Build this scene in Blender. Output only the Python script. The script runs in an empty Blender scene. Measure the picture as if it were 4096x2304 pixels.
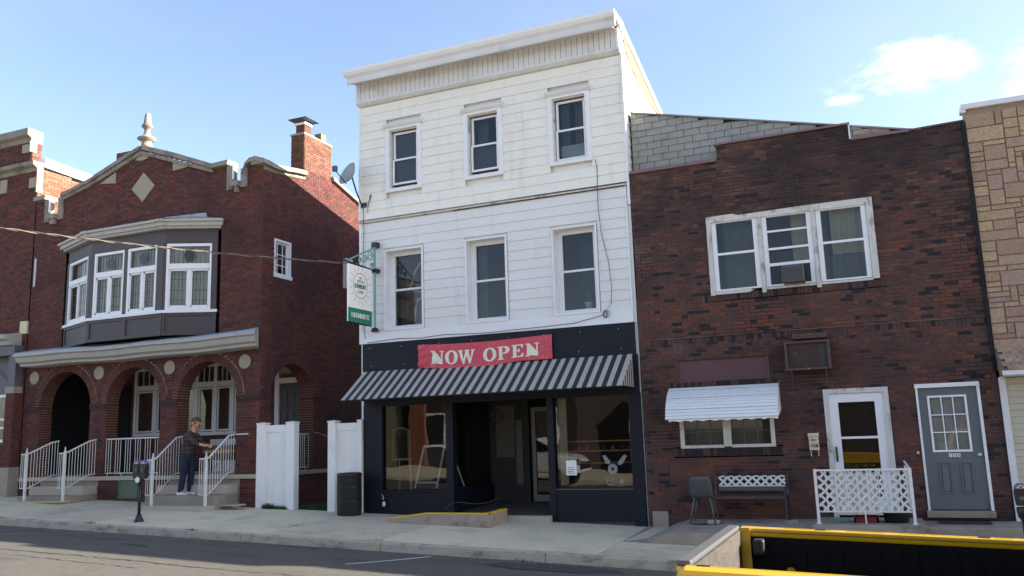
import bpy, math, random
from math import sin, cos, pi, radians, sqrt, atan2, floor
from mathutils import Vector, Matrix
from mathutils.geometry import tessellate_polygon
random.seed(7)
S = bpy.context.scene
COL = S.collection

# ------------------------------------------------------------------ camera
YAW, PITCH, ROLL, FPX = 0.397725476, 0.171609829, -0.0322771981, 3398.3
cam_d = bpy.data.cameras.new('camera'); cam = bpy.data.objects.new('camera', cam_d); COL.objects.link(cam)
fw = Vector((-sin(YAW)*cos(PITCH), cos(YAW)*cos(PITCH), sin(PITCH)))
r0 = Vector((cos(YAW), sin(YAW), 0)); u0 = r0.cross(fw)
rr = r0*cos(ROLL)+u0*sin(ROLL); uu = -r0*sin(ROLL)+u0*cos(ROLL)
M = Matrix((rr, uu, -fw)).transposed().to_4x4()
M.translation = Vector((0, -16.3, 1.8)); cam.matrix_world = M
cam_d.sensor_width = 36; cam_d.lens = FPX/4096*36; cam_d.clip_start = .1; cam_d.clip_end = 3000
S.camera = cam
CAMP = Vector((0, -16.3, 1.8))

# ------------------------------------------------------------------ light
SUN_AZ, SUN_EL = 19.4, 23.0        # degrees behind the facades from +X, elevation
W = bpy.data.worlds.new('World'); S.world = W; W.use_nodes = True
nt = W.node_tree; nt.nodes.clear(); N = nt.nodes.new; LK = nt.links.new
out = N('ShaderNodeOutputWorld'); bg = N('ShaderNodeBackground'); bg.inputs[1].default_value = .10
sky = N('ShaderNodeTexSky'); sky.sky_type = 'NISHITA'; sky.sun_disc = False
sky.sun_elevation = radians(SUN_EL); sky.sun_rotation = radians(90-SUN_AZ)
sky.altitude = 200; sky.air_density = 1.0; sky.dust_density = 1.1; sky.ozone_density = 1.3
geo = N('ShaderNodeNewGeometry')
tc = N('ShaderNodeTexCoord')
def cloud_mask(d, spread, nscale, lo, hi, amp):
    """soft cloud round direction d: an elongated spot broken up by noise"""
    d = Vector(d).normalized(); t = Vector((0,0,1)).cross(d).normalized()*-1; v = d.cross(t)*-1
    def dotn(a):
        n = N('ShaderNodeVectorMath'); n.operation = 'DOT_PRODUCT'; LK(tc.outputs['Generated'], n.inputs[0]); n.inputs[1].default_value = a; return n.outputs['Value']
    def m(op, a, b=None):
        n = N('ShaderNodeMath'); n.operation = op
        for i, x in enumerate((a, b)):
            if x is None: continue
            if isinstance(x, (int, float)): n.inputs[i].default_value = x
            else: LK(x, n.inputs[i])
        return n.outputs[0]
    a = m('DIVIDE', dotn(t), spread[0]); b = m('DIVIDE', dotn(v), spread[1])
    front = m('GREATER_THAN', dotn(d), 0.0)
    r = m('SQRT', m('ADD', m('MULTIPLY', a, a), m('MULTIPLY', b, b)))
    nz = N('ShaderNodeTexNoise'); nz.inputs['Scale'].default_value = nscale; nz.inputs['Detail'].default_value = 7; nz.inputs['Roughness'].default_value = .62
    mp = N('ShaderNodeMapping'); mp.inputs['Scale'].default_value = (1, 1, 2.0); LK(tc.outputs['Generated'], mp.inputs[0]); LK(mp.outputs[0], nz.inputs['Vector'])
    val = m('SUBTRACT', m('ADD', m('MULTIPLY', nz.outputs[0], 3.2), -.55), r)
    mr = N('ShaderNodeMapRange'); mr.interpolation_type = 'SMOOTHSTEP'; LK(val, mr.inputs[0])
    mr.inputs[1].default_value = lo; mr.inputs[2].default_value = hi; mr.inputs[3].default_value = 0; mr.inputs[4].default_value = amp
    return m('MULTIPLY', mr.outputs[0], front)
tn = N('ShaderNodeMix'); tn.data_type = 'RGBA'; tn.blend_type = 'MULTIPLY'; tn.inputs['Factor'].default_value = 1
LK(sky.outputs[0], tn.inputs['A']); tn.inputs['B'].default_value = (.98, .925, .95, 1)
vn = N('ShaderNodeTexNoise'); vn.inputs['Scale'].default_value = 2.2; vn.inputs['Detail'].default_value = 6; vm = N('ShaderNodeMapping'); vm.inputs['Scale'].default_value = (1, 1, 2.6); vm.inputs['Rotation'].default_value = (0, .35, .5)
LK(tc.outputs['Generated'], vm.inputs[0]); LK(vm.outputs[0], vn.inputs['Vector'])
vr = N('ShaderNodeMapRange'); vr.interpolation_type = 'SMOOTHSTEP'; LK(vn.outputs[0], vr.inputs[0]); vr.inputs[1].default_value = .42; vr.inputs[2].default_value = .75; vr.inputs[4].default_value = .16
vx = N('ShaderNodeMix'); vx.data_type = 'RGBA'; LK(vr.outputs[0], vx.inputs['Factor']); LK(tn.outputs['Result'], vx.inputs['A']); vx.inputs['B'].default_value = (3.0, 3.0, 3.1, 1)
cur = vx.outputs['Result']
for d, sp, ns, lo, hi, amp in (((.067, .931, .362), (.062, .027), 15, -.1, 1.0, 1.0), ((.178, .93, .335), (.04, .03), 17, .0, 1.2, .55),
                               ((.145, .945, .297), (.035, .02), 19, .0, 1.0, .8), ((-.005, .94, .342), (.03, .009), 24, .1, 1.2, .5),
                              ):
    mx = N('ShaderNodeMix'); mx.data_type = 'RGBA'
    LK(cloud_mask(d, sp, ns, lo, hi, amp), mx.inputs['Factor']); LK(cur, mx.inputs['A']); mx.inputs['B'].default_value = (4.2, 4.3, 4.5, 1)
    cur = mx.outputs['Result']
LK(cur, bg.inputs[0]); LK(bg.outputs[0], out.inputs[0])

sd = bpy.data.lights.new('sun', 'SUN'); sd.energy = 5.0; sd.angle = radians(.53); sd.color = (1, .93, .82)
sun = bpy.data.objects.new('sun', sd); COL.objects.link(sun)
tosun = Vector((cos(radians(SUN_EL))*cos(radians(SUN_AZ)), cos(radians(SUN_EL))*sin(radians(SUN_AZ)), sin(radians(SUN_EL))))
sun.rotation_euler = tosun.to_track_quat('Z', 'Y').to_euler(); sun.location = (30, 10, 30)
S.view_settings.view_transform = 'Standard'; S.view_settings.look = 'None'; S.view_settings.gamma = 1
S.view_settings.use_curve_mapping = False; S.view_settings.exposure = 1.92
S.render.film_transparent = False
try: S.render.filter_size = 1.9
except Exception: pass

# ------------------------------------------------------------------ materials
def srgb(c):
    return tuple((x/255/12.92 if x/255 <= .04045 else ((x/255+.055)/1.055)**2.4) for x in c)
MATS = {}
def base(name):
    m = bpy.data.materials.new(name); m.use_nodes = True; t = m.node_tree
    b = t.nodes['Principled BSDF']; MATS[name] = m
    return m, t, b
def mat(name, col, rough=.6, var=.12, scale=6, metal=0, bump=0, bscale=60, stain=None, sscale=(1, 1, 1), sth=(.5, .7), spec=.5, coat=0):
    """plain colour with large and fine tonal variation, optional stains and relief"""
    m, t, b = base(name); N = t.nodes.new; L = t.links.new
    g = N('ShaderNodeNewGeometry'); n = N('ShaderNodeTexNoise'); n.inputs['Scale'].default_value = scale; n.inputs['Detail'].default_value = 9; n.inputs['Roughness'].default_value = .62
    L(g.outputs['Position'], n.inputs['Vector'])
    mr = N('ShaderNodeMapRange'); L(n.outputs[0], mr.inputs[0]); mr.inputs[1].default_value = .25; mr.inputs[2].default_value = .75
    mr.inputs[3].default_value = 1-var; mr.inputs[4].default_value = 1+var
    mul = N('ShaderNodeVectorMath'); mul.operation = 'SCALE'; mul.inputs[0].default_value = col; L(mr.outputs[0], mul.inputs['Scale'])
    res = mul.outputs[0]
    if stain:
        mp = N('ShaderNodeMapping'); mp.inputs['Scale'].default_value = sscale; L(g.outputs['Position'], mp.inputs[0])
        n2 = N('ShaderNodeTexNoise'); n2.inputs['Scale'].default_value = 1; n2.inputs['Detail'].default_value = 8; n2.inputs['Roughness'].default_value = .65
        L(mp.outputs[0], n2.inputs['Vector'])
        r2 = N('ShaderNodeMapRange'); r2.interpolation_type = 'SMOOTHSTEP'; L(n2.outputs[0], r2.inputs[0]); r2.inputs[1].default_value = sth[0]; r2.inputs[2].default_value = sth[1]
        mx = N('ShaderNodeMix'); mx.data_type = 'RGBA'; L(r2.outputs[0], mx.inputs['Factor']); L(res, mx.inputs['A']); mx.inputs['B'].default_value = (*stain, 1); res = mx.outputs['Result']
    L(res, b.inputs['Base Color']); b.inputs['Roughness'].default_value = rough; b.inputs['Metallic'].default_value = metal
    b.inputs['Specular IOR Level'].default_value = spec; b.inputs['Coat Weight'].default_value = coat
    if bump:
        n3 = N('ShaderNodeTexNoise'); n3.inputs['Scale'].default_value = bscale; n3.inputs['Detail'].default_value = 4; L(g.outputs['Position'], n3.inputs['Vector'])
        bp = N('ShaderNodeBump'); bp.inputs['Strength'].default_value = bump; bp.inputs['Distance'].default_value = .01; L(n3.outputs[0], bp.inputs['Height']); L(bp.outputs[0], b.inputs['Normal'])
    return m
def brickmat(name, stops, soot=None, soot_th=(.5, .72), soot_scale=.35, rough=.85):
    """colour of each brick from its own 'tone' attribute, plus grain and soot"""
    m, t, b = base(name); N = t.nodes.new; L = t.links.new
    a = N('ShaderNodeAttribute'); a.attribute_name = 'tone'
    cr = N('ShaderNodeValToRGB'); e = cr.color_ramp.elements
    while len(e) < len(stops): e.new(.5)
    for i, (p, c) in enumerate(stops): e[i].position = p; e[i].color = (*c, 1)
    L(a.outputs['Fac'], cr.inputs[0])
    g = N('ShaderNodeNewGeometry'); n = N('ShaderNodeTexNoise'); n.inputs['Scale'].default_value = 22; n.inputs['Detail'].default_value = 6; L(g.outputs['Position'], n.inputs['Vector'])
    mr = N('ShaderNodeMapRange'); L(n.outputs[0], mr.inputs[0]); mr.inputs[1].default_value = .25; mr.inputs[2].default_value = .75; mr.inputs[3].default_value = .75; mr.inputs[4].default_value = 1.25
    mul = N('ShaderNodeVectorMath'); mul.operation = 'SCALE'; L(cr.outputs[0], mul.inputs[0]); L(mr.outputs[0], mul.inputs['Scale']); res = mul.outputs[0]
    for col, th, sc, off in (soot or []):
        n2 = N('ShaderNodeTexNoise'); n2.inputs['Scale'].default_value = sc; n2.inputs['Detail'].default_value = 7; n2.inputs['Roughness'].default_value = .6
        mp = N('ShaderNodeMapping'); mp.inputs['Location'].default_value = off; L(g.outputs['Position'], mp.inputs[0]); L(mp.outputs[0], n2.inputs['Vector'])
        r2 = N('ShaderNodeMapRange'); r2.interpolation_type = 'SMOOTHSTEP'; L(n2.outputs[0], r2.inputs[0]); r2.inputs[1].default_value = th[0]; r2.inputs[2].default_value = th[1]; r2.inputs[4].default_value = th[2]
        mx = N('ShaderNodeMix'); mx.data_type = 'RGBA'; L(r2.outputs[0], mx.inputs['Factor']); L(res, mx.inputs['A']); mx.inputs['B'].default_value = (*col, 1); res = mx.outputs['Result']
    L(res, b.inputs['Base Color']); b.inputs['Roughness'].default_value = rough; b.inputs['Specular IOR Level'].default_value = .25
    n3 = N('ShaderNodeTexNoise'); n3.inputs['Scale'].default_value = 130; L(g.outputs['Position'], n3.inputs['Vector'])
    bp = N('ShaderNodeBump'); bp.inputs['Strength'].default_value = .4; bp.inputs['Distance'].default_value = .004; L(n3.outputs[0], bp.inputs['Height']); L(bp.outputs[0], b.inputs['Normal'])
    return m
def glassmat(name, ior=1.55, tint=(.85, .88, .86), wav=.0):
    m = bpy.data.materials.new(name); m.use_nodes = True; t = m.node_tree; t.nodes.clear(); N = t.nodes.new; L = t.links.new
    o = N('ShaderNodeOutputMaterial'); mx = N('ShaderNodeMixShader'); f = N('ShaderNodeFresnel'); f.inputs[0].default_value = ior
    tr = N('ShaderNodeBsdfTransparent'); tr.inputs[0].default_value = (*tint, 1); gl = N('ShaderNodeBsdfGlossy'); gl.inputs['Roughness'].default_value = .01
    if wav:
        g = N('ShaderNodeNewGeometry'); n = N('ShaderNodeTexNoise'); n.inputs['Scale'].default_value = 1.6; n.inputs['Detail'].default_value = 1; L(g.outputs['Position'], n.inputs['Vector'])
        bp = N('ShaderNodeBump'); bp.inputs['Strength'].default_value = 1; bp.inputs['Distance'].default_value = wav; L(n.outputs[0], bp.inputs['Height']); L(bp.outputs[0], gl.inputs['Normal'])
    L(f.outputs[0], mx.inputs[0]); L(tr.outputs[0], mx.inputs[1]); L(gl.outputs[0], mx.inputs[2]); L(mx.outputs[0], o.inputs[0]); MATS[name] = m
    return m

m_brown = brickmat('brown_brick', [(0, (.022, .02, .023)), (.13, (.032, .026, .029)), (.17, (.075, .043, .038)), (.45, (.098, .049, .041)), (.7, (.122, .053, .041)), (.88, (.165, .057, .035)), (1, (.12, .08, .055))],
                   soot=[((.028, .02, .024), (.46, .64, .75), .33, (3, 0, 1)), ((.17, .14, .13), (.6, .78, .5), .9, (7, 1, 4)), ((.03, .022, .022), (.55, .7, .6), 1.6, (2, 2, 9))])
m_red = brickmat('red_brick', [(0, (.062, .031, .03)), (.3, (.1, .038, .033)), (.6, (.122, .043, .036)), (.85, (.162, .05, .037)), (1, (.1, .064, .052))],
                 soot=[((.045, .024, .028), (.48, .7, .75), .4, (1, 5, 2)), ((.16, .12, .1), (.64, .8, .4), 1.1, (4, 4, 4))])
m_chim = brickmat('chimney_brick', [(0, (.11, .045, .032)), (.5, (.16, .065, .043)), (1, (.2, .1, .065))], soot=[((.1, .07, .055), (.5, .7, .6), 2.2, (1, 1, 1))])
m_sunbrick = brickmat('sunlit_brick', [(0, (.2, .075, .045)), (.5, (.26, .1, .06)), (1, (.32, .14, .09))])  # brighter brick for the sunlit side wall, sunlight put into its colour
m_brownmortar = mat('brown_mortar', (.15, .115, .105), .95, .3, 1.2, stain=(.04, .028, .03), sscale=(.4, .4, .5), sth=(.45, .62))
m_redmortar = mat('red_mortar', (.13, .075, .058), .95, .3, 1.5, stain=(.3, .22, .13), sscale=(.6, .6, .6), sth=(.58, .75))
m_warm_mortar = mat('ochre_mortar', (.3, .23, .14), .95, .25, 3)
m_chmortar = mat('chimney_mortar', (.2, .145, .105), .95)
m_tan = brickmat('ashlar_stone', [(0, (.31, .2, .155)), (.3, (.36, .245, .17)), (.55, (.43, .3, .19)), (.8, (.32, .22, .185)), (1, (.44, .32, .2))], rough=.9)
m_tanmortar = mat('stone_mortar', (.29, .22, .165), .95)
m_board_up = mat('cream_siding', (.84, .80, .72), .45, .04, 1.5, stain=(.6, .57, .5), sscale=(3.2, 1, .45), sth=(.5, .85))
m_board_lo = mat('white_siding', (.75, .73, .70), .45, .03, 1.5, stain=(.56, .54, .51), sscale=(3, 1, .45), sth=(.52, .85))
m_side = mat('side_siding', (.8, .78, .74), .5, .04, 2)
m_trim = mat('white_trim', (.8, .79, .8), .4, .04, 4)
m_trim2 = mat('grey_white_trim', (.68, .675, .69), .5, .08, 3, stain=(.5, .49, .49), sscale=(2, 2, 1.5), sth=(.5, .8))
m_oldwhite = mat('weathered_white', (.6, .58, .53), .65, .1, 6, stain=(.3, .27, .24), sscale=(5, 5, 3), sth=(.52, .66))
m_vinyl = mat('white_vinyl', (.86, .83, .79), .35, .02, 3, stain=(.64, .62, .55), sscale=(4, 4, .9), sth=(.58, .85))
m_wpaint = mat('white_rail_paint', (.72, .7, .64), .5, .08, 8, stain=(.42, .27, .13), sscale=(9, 9, 6), sth=(.62, .74))
m_black = mat('charcoal_paint', (.0075, .009, .015), .5, .2, 3, spec=.25, stain=(.02, .02, .024), sscale=(2, 2, 5), sth=(.55, .75))
m_blackk = mat('black_metal', (.012, .012, .014), .4, .1, 6)
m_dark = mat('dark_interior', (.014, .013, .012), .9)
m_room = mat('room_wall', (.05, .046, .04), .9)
m_brownpaint = mat('brown_grey_paint', (.066, .05, .05), .55, .1, 3)
m_greypanel = mat('grey_panel_paint', (.12, .115, .125), .6, .1, 3)
m_stone = mat('cast_stone', (.27, .235, .19), .9, .15, 8, stain=(.16, .13, .11), sscale=(2.5, 2.5, 2.5), sth=(.45, .7), bump=.4)
m_stonelight = mat('light_cast_stone', (.34, .29, .22), .9, .12, 10, stain=(.3, .27, .22), sscale=(4, 4, 4), sth=(.55, .75))
m_cream = mat('cream_block', (.68, .58, .38), .8, .1, 6)
m_metalroof = mat('galvanised_sheet', (.36, .36, .37), .5, .15, 3, stain=(.3, .15, .06), sscale=(5, 5, .8), sth=(.66, .8))
m_cornice = mat('cornice_paint', (.42, .4, .37), .6, .1, 4, stain=(.34, .22, .12), sscale=(5, 5, .8), sth=(.62, .76))
m_lightgrey = mat('light_grey_sheet', (.5, .51, .54), .5, .1, 4)
m_conc = mat('concrete', (.66, .57, .39), .9, .13, 9, bump=.3, bscale=180, stain=(.5, .44, .31), sscale=(1.1, 1.1, 1.1), sth=(.47, .72))
m_conc2 = mat('old_concrete', (.31, .26, .2), .92, .12, 3, bump=.4, bscale=90, stain=(.12, .11, .1), sscale=(2, 2, 2), sth=(.5, .75))
m_conc3 = mat('pale_concrete', (.46, .385, .3), .9, .08, 4, bump=.3, bscale=90, stain=(.34, .28, .22), sscale=(2, 2, 2), sth=(.55, .75))
m_kerb = mat('kerb_concrete', (.46, .4, .3), .92, .12, 6, bump=.5, bscale=60, stain=(.2, .18, .15), sscale=(3, 3, 6), sth=(.48, .7))
m_asph = mat('asphalt', (.1, .09, .073), .88, .22, 9, bump=.8, bscale=160, stain=(.068, .063, .054), sscale=(.35, 1.6, 1), sth=(.5, .7))
m_roadmark = mat('road_paint', (.6, .6, .57), .8, .15, 20)
m_yellowp = mat('yellow_edge_paint', (.72, .45, .02), .6, .08, 8)
m_ground = mat('ground_soil', (.09, .08, .05), .95)
m_grass = mat('grass', (.035, .07, .018), .8, .3, 20)
m_shingle = mat('grey_shingle', (.29, .285, .27), .9, .2, 3, bump=.5, bscale=150, stain=(.23, .22, .2), sscale=(1.5, 1.5, 1.5), sth=(.5, .75))
m_maroon = mat('maroon_paint', (.11, .045, .05), .6, .1, 3)
m_flash = mat('dull_maroon_flashing', (.2, .115, .115), .55, .1, 4)
m_door = mat('grey_door_paint', (.12, .135, .145), .5, .05, 3)
m_greyplastic = mat('grey_plastic', (.09, .088, .092), .45, .05, 4)
m_wood = mat('dark_wood', (.09, .05, .035), .7, .2, 6)
m_orangewood = mat('orange_wood', (.55, .2, .04), .5, .15, 6)
m_lightwood = mat('pale_wood', (.5, .38, .2), .6, .1, 8)
m_red = m_red
m_redplastic = mat('red_plastic', (.16, .012, .02), .5, .05, 4)
m_blackplastic = mat('black_plastic', (.02, .02, .021), .5, .1, 4)
m_yellow = mat('yellow_car_paint', (.66, .38, .008), .22, .02, 2, coat=.6)
m_bed = mat('bedliner', (.007, .006, .005), .8, .3, 9, spec=.2)
m_dust = mat('dusty_tailgate', (.052, .043, .032), .7, .3, 5, stain=(.032, .028, .022), sscale=(4, 5, 16), sth=(.42, .62), bump=.6, bscale=22)
m_whitecar = mat('white_car_paint', (.75, .75, .73), .25, .02, 2, coat=.5)
m_curtain = mat('grey_curtain', (.1, .1, .1), .95, .12, 4)
m_lace = mat('cream_curtain', (.66, .56, .4), .95, .1, 5)
m_white_cloth = mat('white_cloth', (.74, .74, .72), .9)
m_banner = mat('red_banner', (.62, .07, .1), .6, .06, 5)
m_letter = mat('cream_lettering', (.78, .76, .6), .6, .03, 5)
m_green = mat('green_paint', (.015, .2, .1), .5)
m_verdi = mat('verdigris_metal', (.16, .33, .29), .55, .15, 10)
m_sign = mat('sign_white', (.88, .87, .82), .5, .02)
m_signgrey = mat('sign_grey', (.3, .34, .33), .6)
m_cable = mat('grey_cable', (.06, .065, .065), .6)
m_cabletan = mat('tan_cable', (.26, .19, .13), .6)
m_skin = mat('skin', (.62, .3, .19), .55, .05, 10)
m_jeans = mat('denim', (.014, .021, .042), .9, .15, 12)
m_cap = mat('brown_cap', (.11, .06, .045), .85)
m_shoe = mat('white_shoe', (.72, .72, .74), .6)
m_hair = mat('grey_hair', (.12, .1, .09), .8)
m_hatch = mat('green_hatch_paint', (.1, .14, .085), .6, .08, 8)
m_dish = mat('grey_dish', (.32, .34, .36), .5)
m_leaf = mat('dry_leaf', (.3, .13, .04), .8, .3, 9)
m_plant = mat('plant_green', (.03, .1, .03), .6, .2, 12)
m_pot = mat('white_pot', (.6, .6, .58), .5)
m_metal = mat('bright_metal', (.6, .6, .6), .3, .05, 4, metal=.8)
m_rust = mat('rusty_brown_metal', (.09, .05, .045), .7, .2, 8, stain=(.3, .25, .23), sscale=(9, 9, 9), sth=(.58, .72))
m_grille = mat('dark_grille', (.05, .042, .038), .7)
m_mail = mat('cream_metal', (.62, .55, .36), .5, .04, 8)
m_awngrey = mat('pale_awning_stripe', (.44, .39, .33), .8, .08, 5)
m_awnblack = mat('dark_awning_stripe', (.02, .028, .035), .8, .1, 5)
m_alu = mat('white_aluminium', (.8, .8, .8), .35, .03, 4)
m_creamsid = mat('beige_siding', (.5, .46, .36), .6, .05, 3)
m_lattice = mat('white_lattice', (.74, .74, .71), .5, .04, 6)
m_blind = mat('cream_blind', (.42, .38, .27), .9, .1, 5)
m_teal = mat('teal_plastic', (.08, .32, .25), .6)
m_pink = mat('pink_cloth', (.4, .02, .12), .9)
m_blue = mat('blue_cloth', (.03, .05, .3), .9)
m_rubber = mat('rubber', (.02, .02, .02), .85)
m_oppbrick = mat('opposite_brick', (.045, .032, .028), .9, .2, 3)
m_oppbeige = mat('opposite_beige', (.2, .185, .14), .9, .1, 3)
m_glass = glassmat('window_glass', 1.6, (.8, .83, .83), .0)
m_shopglass = glassmat('shop_glass', 1.62, (.75, .77, .76), .0022)
m_dglass = glassmat('dark_glass', 1.5, (.1, .1, .1))
# plaid shirt
mp_, tp_, bp_ = base('plaid_shirt'); _N = tp_.nodes.new; _L = tp_.links.new
_g = _N('ShaderNodeNewGeometry'); _s = _N('ShaderNodeSeparateXYZ'); _L(_g.outputs['Position'], _s.inputs[0])
def _wave(o):
    a = _N('ShaderNodeMath'); a.operation = 'MULTIPLY'; _L(o, a.inputs[0]); a.inputs[1].default_value = 62
    b = _N('ShaderNodeMath'); b.operation = 'SINE'; _L(a.outputs[0], b.inputs[0])
    c = _N('ShaderNodeMath'); c.operation = 'GREATER_THAN'; _L(b.outputs[0], c.inputs[0]); c.inputs[1].default_value = .25; return c.outputs[0]
_a = _N('ShaderNodeMath'); _a.operation = 'ADD'; _L(_wave(_s.outputs[0]), _a.inputs[0]); _L(_wave(_s.outputs[2]), _a.inputs[1])
_d = _N('ShaderNodeMath'); _d.operation = 'MULTIPLY'; _L(_a.outputs[0], _d.inputs[0]); _d.inputs[1].default_value = .5
_c = _N('ShaderNodeValToRGB'); _c.color_ramp.elements[0].color = (.022, .022, .026, 1); _c.color_ramp.elements[1].color = (.1, .065, .052, 1); _L(_d.outputs[0], _c.inputs[0])
_L(_c.outputs[0], bp_.inputs['Base Color']); bp_.inputs['Roughness'].default_value = .9; m_shirt = mp_

# ------------------------------------------------------------------ builders
WL = {}
def wl(o): return WL[o.name] if o is not None else Vector((0, 0, 0))
def setp(o, label=None, cat=None, group=None, kind=None):
    if label: o['label'] = label
    if cat: o['category'] = cat
    if group: o['group'] = group
    if kind: o['kind'] = kind
    return o
def thing(name, loc, label, cat, group=None):
    o = bpy.data.objects.new(name, None); COL.objects.link(o); o.location = loc; o.empty_display_size = .2
    WL[o.name] = Vector(loc); return setp(o, label, cat, group)
class MB:
    def __init__(s): s.v = []; s.f = []; s.t = []
    def add(s, vs, fs, tone=0.):
        k = len(s.v); s.v += [tuple(p) for p in vs]; s.f += [tuple(i+k for i in f) for f in fs]; s.t += [tone]*len(vs); return s
    def hexa(s, a, tone=0.):     # 8 corners: bottom 4 (ccw), top 4
        return s.add(a, [(0, 3, 2, 1), (4, 5, 6, 7), (0, 1, 5, 4), (1, 2, 6, 5), (2, 3, 7, 6), (3, 0, 4, 7)], tone)
    def box(s, x0, x1, y0, y1, z0, z1, tone=0.):
        x0, x1 = min(x0, x1), max(x0, x1); y0, y1 = min(y0, y1), max(y0, y1); z0, z1 = min(z0, z1), max(z0, z1)
        return s.hexa([(x0, y0, z0), (x1, y0, z0), (x1, y1, z0), (x0, y1, z0), (x0, y0, z1), (x1, y0, z1), (x1, y1, z1), (x0, y1, z1)], tone)
    def prism(s, poly, a, b, axis='y', tone=0.):
        """poly in the plane normal to axis ('y': (x,z), 'x': (y,z), 'z': (x,y)), extruded a..b"""
        def P(p, d): return {'y': (p[0], d, p[1]), 'x': (d, p[0], p[1]), 'z': (p[0], p[1], d)}[axis]
        n = len(poly); vs = [P(p, a) for p in poly]+[P(p, b) for p in poly]
        fs = [tuple(range(n)), tuple(range(2*n-1, n-1, -1))]+[(i, i+n, (i+1) % n+n, (i+1) % n) for i in range(n)]
        return s.add(vs, fs, tone)
    def quad(s, a, b, c, d, tone=0.): return s.add([a, b, c, d], [(0, 1, 2, 3)], tone)
    def tube(s, pts, r, n=6, cap=True):
        pts = [Vector(p) for p in pts]; rs = r if isinstance(r, (list, tuple)) else [r]*len(pts); k0 = len(s.v)
        for i, p in enumerate(pts):
            t = (pts[min(i+1, len(pts)-1)]-pts[max(i-1, 0)]).normalized()
            a = t.cross(Vector((0, 0, 1)) if abs(t.z) < .9 else Vector((1, 0, 0))).normalized(); b = t.cross(a)
            for j in range(n):
                q = p+(a*cos(2*pi*j/n)+b*sin(2*pi*j/n))*rs[i]; s.v.append(tuple(q)); s.t.append(0.)
        for i in range(len(pts)-1):
            for j in range(n): s.f.append((k0+i*n+j, k0+i*n+(j+1) % n, k0+(i+1)*n+(j+1) % n, k0+(i+1)*n+j))
        if cap: s.f.append(tuple(k0+j for j in range(n))[::-1]); s.f.append(tuple(k0+(len(pts)-1)*n+j for j in range(n)))
        return s
    def lathe(s, prof, c, n=16, axis='z', sq=False):
        k0 = len(s.v)
        for r, h in prof:
            for j in range(n):
                a = 2*pi*j/n+(pi/n if sq else 0)
                q = {'z': (c[0]+r*cos(a), c[1]+r*sin(a), c[2]+h), 'y': (c[0]+r*cos(a), c[1]+h, c[2]+r*sin(a)), 'x': (c[0]+h, c[1]+r*cos(a), c[2]+r*sin(a))}[axis]
                s.v.append(q); s.t.append(0.)
        for i in range(len(prof)-1):
            for j in range(n): s.f.append((k0+i*n+j, k0+i*n+(j+1) % n, k0+(i+1)*n+(j+1) % n, k0+(i+1)*n+j))
        s.f.append(tuple(k0+j for j in range(n))[::-1]); s.f.append(tuple(k0+(len(prof)-1)*n+j for j in range(n)))
        return s
    def xf(s, M):
        s.v = [tuple(M @ Vector(p)) for p in s.v]; return s
    def build(s, name, m, parent=None, smooth=False, bevel=0, **kw):
        xs = [min(p[i] for p in s.v) for i in range(3)]; xe = [max(p[i] for p in s.v) for i in range(3)]
        c = Vector(((xs[0]+xe[0])/2, (xs[1]+xe[1])/2, xs[2] if parent is None else (xs[2]+xe[2])/2))
        me = bpy.data.meshes.new(name); me.from_pydata([tuple(Vector(p)-c) for p in s.v], [], s.f)
        if any(s.t):
            at = me.attributes.new('tone', 'FLOAT', 'POINT'); at.data.foreach_set('value', s.t)
        me.materials.append(m)
        if smooth: me.shade_smooth()
        o = bpy.data.objects.new(name, me); COL.objects.link(o)
        if parent is not None: o.parent = parent
        o.location = c-wl(parent); WL[o.name] = c
        if bevel:
            bv = o.modifiers.new('bevel', 'BEVEL'); bv.width = bevel; bv.segments = 2; bv.limit_method = 'ANGLE'
        if smooth and bevel == 0:
            try:
                me.shade_auto_smooth = True
            except Exception: pass
        return setp(o, **kw)
def grid(f, nu, nv):
    b = MB(); b.v = [tuple(f(i/nu, j/nv)) for i in range(nu+1) for j in range(nv+1)]; b.t = [0.]*len(b.v)
    b.f = [(i*(nv+1)+j, (i+1)*(nv+1)+j, (i+1)*(nv+1)+j+1, i*(nv+1)+j+1) for i in range(nu) for j in range(nv)]
    return b
def bx(name, m, parent, *a, **kw): return MB().box(*a).build(name, m, parent, **kw)
def place_copy(src, parent, loc):
    o = src.copy(); COL.objects.link(o); o.parent = parent; o.location = Vector(loc)-wl(parent); WL[o.name] = Vector(loc); return o
def text_mesh(s, size, depth=.004, align='CENTER'):
    cu = bpy.data.curves.new('txt', 'FONT'); cu.body = s; cu.size = size; cu.extrude = depth; cu.align_x = align; cu.align_y = 'CENTER'; cu.offset = size*.012
    o = bpy.data.objects.new('txt', cu); COL.objects.link(o); dg = bpy.context.evaluated_depsgraph_get(); me = o.evaluated_get(dg).to_mesh()
    vs = [tuple(v.co) for v in me.vertices]; fs = [tuple(p.vertices) for p in me.polygons]; bpy.data.objects.remove(o); bpy.data.curves.remove(cu)
    b = MB(); b.add(vs, fs); return b
def put_text(s, size, M, m, parent, name='lettering', sx=1, **kw):
    b = text_mesh(s, size); b.xf(M @ Matrix.Diagonal((sx, 1, 1, 1))); return b.build(name, m, parent, **kw)
FACE = Matrix(((1, 0, 0, 0), (0, 0, -1, 0), (0, 1, 0, 0), (0, 0, 0, 1)))        # text facing -Y
def at(x, y, z): return Matrix.Translation((x, y, z)) @ FACE

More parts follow.
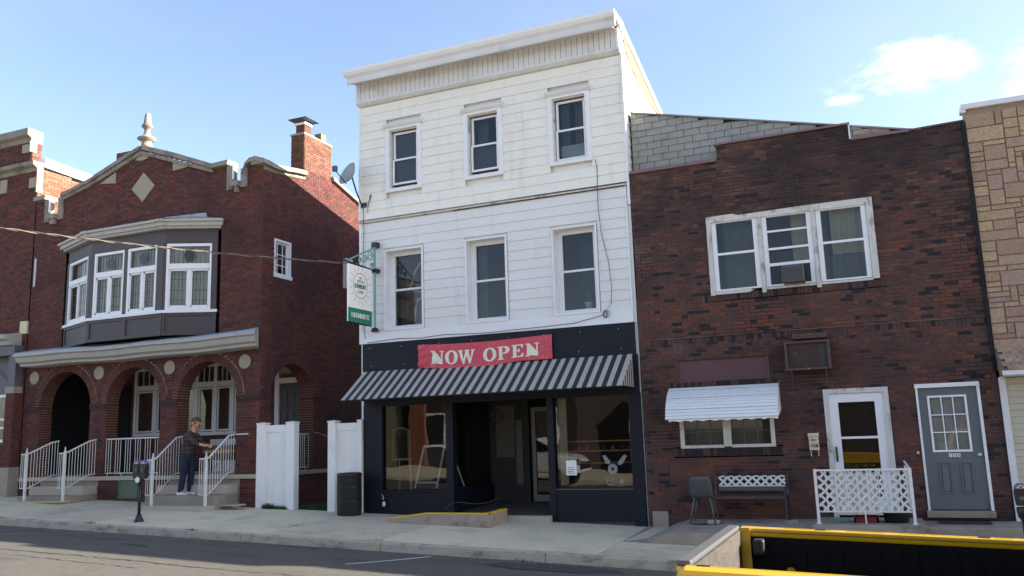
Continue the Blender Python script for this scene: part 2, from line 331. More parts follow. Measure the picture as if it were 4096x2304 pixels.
def front(y): return lambda u, z, d: (u, y-d, z)          # d = distance proud of the wall
def sideX(x): return lambda u, z, d: (x+d, u, z)
def frange(a, b, s):
    n = int((b-a)/s+1e-6); return [a+i*s for i in range(n)]
def runs(solid, z, ua, ub, du=.015):
    out = []; st = None; u = ua
    while u <= ub+1e-9:
        ok = solid(u, z)
        if ok and st is None: st = u
        if not ok and st is not None: out.append((st, u)); st = None
        u += du
    if st is not None: out.append((st, ub))
    return [r for r in out if r[1]-r[0] > .03]
def masonry(parent, surf, solid, ua, ub, za, zb, m, mm, pitch=.0677, L=.213, n_single=0, proud=.012, tonef=None, headers=.12, z_phase=0, wall='wall', single_filter=None, mortar=True, joint=.0105):
    """running bond: mortar skin + bricks; the n_single nearest full bricks are objects, the rest one part"""
    rows = []; mort = MB(); k = 0; z = za
    while z < zb-1e-6:
        zc = z+pitch/2
        for a, b in runs(solid, zc, ua, ub):
            if mortar: mort.quad(surf(a, z, 0), surf(b, z, 0), surf(b, min(z+pitch, zb), 0), surf(a, min(z+pitch, zb), 0))
            u = floor(a/L)*L+(L/2 if k % 2 else 0)-L
            while u < b:
                seg = [(u, u+L)]
                if random.random() < headers: seg = [(u, u+L/2), (u+L/2, u+L)]
                for s, e in seg:
                    s2, e2 = max(s, a), min(e, b)
                    if e2-s2 > .03: rows.append((s2+joint/2, e2-joint/2, z+joint/2, z+pitch-joint/2, abs((e-s)-L) < 1e-6 and e2-s2 > L-1e-4))
                u += L
        z += pitch; k += 1
    if mortar and mort.v: mort.build(wall, mm, parent)
    tf = tonef or (lambda u, z: random.random())
    cand = []
    for i, r in enumerate(rows):
        if r[4] and (single_filter is None or single_filter(r[0], r[2])):
            p = Vector(surf((r[0]+r[1])/2, (r[2]+r[3])/2, 0)); cand.append(((p-CAMP).length, i))
    cand.sort(); single = set(i for _, i in cand[:n_single]); rest = MB(); protos = {}
    for i, (a, b, c, d, full) in enumerate(rows):
        t = tf((a+b)/2, (c+d)/2); pr = proud*random.uniform(.6, 1.15)
        o0 = surf(0, 0, 0)
        if i in single:
            q = round(t*14)/14+.0001
            if q not in protos:
                mb = MB(); h = [surf(-(b-a)/2, -(d-c)/2, 0), surf((b-a)/2, -(d-c)/2, 0), surf((b-a)/2, -(d-c)/2, proud), surf(-(b-a)/2, -(d-c)/2, proud),
                                surf(-(b-a)/2, (d-c)/2, 0), surf((b-a)/2, (d-c)/2, 0), surf((b-a)/2, (d-c)/2, proud), surf(-(b-a)/2, (d-c)/2, proud)]
                h = [tuple(x-y for x, y in zip(p, o0)) for p in h]; mb.hexa(h, q)
                me = bpy.data.meshes.new('brick'); me.from_pydata(mb.v, [], mb.f); at_ = me.attributes.new('tone', 'FLOAT', 'POINT'); at_.data.foreach_set('value', mb.t); me.materials.append(m); protos[q] = me
            o = bpy.data.objects.new('brick', protos[q]); COL.objects.link(o); o.parent = parent
            o.location = Vector(surf((a+b)/2, (c+d)/2, pr-proud))-wl(parent)
        else:
            A = [surf(a, c, 0), surf(b, c, 0), surf(b, d, 0), surf(a, d, 0), surf(a, c, pr), surf(b, c, pr), surf(b, d, pr), surf(a, d, pr)]
            rest.add(A, [(4, 5, 6, 7), (0, 1, 5, 4), (1, 2, 6, 5), (2, 3, 7, 6), (3, 0, 4, 7)], t+.0001)
    if rest.v: rest.build('brickwork', m, parent, kind='stuff')
def inrect(u, z, R): return any(a < u < b and c < z < d for a, b, c, d in R)
def shell(parent, x0, x1, y0, y1, z0, z1, m, roof=True, side=True, left=True, rm=None):
    """the unseen walls and the roof of a building"""
    if side:
        b = MB().box(x0, x1, y1, y1+.1, z0, z1)
        if left: b.box(x0, x0+.08, y0, y1, z0, z1).box(x1-.08, x1, y0, y1, z0, z1)
        b.build('back_wall', m, parent)
    if roof: MB().box(x0, x1, y0, y1, z1-.1, z1).build('roof', rm or m, parent)

def rect_frame(mb, x0, x1, z0, z1, w, ya, yb, wt=None, wb=None):
    wt = w if wt is None else wt; wb = w if wb is None else wb
    mb.box(x0, x0+w, ya, yb, z0, z1); mb.box(x1-w, x1, ya, yb, z0, z1)
    mb.box(x0+w, x1-w, ya, yb, z1-wt, z1); mb.box(x0+w, x1-w, ya, yb, z0, z0+wb); return mb
exec_order = []

# ================================================================== GROUND
def G(x): return -.133-.0353*x                      # pavement level along the facades (the street falls to the right)
KY = -3.4
def pav(x, y): return G(x)+.0235*y if y > KY else G(x)+.0235*KY
def road(x, y):
    t = min(1, abs(y+8.15)/4.75); return G(x)-.08-.14+.07*(1-t*t)
# terrain far and wide
g = MB(); XS = [-400, -120, -60, -36, 30, 60, 120, 400]
def terr(x, y):
    xx = max(-70, min(70, x)); return G(xx)-.42
YS = [-400, -100, -40, -13, 0, 20, 100, 400]
for i in range(len(XS)-1):
    for j in range(len(YS)-1):
        a, b, c, d = XS[i], XS[i+1], YS[j], YS[j+1]
        g.quad((a, c, terr(a, c)), (b, c, terr(b, c)), (b, d, terr(b, d)), (a, d, terr(a, d)))
g.build('ground', m_ground, kind='structure')
g = MB(); ys = [KY-.002-i*(9.5/12) for i in range(13)]
for x in range(-50, 34, 4):
    for j in range(12): g.quad((x, ys[j+1], road(x, ys[j+1])), (x+4, ys[j+1], road(x+4, ys[j+1])), (x+4, ys[j], road(x+4, ys[j])), (x, ys[j], road(x, ys[j])))
g.build('road', m_asph, kind='structure')
# old patch in the gutter and thin tar seams
g = MB()
pl = [(-5.6, -3.75), (-4.9, -3.62), (-3.9, -3.68), (-3.6, -3.95), (-4.2, -4.25), (-5.2, -4.3), (-5.75, -4.05)]
g.add([(x, y, road(x, y)+.004) for x, y in pl], [tuple(range(len(pl)))[::-1]])
g.build('road_patch', mat('tar_patch', (.045, .045, .046), .85, .1, 4), kind='structure')
SLABM = [m_conc, mat('concrete_worn', (.62, .53, .37), .9, .14, 8, bump=.3, bscale=180, stain=(.44, .38, .28), sscale=(.8, .8, .8), sth=(.45, .7)), mat('concrete_pale', (.7, .6, .42), .9, .12, 10, bump=.3, bscale=180, stain=(.54, .47, .34), sscale=(1.6, 1.6, 1.6), sth=(.5, .72))]
sidewalk = bpy.data.objects.new('sidewalk', None); COL.objects.link(sidewalk); sidewalk.location = (-10, -1.7, G(-10)); WL[sidewalk.name] = Vector((-10, -1.7, G(-10))); sidewalk['kind'] = 'structure'
jx = [-50, -44, -38, -32, -27.5, -24.3, -21.2, -18.1, -15, -12.7, -10.65, -8.2, -6.15, -4.2, -2.93, -1.5, 0, 1.9, 4, 6, 8, 11, 14, 18, 24, 33]
for i in range(len(jx)-1):
    a, b = jx[i]+.006, jx[i+1]-.006
    y0, y1 = KY+.15, 0.0
    dz = random.uniform(-.003, .003)
    MB().hexa([(a, y0, pav(a, y0)-.1), (b, y0, pav(b, y0)-.1), (b, y1, pav(b, y1)-.1), (a, y1, pav(a, y1)-.1),
               (a, y0, pav(a, y0)+dz), (b, y0, pav(b, y0)+dz), (b, y1, pav(b, y1)+dz), (a, y1, pav(a, y1)+dz)]).build('paving_slab', SLABM[i % 3], sidewalk)
g = MB()
for x in range(-50, 33, 3):
    for a, b in ((x, x+3),):
        g.quad((a, KY+.15, pav(a, KY)-.018), (b, KY+.15, pav(b, KY)-.018), (b, 0, pav(b, 0)-.018), (a, 0, pav(a, 0)-.018))
g.build('joint_sand', m_kerb, sidewalk)
kerb = bpy.data.objects.new('kerb', None); COL.objects.link(kerb); kerb.location = (-10, KY, G(-10)-.1); WL[kerb.name] = Vector((-10, KY, G(-10)-.1)); kerb['kind'] = 'structure'
x = -50
while x < 32:
    a, b = x+.004, x+2.996
    MB().hexa([(a, KY-.02, road(a, KY)-.1), (b, KY-.02, road(b, KY)-.1), (b, KY+.148, road(b, KY)-.1), (a, KY+.148, road(a, KY)-.1),
               (a, KY, pav(a, KY)+.001), (b, KY, pav(b, KY)+.001), (b, KY+.148, pav(b, KY+.148)+.002), (a, KY+.148, pav(a, KY+.148)+.002)]).build('kerb_stone', m_kerb, kerb, bevel=.015)
    x += 3
# far pavement (where the photographer stands) and its kerb
g = MB()
for x in range(-50, 34, 6):
    z0, z1 = G(x)-.1, G(x+6)-.1
    g.hexa([(x, -20, z0-.4), (x+6, -20, z1-.4), (x+6, -12.9, z1-.4), (x, -12.9, z0-.4), (x, -20, z0), (x+6, -20, z1), (x+6, -12.9, z1), (x, -12.9, z0)])
g.build('far_sidewalk', m_conc, kind='structure')
m_tar = mat('tar_seam', (.02, .02, .02), .8)
def crack(pts, zf, w=.008, amp=.03):
    g = MB(); P = []
    for (a, b), (c, d) in zip(pts, pts[1:]):
        n = max(2, int(sqrt((c-a)**2+(d-b)**2)/.12))
        for i in range(n): f = i/n; P.append((a+(c-a)*f+random.uniform(-amp, amp), b+(d-b)*f+random.uniform(-amp, amp)))
    for p, q in zip(P, P[1:]):
        d = Vector((q[0]-p[0], q[1]-p[1]))
        if d.length < 1e-4: continue
        n_ = Vector((-d.y, d.x)).normalized()*w*random.uniform(.4, 1.3)
        g.quad((p[0]-n_.x, p[1]-n_.y, zf(*p)), (q[0]-n_.x, q[1]-n_.y, zf(*q)), (q[0]+n_.x, q[1]+n_.y, zf(*q)), (p[0]+n_.x, p[1]+n_.y, zf(*p)))
    return g
rz5 = lambda x, y: road(x, y)+.006
crack([(-16, -6.1), (-12, -6.05), (-9, -6.2), (-6, -6.15), (-2, -6.3)], rz5, .014).build('road_crack', m_tar, kind='structure')
crack([(-18, -6.5), (-13, -6.45), (-10, -6.6)], rz5, .01).build('road_crack', m_tar, kind='structure')
crack([(-12.6, -4.6), (-12.0, -4.75), (-11.7, -4.7)], rz5, .03, .02).build('road_crack', m_tar, kind='structure')
crack([(-5.6, -3.75), (-4.9, -3.62), (-3.9, -3.68), (-3.6, -3.95), (-4.2, -4.25), (-5.2, -4.3), (-5.75, -4.05), (-5.6, -3.75)], rz5, .012, .01).build('road_crack', m_tar, kind='structure')
crack([(-9.8, -3.6), (-8.2, -4.0), (-7.9, -4.9)], rz5, .006).build('road_crack', m_tar, kind='structure')
pz5 = lambda x, y: pav(x, y)+.006
crack([(-13.4, -3.2), (-13.1, -2.0), (-13.3, -.5)], pz5, .003, .02).build('pavement_crack', m_tar, kind='structure')
crack([(-6.9, -3.2), (-5.9, -2.4), (-5.5, -1.2), (-5.6, -.2)], pz5, .003, .02).build('pavement_crack', m_tar, kind='structure')
crack([(-8.6, -3.24), (-4.3, -3.24)], pz5, .004, .004).build('pavement_crack', m_tar, kind='structure')
# parking bay lines
def mark(pts, name='parking_line'):
    g = MB()
    for i in range(len(pts)-1):
        (xa, ya), (xb, yb) = pts[i], pts[i+1]; w = .05
        g.quad((xa-w, ya, road(xa, ya)+.005), (xa+w, ya, road(xa, ya)+.005), (xb+w, yb, road(xb, yb)+.005), (xb-w, yb, road(xb, yb)+.005))
    return g
mb_ = mark([(-7.62, -5.0), (-7.2, -4.3), (-6.9, -3.62)]); mb_.v = mb_.v; mb_.build('parking_line', m_roadmark, kind='structure')
mark([(-16.2, -5.0), (-15.4, -4.3), (-14.3, -3.55)]).build('parking_line', m_roadmark, kind='structure')
mark([(1.3, -5.0), (1.5, -4.3), (1.8, -3.55)]).build('parking_line', m_roadmark, kind='structure')

# ================================================================== BROWN BRICK BUILDING
bb = thing('brick_building', (-1.1, 3, G(-1)), 'dark brown speckled brick building with stepped parapet, triple window and two doors', 'building')
bigwin = (-2.71, .27, 4.33, 5.84); lowwin = (-3.48, -1.75, 1.45, 1.95); panel = (-3.49, -1.76, 2.69, 3.13)
wdoor = (-.87, .2, .2, 2.43); gdoor = (.63, 1.59, .3, 2.44)
holes = [bigwin, (-3.48, -1.75, 1.45, 2.4), panel, wdoor, gdoor]
def btop(x):
    if x < -2.42: return 6.93
    if x < .0: return 7.26
    if x < 1.0: return 6.95
    return 6.95+(x-1)*.035
soldier = [(-2.85, .42, 4.2, 4.33), (-3.62, -1.62, 1.3, 1.45), (-3.62, -1.62, 2.55, 2.69), (-3.95, 1.85, 3.42, 3.53)]
def bsolid(u, z): return z < btop(u) and not inrect(u, z, holes) and not inrect(u, z, soldier) and z > G(u)-.05
def btone(u, z):
    r = random.random()
    if z > 5.6 or u > 1.0 and z > 4.8: return random.choice([.05, .2, .3, .35, .45, .5, .55, .6, .95]) if r > .2 else .15
    if r < .115: return random.uniform(0, .13)
    if z < 1.6 or 3.5 < z < 4.2: return random.uniform(.35, .92)
    return random.uniform(.18, .8) if r < .93 else random.uniform(.8, 1)
masonry(bb, front(0), bsolid, -4.17, 1.885, -.35, 7.3, m_brown, m_brownmortar, n_single=295, tonef=btone)
# soldier courses: bricks on end
sb = MB(); mo = MB()
for a, b, c, d in soldier:
    mo.quad((a, -.001, c), (b, -.001, c), (b, -.001, d), (a, -.001, d)); x = a
    while x < b-.03:
        e = min(x+.0677, b)
        if not inrect((x+e)/2, (c+d)/2, [wdoor, gdoor]):
            t = random.uniform(0, .14) if (d < 2.8 and random.random() < .7) else (random.uniform(.18, .6) if random.random() > .2 else .05)
            sb.box(x+.005, e-.005, -.014, 0, c+.005, d-.005, t+.0001)
        x += .0677
mo.build('wall', m_brownmortar, bb); sb.build('soldier_course', m_brown, bb, kind='stuff')
# projecting ledge course over the middle band
bx('brick_ledge', m_brownmortar, bb, -3.95, 1.86, -.03, 0, 3.53, 3.545)
shell(bb, -4.17, 1.885, .3, 11, -.4, 6.8, m_room)
MB().box(-4.17, 1.885, .02, .3, 6.6, 6.8).box(-4.17, 1.885, .25, 11, -.05, 0).box(-4.17, 1.885, .3, 11, 3.2, 3.4).box(-1.1, -1.0, .3, 10, 0, 3.2).box(.35, .42, .02, 10, -.2, 3.2).build('inner_wall', m_room, bb)
# blank back of parapet
def parapet(x0, x1, z0, z1): return MB().box(x0, x1, .012, .22, z0, z1)
parapet(-4.17, -2.42, 6.6, 6.925).build('parapet', m_brownmortar, bb); parapet(-2.42, 0, 6.6, 7.25).build('parapet', m_brownmortar, bb)
MB().hexa([(0, .012, 6.6), (1.885, .012, 6.6), (1.885, .22, 6.6), (0, .22, 6.6), (0, .012, 6.945), (1.885, .012, 6.98), (1.885, .22, 6.98), (0, .22, 6.945)]).build('parapet', m_brownmortar, bb)
MB().box(-4.16, -2.43, -.05, .24, 6.94, 7.0).build('coping', m_flash, bb); MB().box(-2.45, .03, -.05, .24, 7.262, 7.3).build('coping', m_flash, bb)
MB().box(.0, .03, -.04, .2, 6.98, 7.262).build('coping', m_trim2, bb); MB().prism([(.035, 6.955), (1.0, 6.955), (1.0, 6.99), (.035, 7.05)], -.045, .24).build('coping', m_flash, bb)
MB().prism([(1.0, 6.96), (1.88, 6.985), (1.88, 7.02), (1.0, 6.995)], -.045, .24).build('coping', m_rust, bb)
# shingled gable wall behind the parapet
def stop(x): return 8.34+(x+4.18)*(7.03-8.34)/(1.15+4.18)
sg = MB().prism([(-4.15, 6.8), (1.15, 6.8), (1.15, 7.03), (-4.15, 8.33)], .272, .4); sg.build('gable_wall', m_dark, bb)
k = 0; z = 6.95
while z < 8.35:
    x = -4.15-(.16 if k % 2 else 0)-random.uniform(0, .03)
    while x < 1.15:
        a, b = max(x, -4.15)+.005, min(x+.315, 1.15)-.005
        if b-a > .05 and stop((a+b)/2) > z+.02:
            zt = lambda q: min(z+.142, stop(q))
            dy = random.uniform(0, .006); dz = random.uniform(-.006, .004)
            if zt(b) > z+.01:
                MB().hexa([(a, .235-dy, z+dz), (b, .235-dy, z+dz), (b, .27, z+dz), (a, .27, z+dz), (a, .255-dy, zt(a)), (b, .255-dy, zt(b)), (b, .27, zt(b)), (a, .27, zt(a))]).build('shingle', m_shingle, bb)
        x += .315
    z += .14; k += 1
MB().hexa([(-4.15, .2, 8.335), (1.2, .2, 7.02), (1.2, 7, 6.99), (-4.15, 7, 8.3), (-4.15, .2, 8.36), (1.2, .2, 7.045), (1.2, 7, 7.03), (-4.15, 7, 8.34)]).build('roof', m_shingle, bb)
# triple window
x0, x1, z0, z1 = bigwin
MB().box(x0, x0+.085, -.05, .12, z0-.03, z1).build('window_trim', m_oldwhite, bb); MB().box(x1-.115, x1, -.05, .12, z0+.02, z1).build('window_trim', m_oldwhite, bb)
MB().prism([(x0, z1), (x0+.5, z1+.01), (x0+.62, z1-.03), (x0+1.7, z1-.005), (x1, z1), (x1, z1-.12), (x0, z1-.12)], -.055, .1).build('window_trim', m_oldwhite, bb)
for xm in (-1.76, -.79): bx('mullion', m_oldwhite, bb, xm, xm+.075, -.045, .1, z0-.05, z1-.12)
MB().box(x0+.085, -1.95, -.035, .1, z0+.0, z0+.06).box(-1.68, x1-.11, -.03, .1, z0+.0, z0+.04).build('window_sill', m_oldwhite, bb)
MB().prism([(x0+.1, z0-.02), (-2.0, z0-.02), (-1.9, z0+.02), (-2.3, z0+.035), (x0+.1, z0+.035)], -.05, -.036).build('peeling_sill_board', m_oldwhite, bb)
for i, (a, b) in enumerate(((-2.62, -1.765), (-1.68, -.795), (-.71, .15))):
    fr = MB(); rect_frame(fr, a, b, z0+.05, z1-.12, .085, -.02, .06, wt=.02, wb=.03)
    w = fr.build('window', m_trim, bb, label='sash window of the triple window')
    def rail(zc, h, y=-.03): MB().box(a+.085, b-.085, y, .03, zc-h/2, zc+h/2).build('sash_rail', m_trim, w)
    if i == 1:
        rail(5.42, .035); rail(5.08, .04, -.05); rail(4.78, .055, -.05)
        MB().quad((a+.085, .02, 4.8), (b-.085, .02, 4.8), (b-.085, .02, z1-.13), (a+.085, .02, z1-.13)).build('pane', m_glass, w)
        bx('filler_panel', m_blackk, w, a+.085, -1.38, 0, .02, z0+.07, 4.75); bx('filler_panel', m_blackk, w, -.98, b-.085, 0, .02, z0+.07, 4.75)
    else:
        rail(5.09, .045)
        MB().quad((a+.085, .02, 5.1), (b-.085, .02, 5.1), (b-.085, .02, z1-.13), (a+.085, .02, z1-.13)).build('pane', m_glass, w)
        MB().quad((a+.085, .01, z0+.08), (b-.085, .01, z0+.08), (b-.085, .01, 5.08), (a+.085, .01, 5.08)).build('pane', m_glass, w)
def curtain(x0, x1, z0, z1, y, m, parent, amp=.03, fr=30, name='curtain'):
    n = max(6, int((x1-x0)*40)); b = MB()
    for i in range(n):
        xa, xb = x0+(x1-x0)*i/n, x0+(x1-x0)*(i+1)/n; ya, yb = y+amp*sin(xa*fr+cos(xa*11)), y+amp*sin(xb*fr+cos(xb*11))
        b.quad((xa, ya, z0), (xb, yb, z0), (xb, yb, z1), (xa, ya, z1))
    return b.build(name, m, parent)
curtain(-2.45, -1.85, 4.35, 5.8, .25, m_curtain, bb); curtain(-1.18, -.8, 4.6, 5.8, .25, m_blind, bb); curtain(-.75, -.55, 4.35, 5.8, .3, m_curtain, bb); curtain(-.48, .12, 4.9, 5.8, .22, m_blind, bb); curtain(-.5, .12, 4.35, 4.9, .26, m_curtain, bb)
# blocked-up window panel
x0, x1, z0, z1 = panel
bx('blocked_window_panel', m_maroon, bb, x0, x1, .035, .1, z0, z1); MB().box(x0, x0+.04, 0, .035, z0, z1).box(x1-.04, x1, 0, .035, z0, z1).box(x0+.04, x1-.04, 0, .035, z1-.03, z1).build('panel_frame', m_maroon, bb)
MB().prism([(x0+.55, z0+.08), (-2.62, z0+.27), (x1-.4, z0+.08)], .028, .035).build('raised_triangle', m_maroon, bb)
# low twin window under the awning
x0, x1, z0, z1 = -3.48, -1.75, 1.45, 2.4
fr = MB().box(x0, x0+.075, -.03, .1, z0, z1).box(x1-.075, x1, -.03, .1, z0, z1).box(-2.675, -2.535, -.03, .1, z0+.02, z1).box(x0+.075, -2.675, -.02, .1, z0, z0+.055).box(-2.535, x1-.075, -.02, .1, z0, z0+.055).box(x0+.075, x1-.075, -.02, .1, z1-.05, z1)
w = fr.build('window', m_oldwhite, bb, label='low twin window below the white awning')
for a, b in ((x0+.075, -2.675), (-2.535, x1-.075)):
    MB().quad((a, .03, z0+.05), (b, .03, z0+.05), (b, .03, z1-.05), (a, .03, z1-.05)).build('pane', m_glass, w)
    mu = MB()
    for i in (1, 2): xx = a+(b-a)*i/3; mu.box(xx-.006, xx+.006, .01, .028, z0+.05, z1-.05)
    for zz in (1.75, 2.05): mu.box(a, b, .012, .026, zz-.006, zz+.006)
    mu.build('glazing_bar', m_greypanel, w)
bx('curtain', m_curtain, bb, x0+.1, x1-.1, .35, .37, z0, z1)
# white aluminium awning: every slat a piece
aw = thing('window_awning', (-2.62, -.3, 1.9), 'white ribbed aluminium awning with scalloped edge over the low twin window', 'awning')
prof = []
for i in range(14):
    t = i/13; ang = radians(18+62*t)
    prof.append((t, ang))
pts = [(-.02, 2.6)]; y, zz = -.02, 2.6
for i in range(13):
    ang = radians(22+i*4.6); L_ = .0635; y -= cos(ang)*L_; zz -= sin(ang)*L_; pts.append((y, zz))
for i in range(13):
    (ya, za), (yb, zb) = pts[i], pts[i+1]; big = .02 if i % 4 == 2 else .011
    MB().add([(-3.63, ya-.004, za-big), (-1.62, ya-.004, za-big), (-1.62, yb-.012, zb), (-3.63, yb-.012, zb), (-3.63, ya+.01, za-.014), (-1.62, ya+.01, za-.014), (-1.62, yb+.002, zb-.012), (-3.63, yb+.002, zb-.012)],
             [(3, 2, 1, 0), (4, 5, 6, 7), (2, 3, 7, 6), (0, 1, 5, 4), (1, 2, 6, 5), (3, 0, 4, 7)]).build('slat', m_alu, aw)
ye, ze = pts[-1]
sc = []; n = 66
for i in range(n+1): sc.append((-3.57+1.95*i/n, ze-.062+.018*abs(sin(pi*9*i/n+.3))**.8*1.4))
MB().prism([(-3.57, ze+.005)]+sc+[(-1.62, ze+.005)], ye+.01, ye+.018).build('scalloped_edge', m_alu, aw)
for xx in (-3.63, -1.62): MB().prism([(0, 2.6)]+[(p[0], p[1]-.01) for p in pts]+[(0, 2.1)], xx, xx+.01, 'x').build('end_panel', m_alu, aw)
# white storm door
x0, x1, z0, z1 = wdoor
MB().box(x0, x0+.085, -.04, .1, .2, z1).box(x1-.085, x1, -.04, .1, .2, z1).box(x0+.085, x1-.085, -.04, .1, z1-.085, z1).build('door_frame', m_oldwhite, bb, label='weathered white frame of the storm door')
a, b = x0+.085, x1-.085
dr = MB().box(a, a+.15, -.01, .05, .25, 2.34).box(b-.15, b, -.01, .05, .25, 2.34).box(a+.15, b-.15, -.01, .05, 2.19, 2.34).box(a+.15, b-.15, -.01, .05, .25, .55).box(a+.15, b-.15, -.02, .05, 1.55, 1.59).build('door', m_trim, bb, label='white storm door with two glass panes')
MB().quad((a+.15, .02, .55), (b-.15, .02, .55), (b-.15, .02, 1.55), (a+.15, .02, 1.55)).build('pane', m_glass, dr); MB().quad((a+.15, .02, 1.59), (b-.15, .02, 1.59), (b-.15, .02, 2.19), (a+.15, .02, 2.19)).build('pane', m_glass, dr)
MB().tube([(-.73, -.03, 1.19), (-.725, -.055, 1.27), (-.725, -.055, 1.36), (-.73, -.03, 1.4)], .014, 6).box(-.745, -.715, -.03, -.01, 1.16, 1.42).build('door_handle', m_blackk, dr)
bx('inner_door', m_dark, bb, a, b, .2, .22, .2, 2.35)
# grey door number 114
x0, x1, z0, z1 = gdoor
MB().box(x0-.01, x1+.02, -.05, .1, 2.375, 2.445).build('door_frame', m_trim, bb); MB().box(x0, x0+.035, -.035, .1, .33, 2.375).box(x1-.025, x1+.02, -.035, .1, .33, 2.375).build('door_frame', m_trim, bb)
a, b = x0+.04, x1-.03
gx0, gx1, gz0, gz1 = .8, 1.4, 1.29, 2.24
d = MB().box(a, gx0, .02, .07, .345, 2.37).box(gx1, b, .02, .07, .345, 2.37).box(gx0, gx1, .02, .07, gz1, 2.37).box(gx0, gx1, .02, .07, .345, gz0)
dr = d.build('door', m_door, bb, label='grey panelled door numbered 114 with a nine-pane window')
lt = MB(); rect_frame(lt, gx0, gx1, gz0, gz1, .035, -.0, .02)
for i in (1, 2): xx = gx0+.035+(gx1-gx0-.07)*i/3; lt.box(xx-.009, xx+.009, .004, .02, gz0+.03, gz1-.03)
for i in (1, 2): zz = gz0+.035+(gz1-gz0-.07)*i/3; lt.box(gx0+.03, gx1-.03, .005, .019, zz-.009, zz+.009)
lt.build('glazing_frame', m_trim, dr)
for i in range(3):
    for j in range(3):
        xa = gx0+.04+(gx1-gx0-.07)*i/3; zb_ = gz0+.04+(gz1-gz0-.07)*j/3
        MB().quad((xa, .03, zb_), (xa+.17, .03, zb_), (xa+.17, .03, zb_+.285), (xa, .03, zb_+.285)).build('pane', m_glass, dr)
bl = MB(); z = gz0
while z < gz1: bl.quad((gx0, .07, z), (gx1, .07, z), (gx1, .085, z+.026), (gx0, .085, z+.026)); z += .024
bl.build('blind', m_white_cloth, dr)
for (xa, xb) in ((.86, 1.05), (1.18, 1.37)):
    p = MB(); rect_frame(p, xa, xb, .6, 1.12, .02, -.002, .02); p.build('panel_moulding', m_door, dr, bevel=.004); bx('door_panel', m_door, dr, xa+.045, xb-.045, .006, .02, .645, 1.075, bevel=.006)
MB().lathe([(.018, 0), (.018, -.03), (.032, -.045), (.034, -.06), (.02, -.075)], (1.49, .02, 1.235), 14, 'y').build('door_knob', m_metal, dr, smooth=True)
for i, ch in enumerate('114'): 
    t = MB().box(1.035+i*.062, 1.085+i*.062, .012, .02, 1.205, 1.265); t.build('number_tile', m_trim, dr)
    put_text(ch, .055, at(1.06+i*.062, .009, 1.235), m_blackk, dr, name='numeral')
bx('bell_push', m_mail, bb, .55, .59, -.03, 0, 1.27, 1.31)
MB().box(.6, 1.62, -.16, .03, .225, .33).build('door_sill', m_conc2, bb, bevel=.01)
bx('downpipe', m_black, bb, 1.845, 1.885, -.05, -.012, 2.6, 7.0)
bx('base_render', m_conc2, bb, -4.1, -3.8, -.04, 0, -.05, .3)
# wall air-conditioner cage and window air conditioner
ac = thing('wall_air_conditioner', (-1.05, -.2, 2.8), 'rusty brown boxed air conditioner on brackets above the bench', 'air conditioner')
MB().box(-1.43, -.67, -.4, -.015, 3.255, 3.29).box(-1.43, -.67, -.4, -.015, 2.78, 2.81).box(-1.43, -1.39, -.4, -.015, 2.81, 3.255).box(-.71, -.67, -.4, -.015, 2.81, 3.255).build('casing', m_rust, ac)
MB().box(-1.39, -.71, -.33, -.3, 2.81, 3.255).build('unit_face', m_grille, ac)
f_ = MB(); 
for i in range(20): zz = 2.83+i*.0215; f_.box(-1.37, -.86, -.345, -.33, zz, zz+.008)
f_.build('louvre', m_rust, ac)
for xx in (-1.345, -.765): MB().box(xx-.015, xx+.015, -.36, -.0, 2.75, 2.775).tube([(xx, -.34, 2.755), (xx, -.02, 2.43)], .012).build('bracket', m_rust, ac)
MB().box(-1.3, -.7, -.12, -.016, 3.36, 3.45).build('cover_board', m_wood, ac)
ac = thing('window_air_conditioner', (-1.18, -.2, 4.37), 'small grey air conditioner sticking out of the middle sash of the triple window', 'air conditioner')
MB().box(-1.365, -.985, -.33, .3, 4.385, 4.69).build('casing', m_greyplastic, ac, bevel=.012)
f_ = MB()
for i in range(12): xx = -1.34+i*.029; f_.box(xx, xx+.008, -.338, -.33, 4.41, 4.66)
f_.build('fins', m_grille, ac)
# mailbox 116
mb = thing('mailbox', (-1.09, -.06, 1.37), 'cream wall mailbox numbered 116 beside the white storm door', 'mailbox')
MB().prism([(-.012, 1.37), (-.09, 1.37), (-.11, 1.6), (-.012, 1.62)], -1.175, -1.01, 'x').build('box', m_mail, mb, bevel=.004)
MB().prism([(-.012, 1.622), (-.115, 1.6), (-.125, 1.625), (-.1, 1.665), (-.012, 1.672)], -1.185, -1.0, 'x').build('lid', m_mail, mb, bevel=.004)
for xx in (-1.155, -1.03): MB().tube([(xx, -.05, 1.37), (xx, -.055, 1.28), (xx, -.085, 1.27), (xx, -.1, 1.3)], .009).build('paper_hook', m_mail, mb)
put_text('116', .085, at(-1.085, -.107, 1.45), m_blackk, mb, name='number')
put_text('Post', .04, at(-1.095, -.111, 1.55), m_blackk, mb, name='lettering')

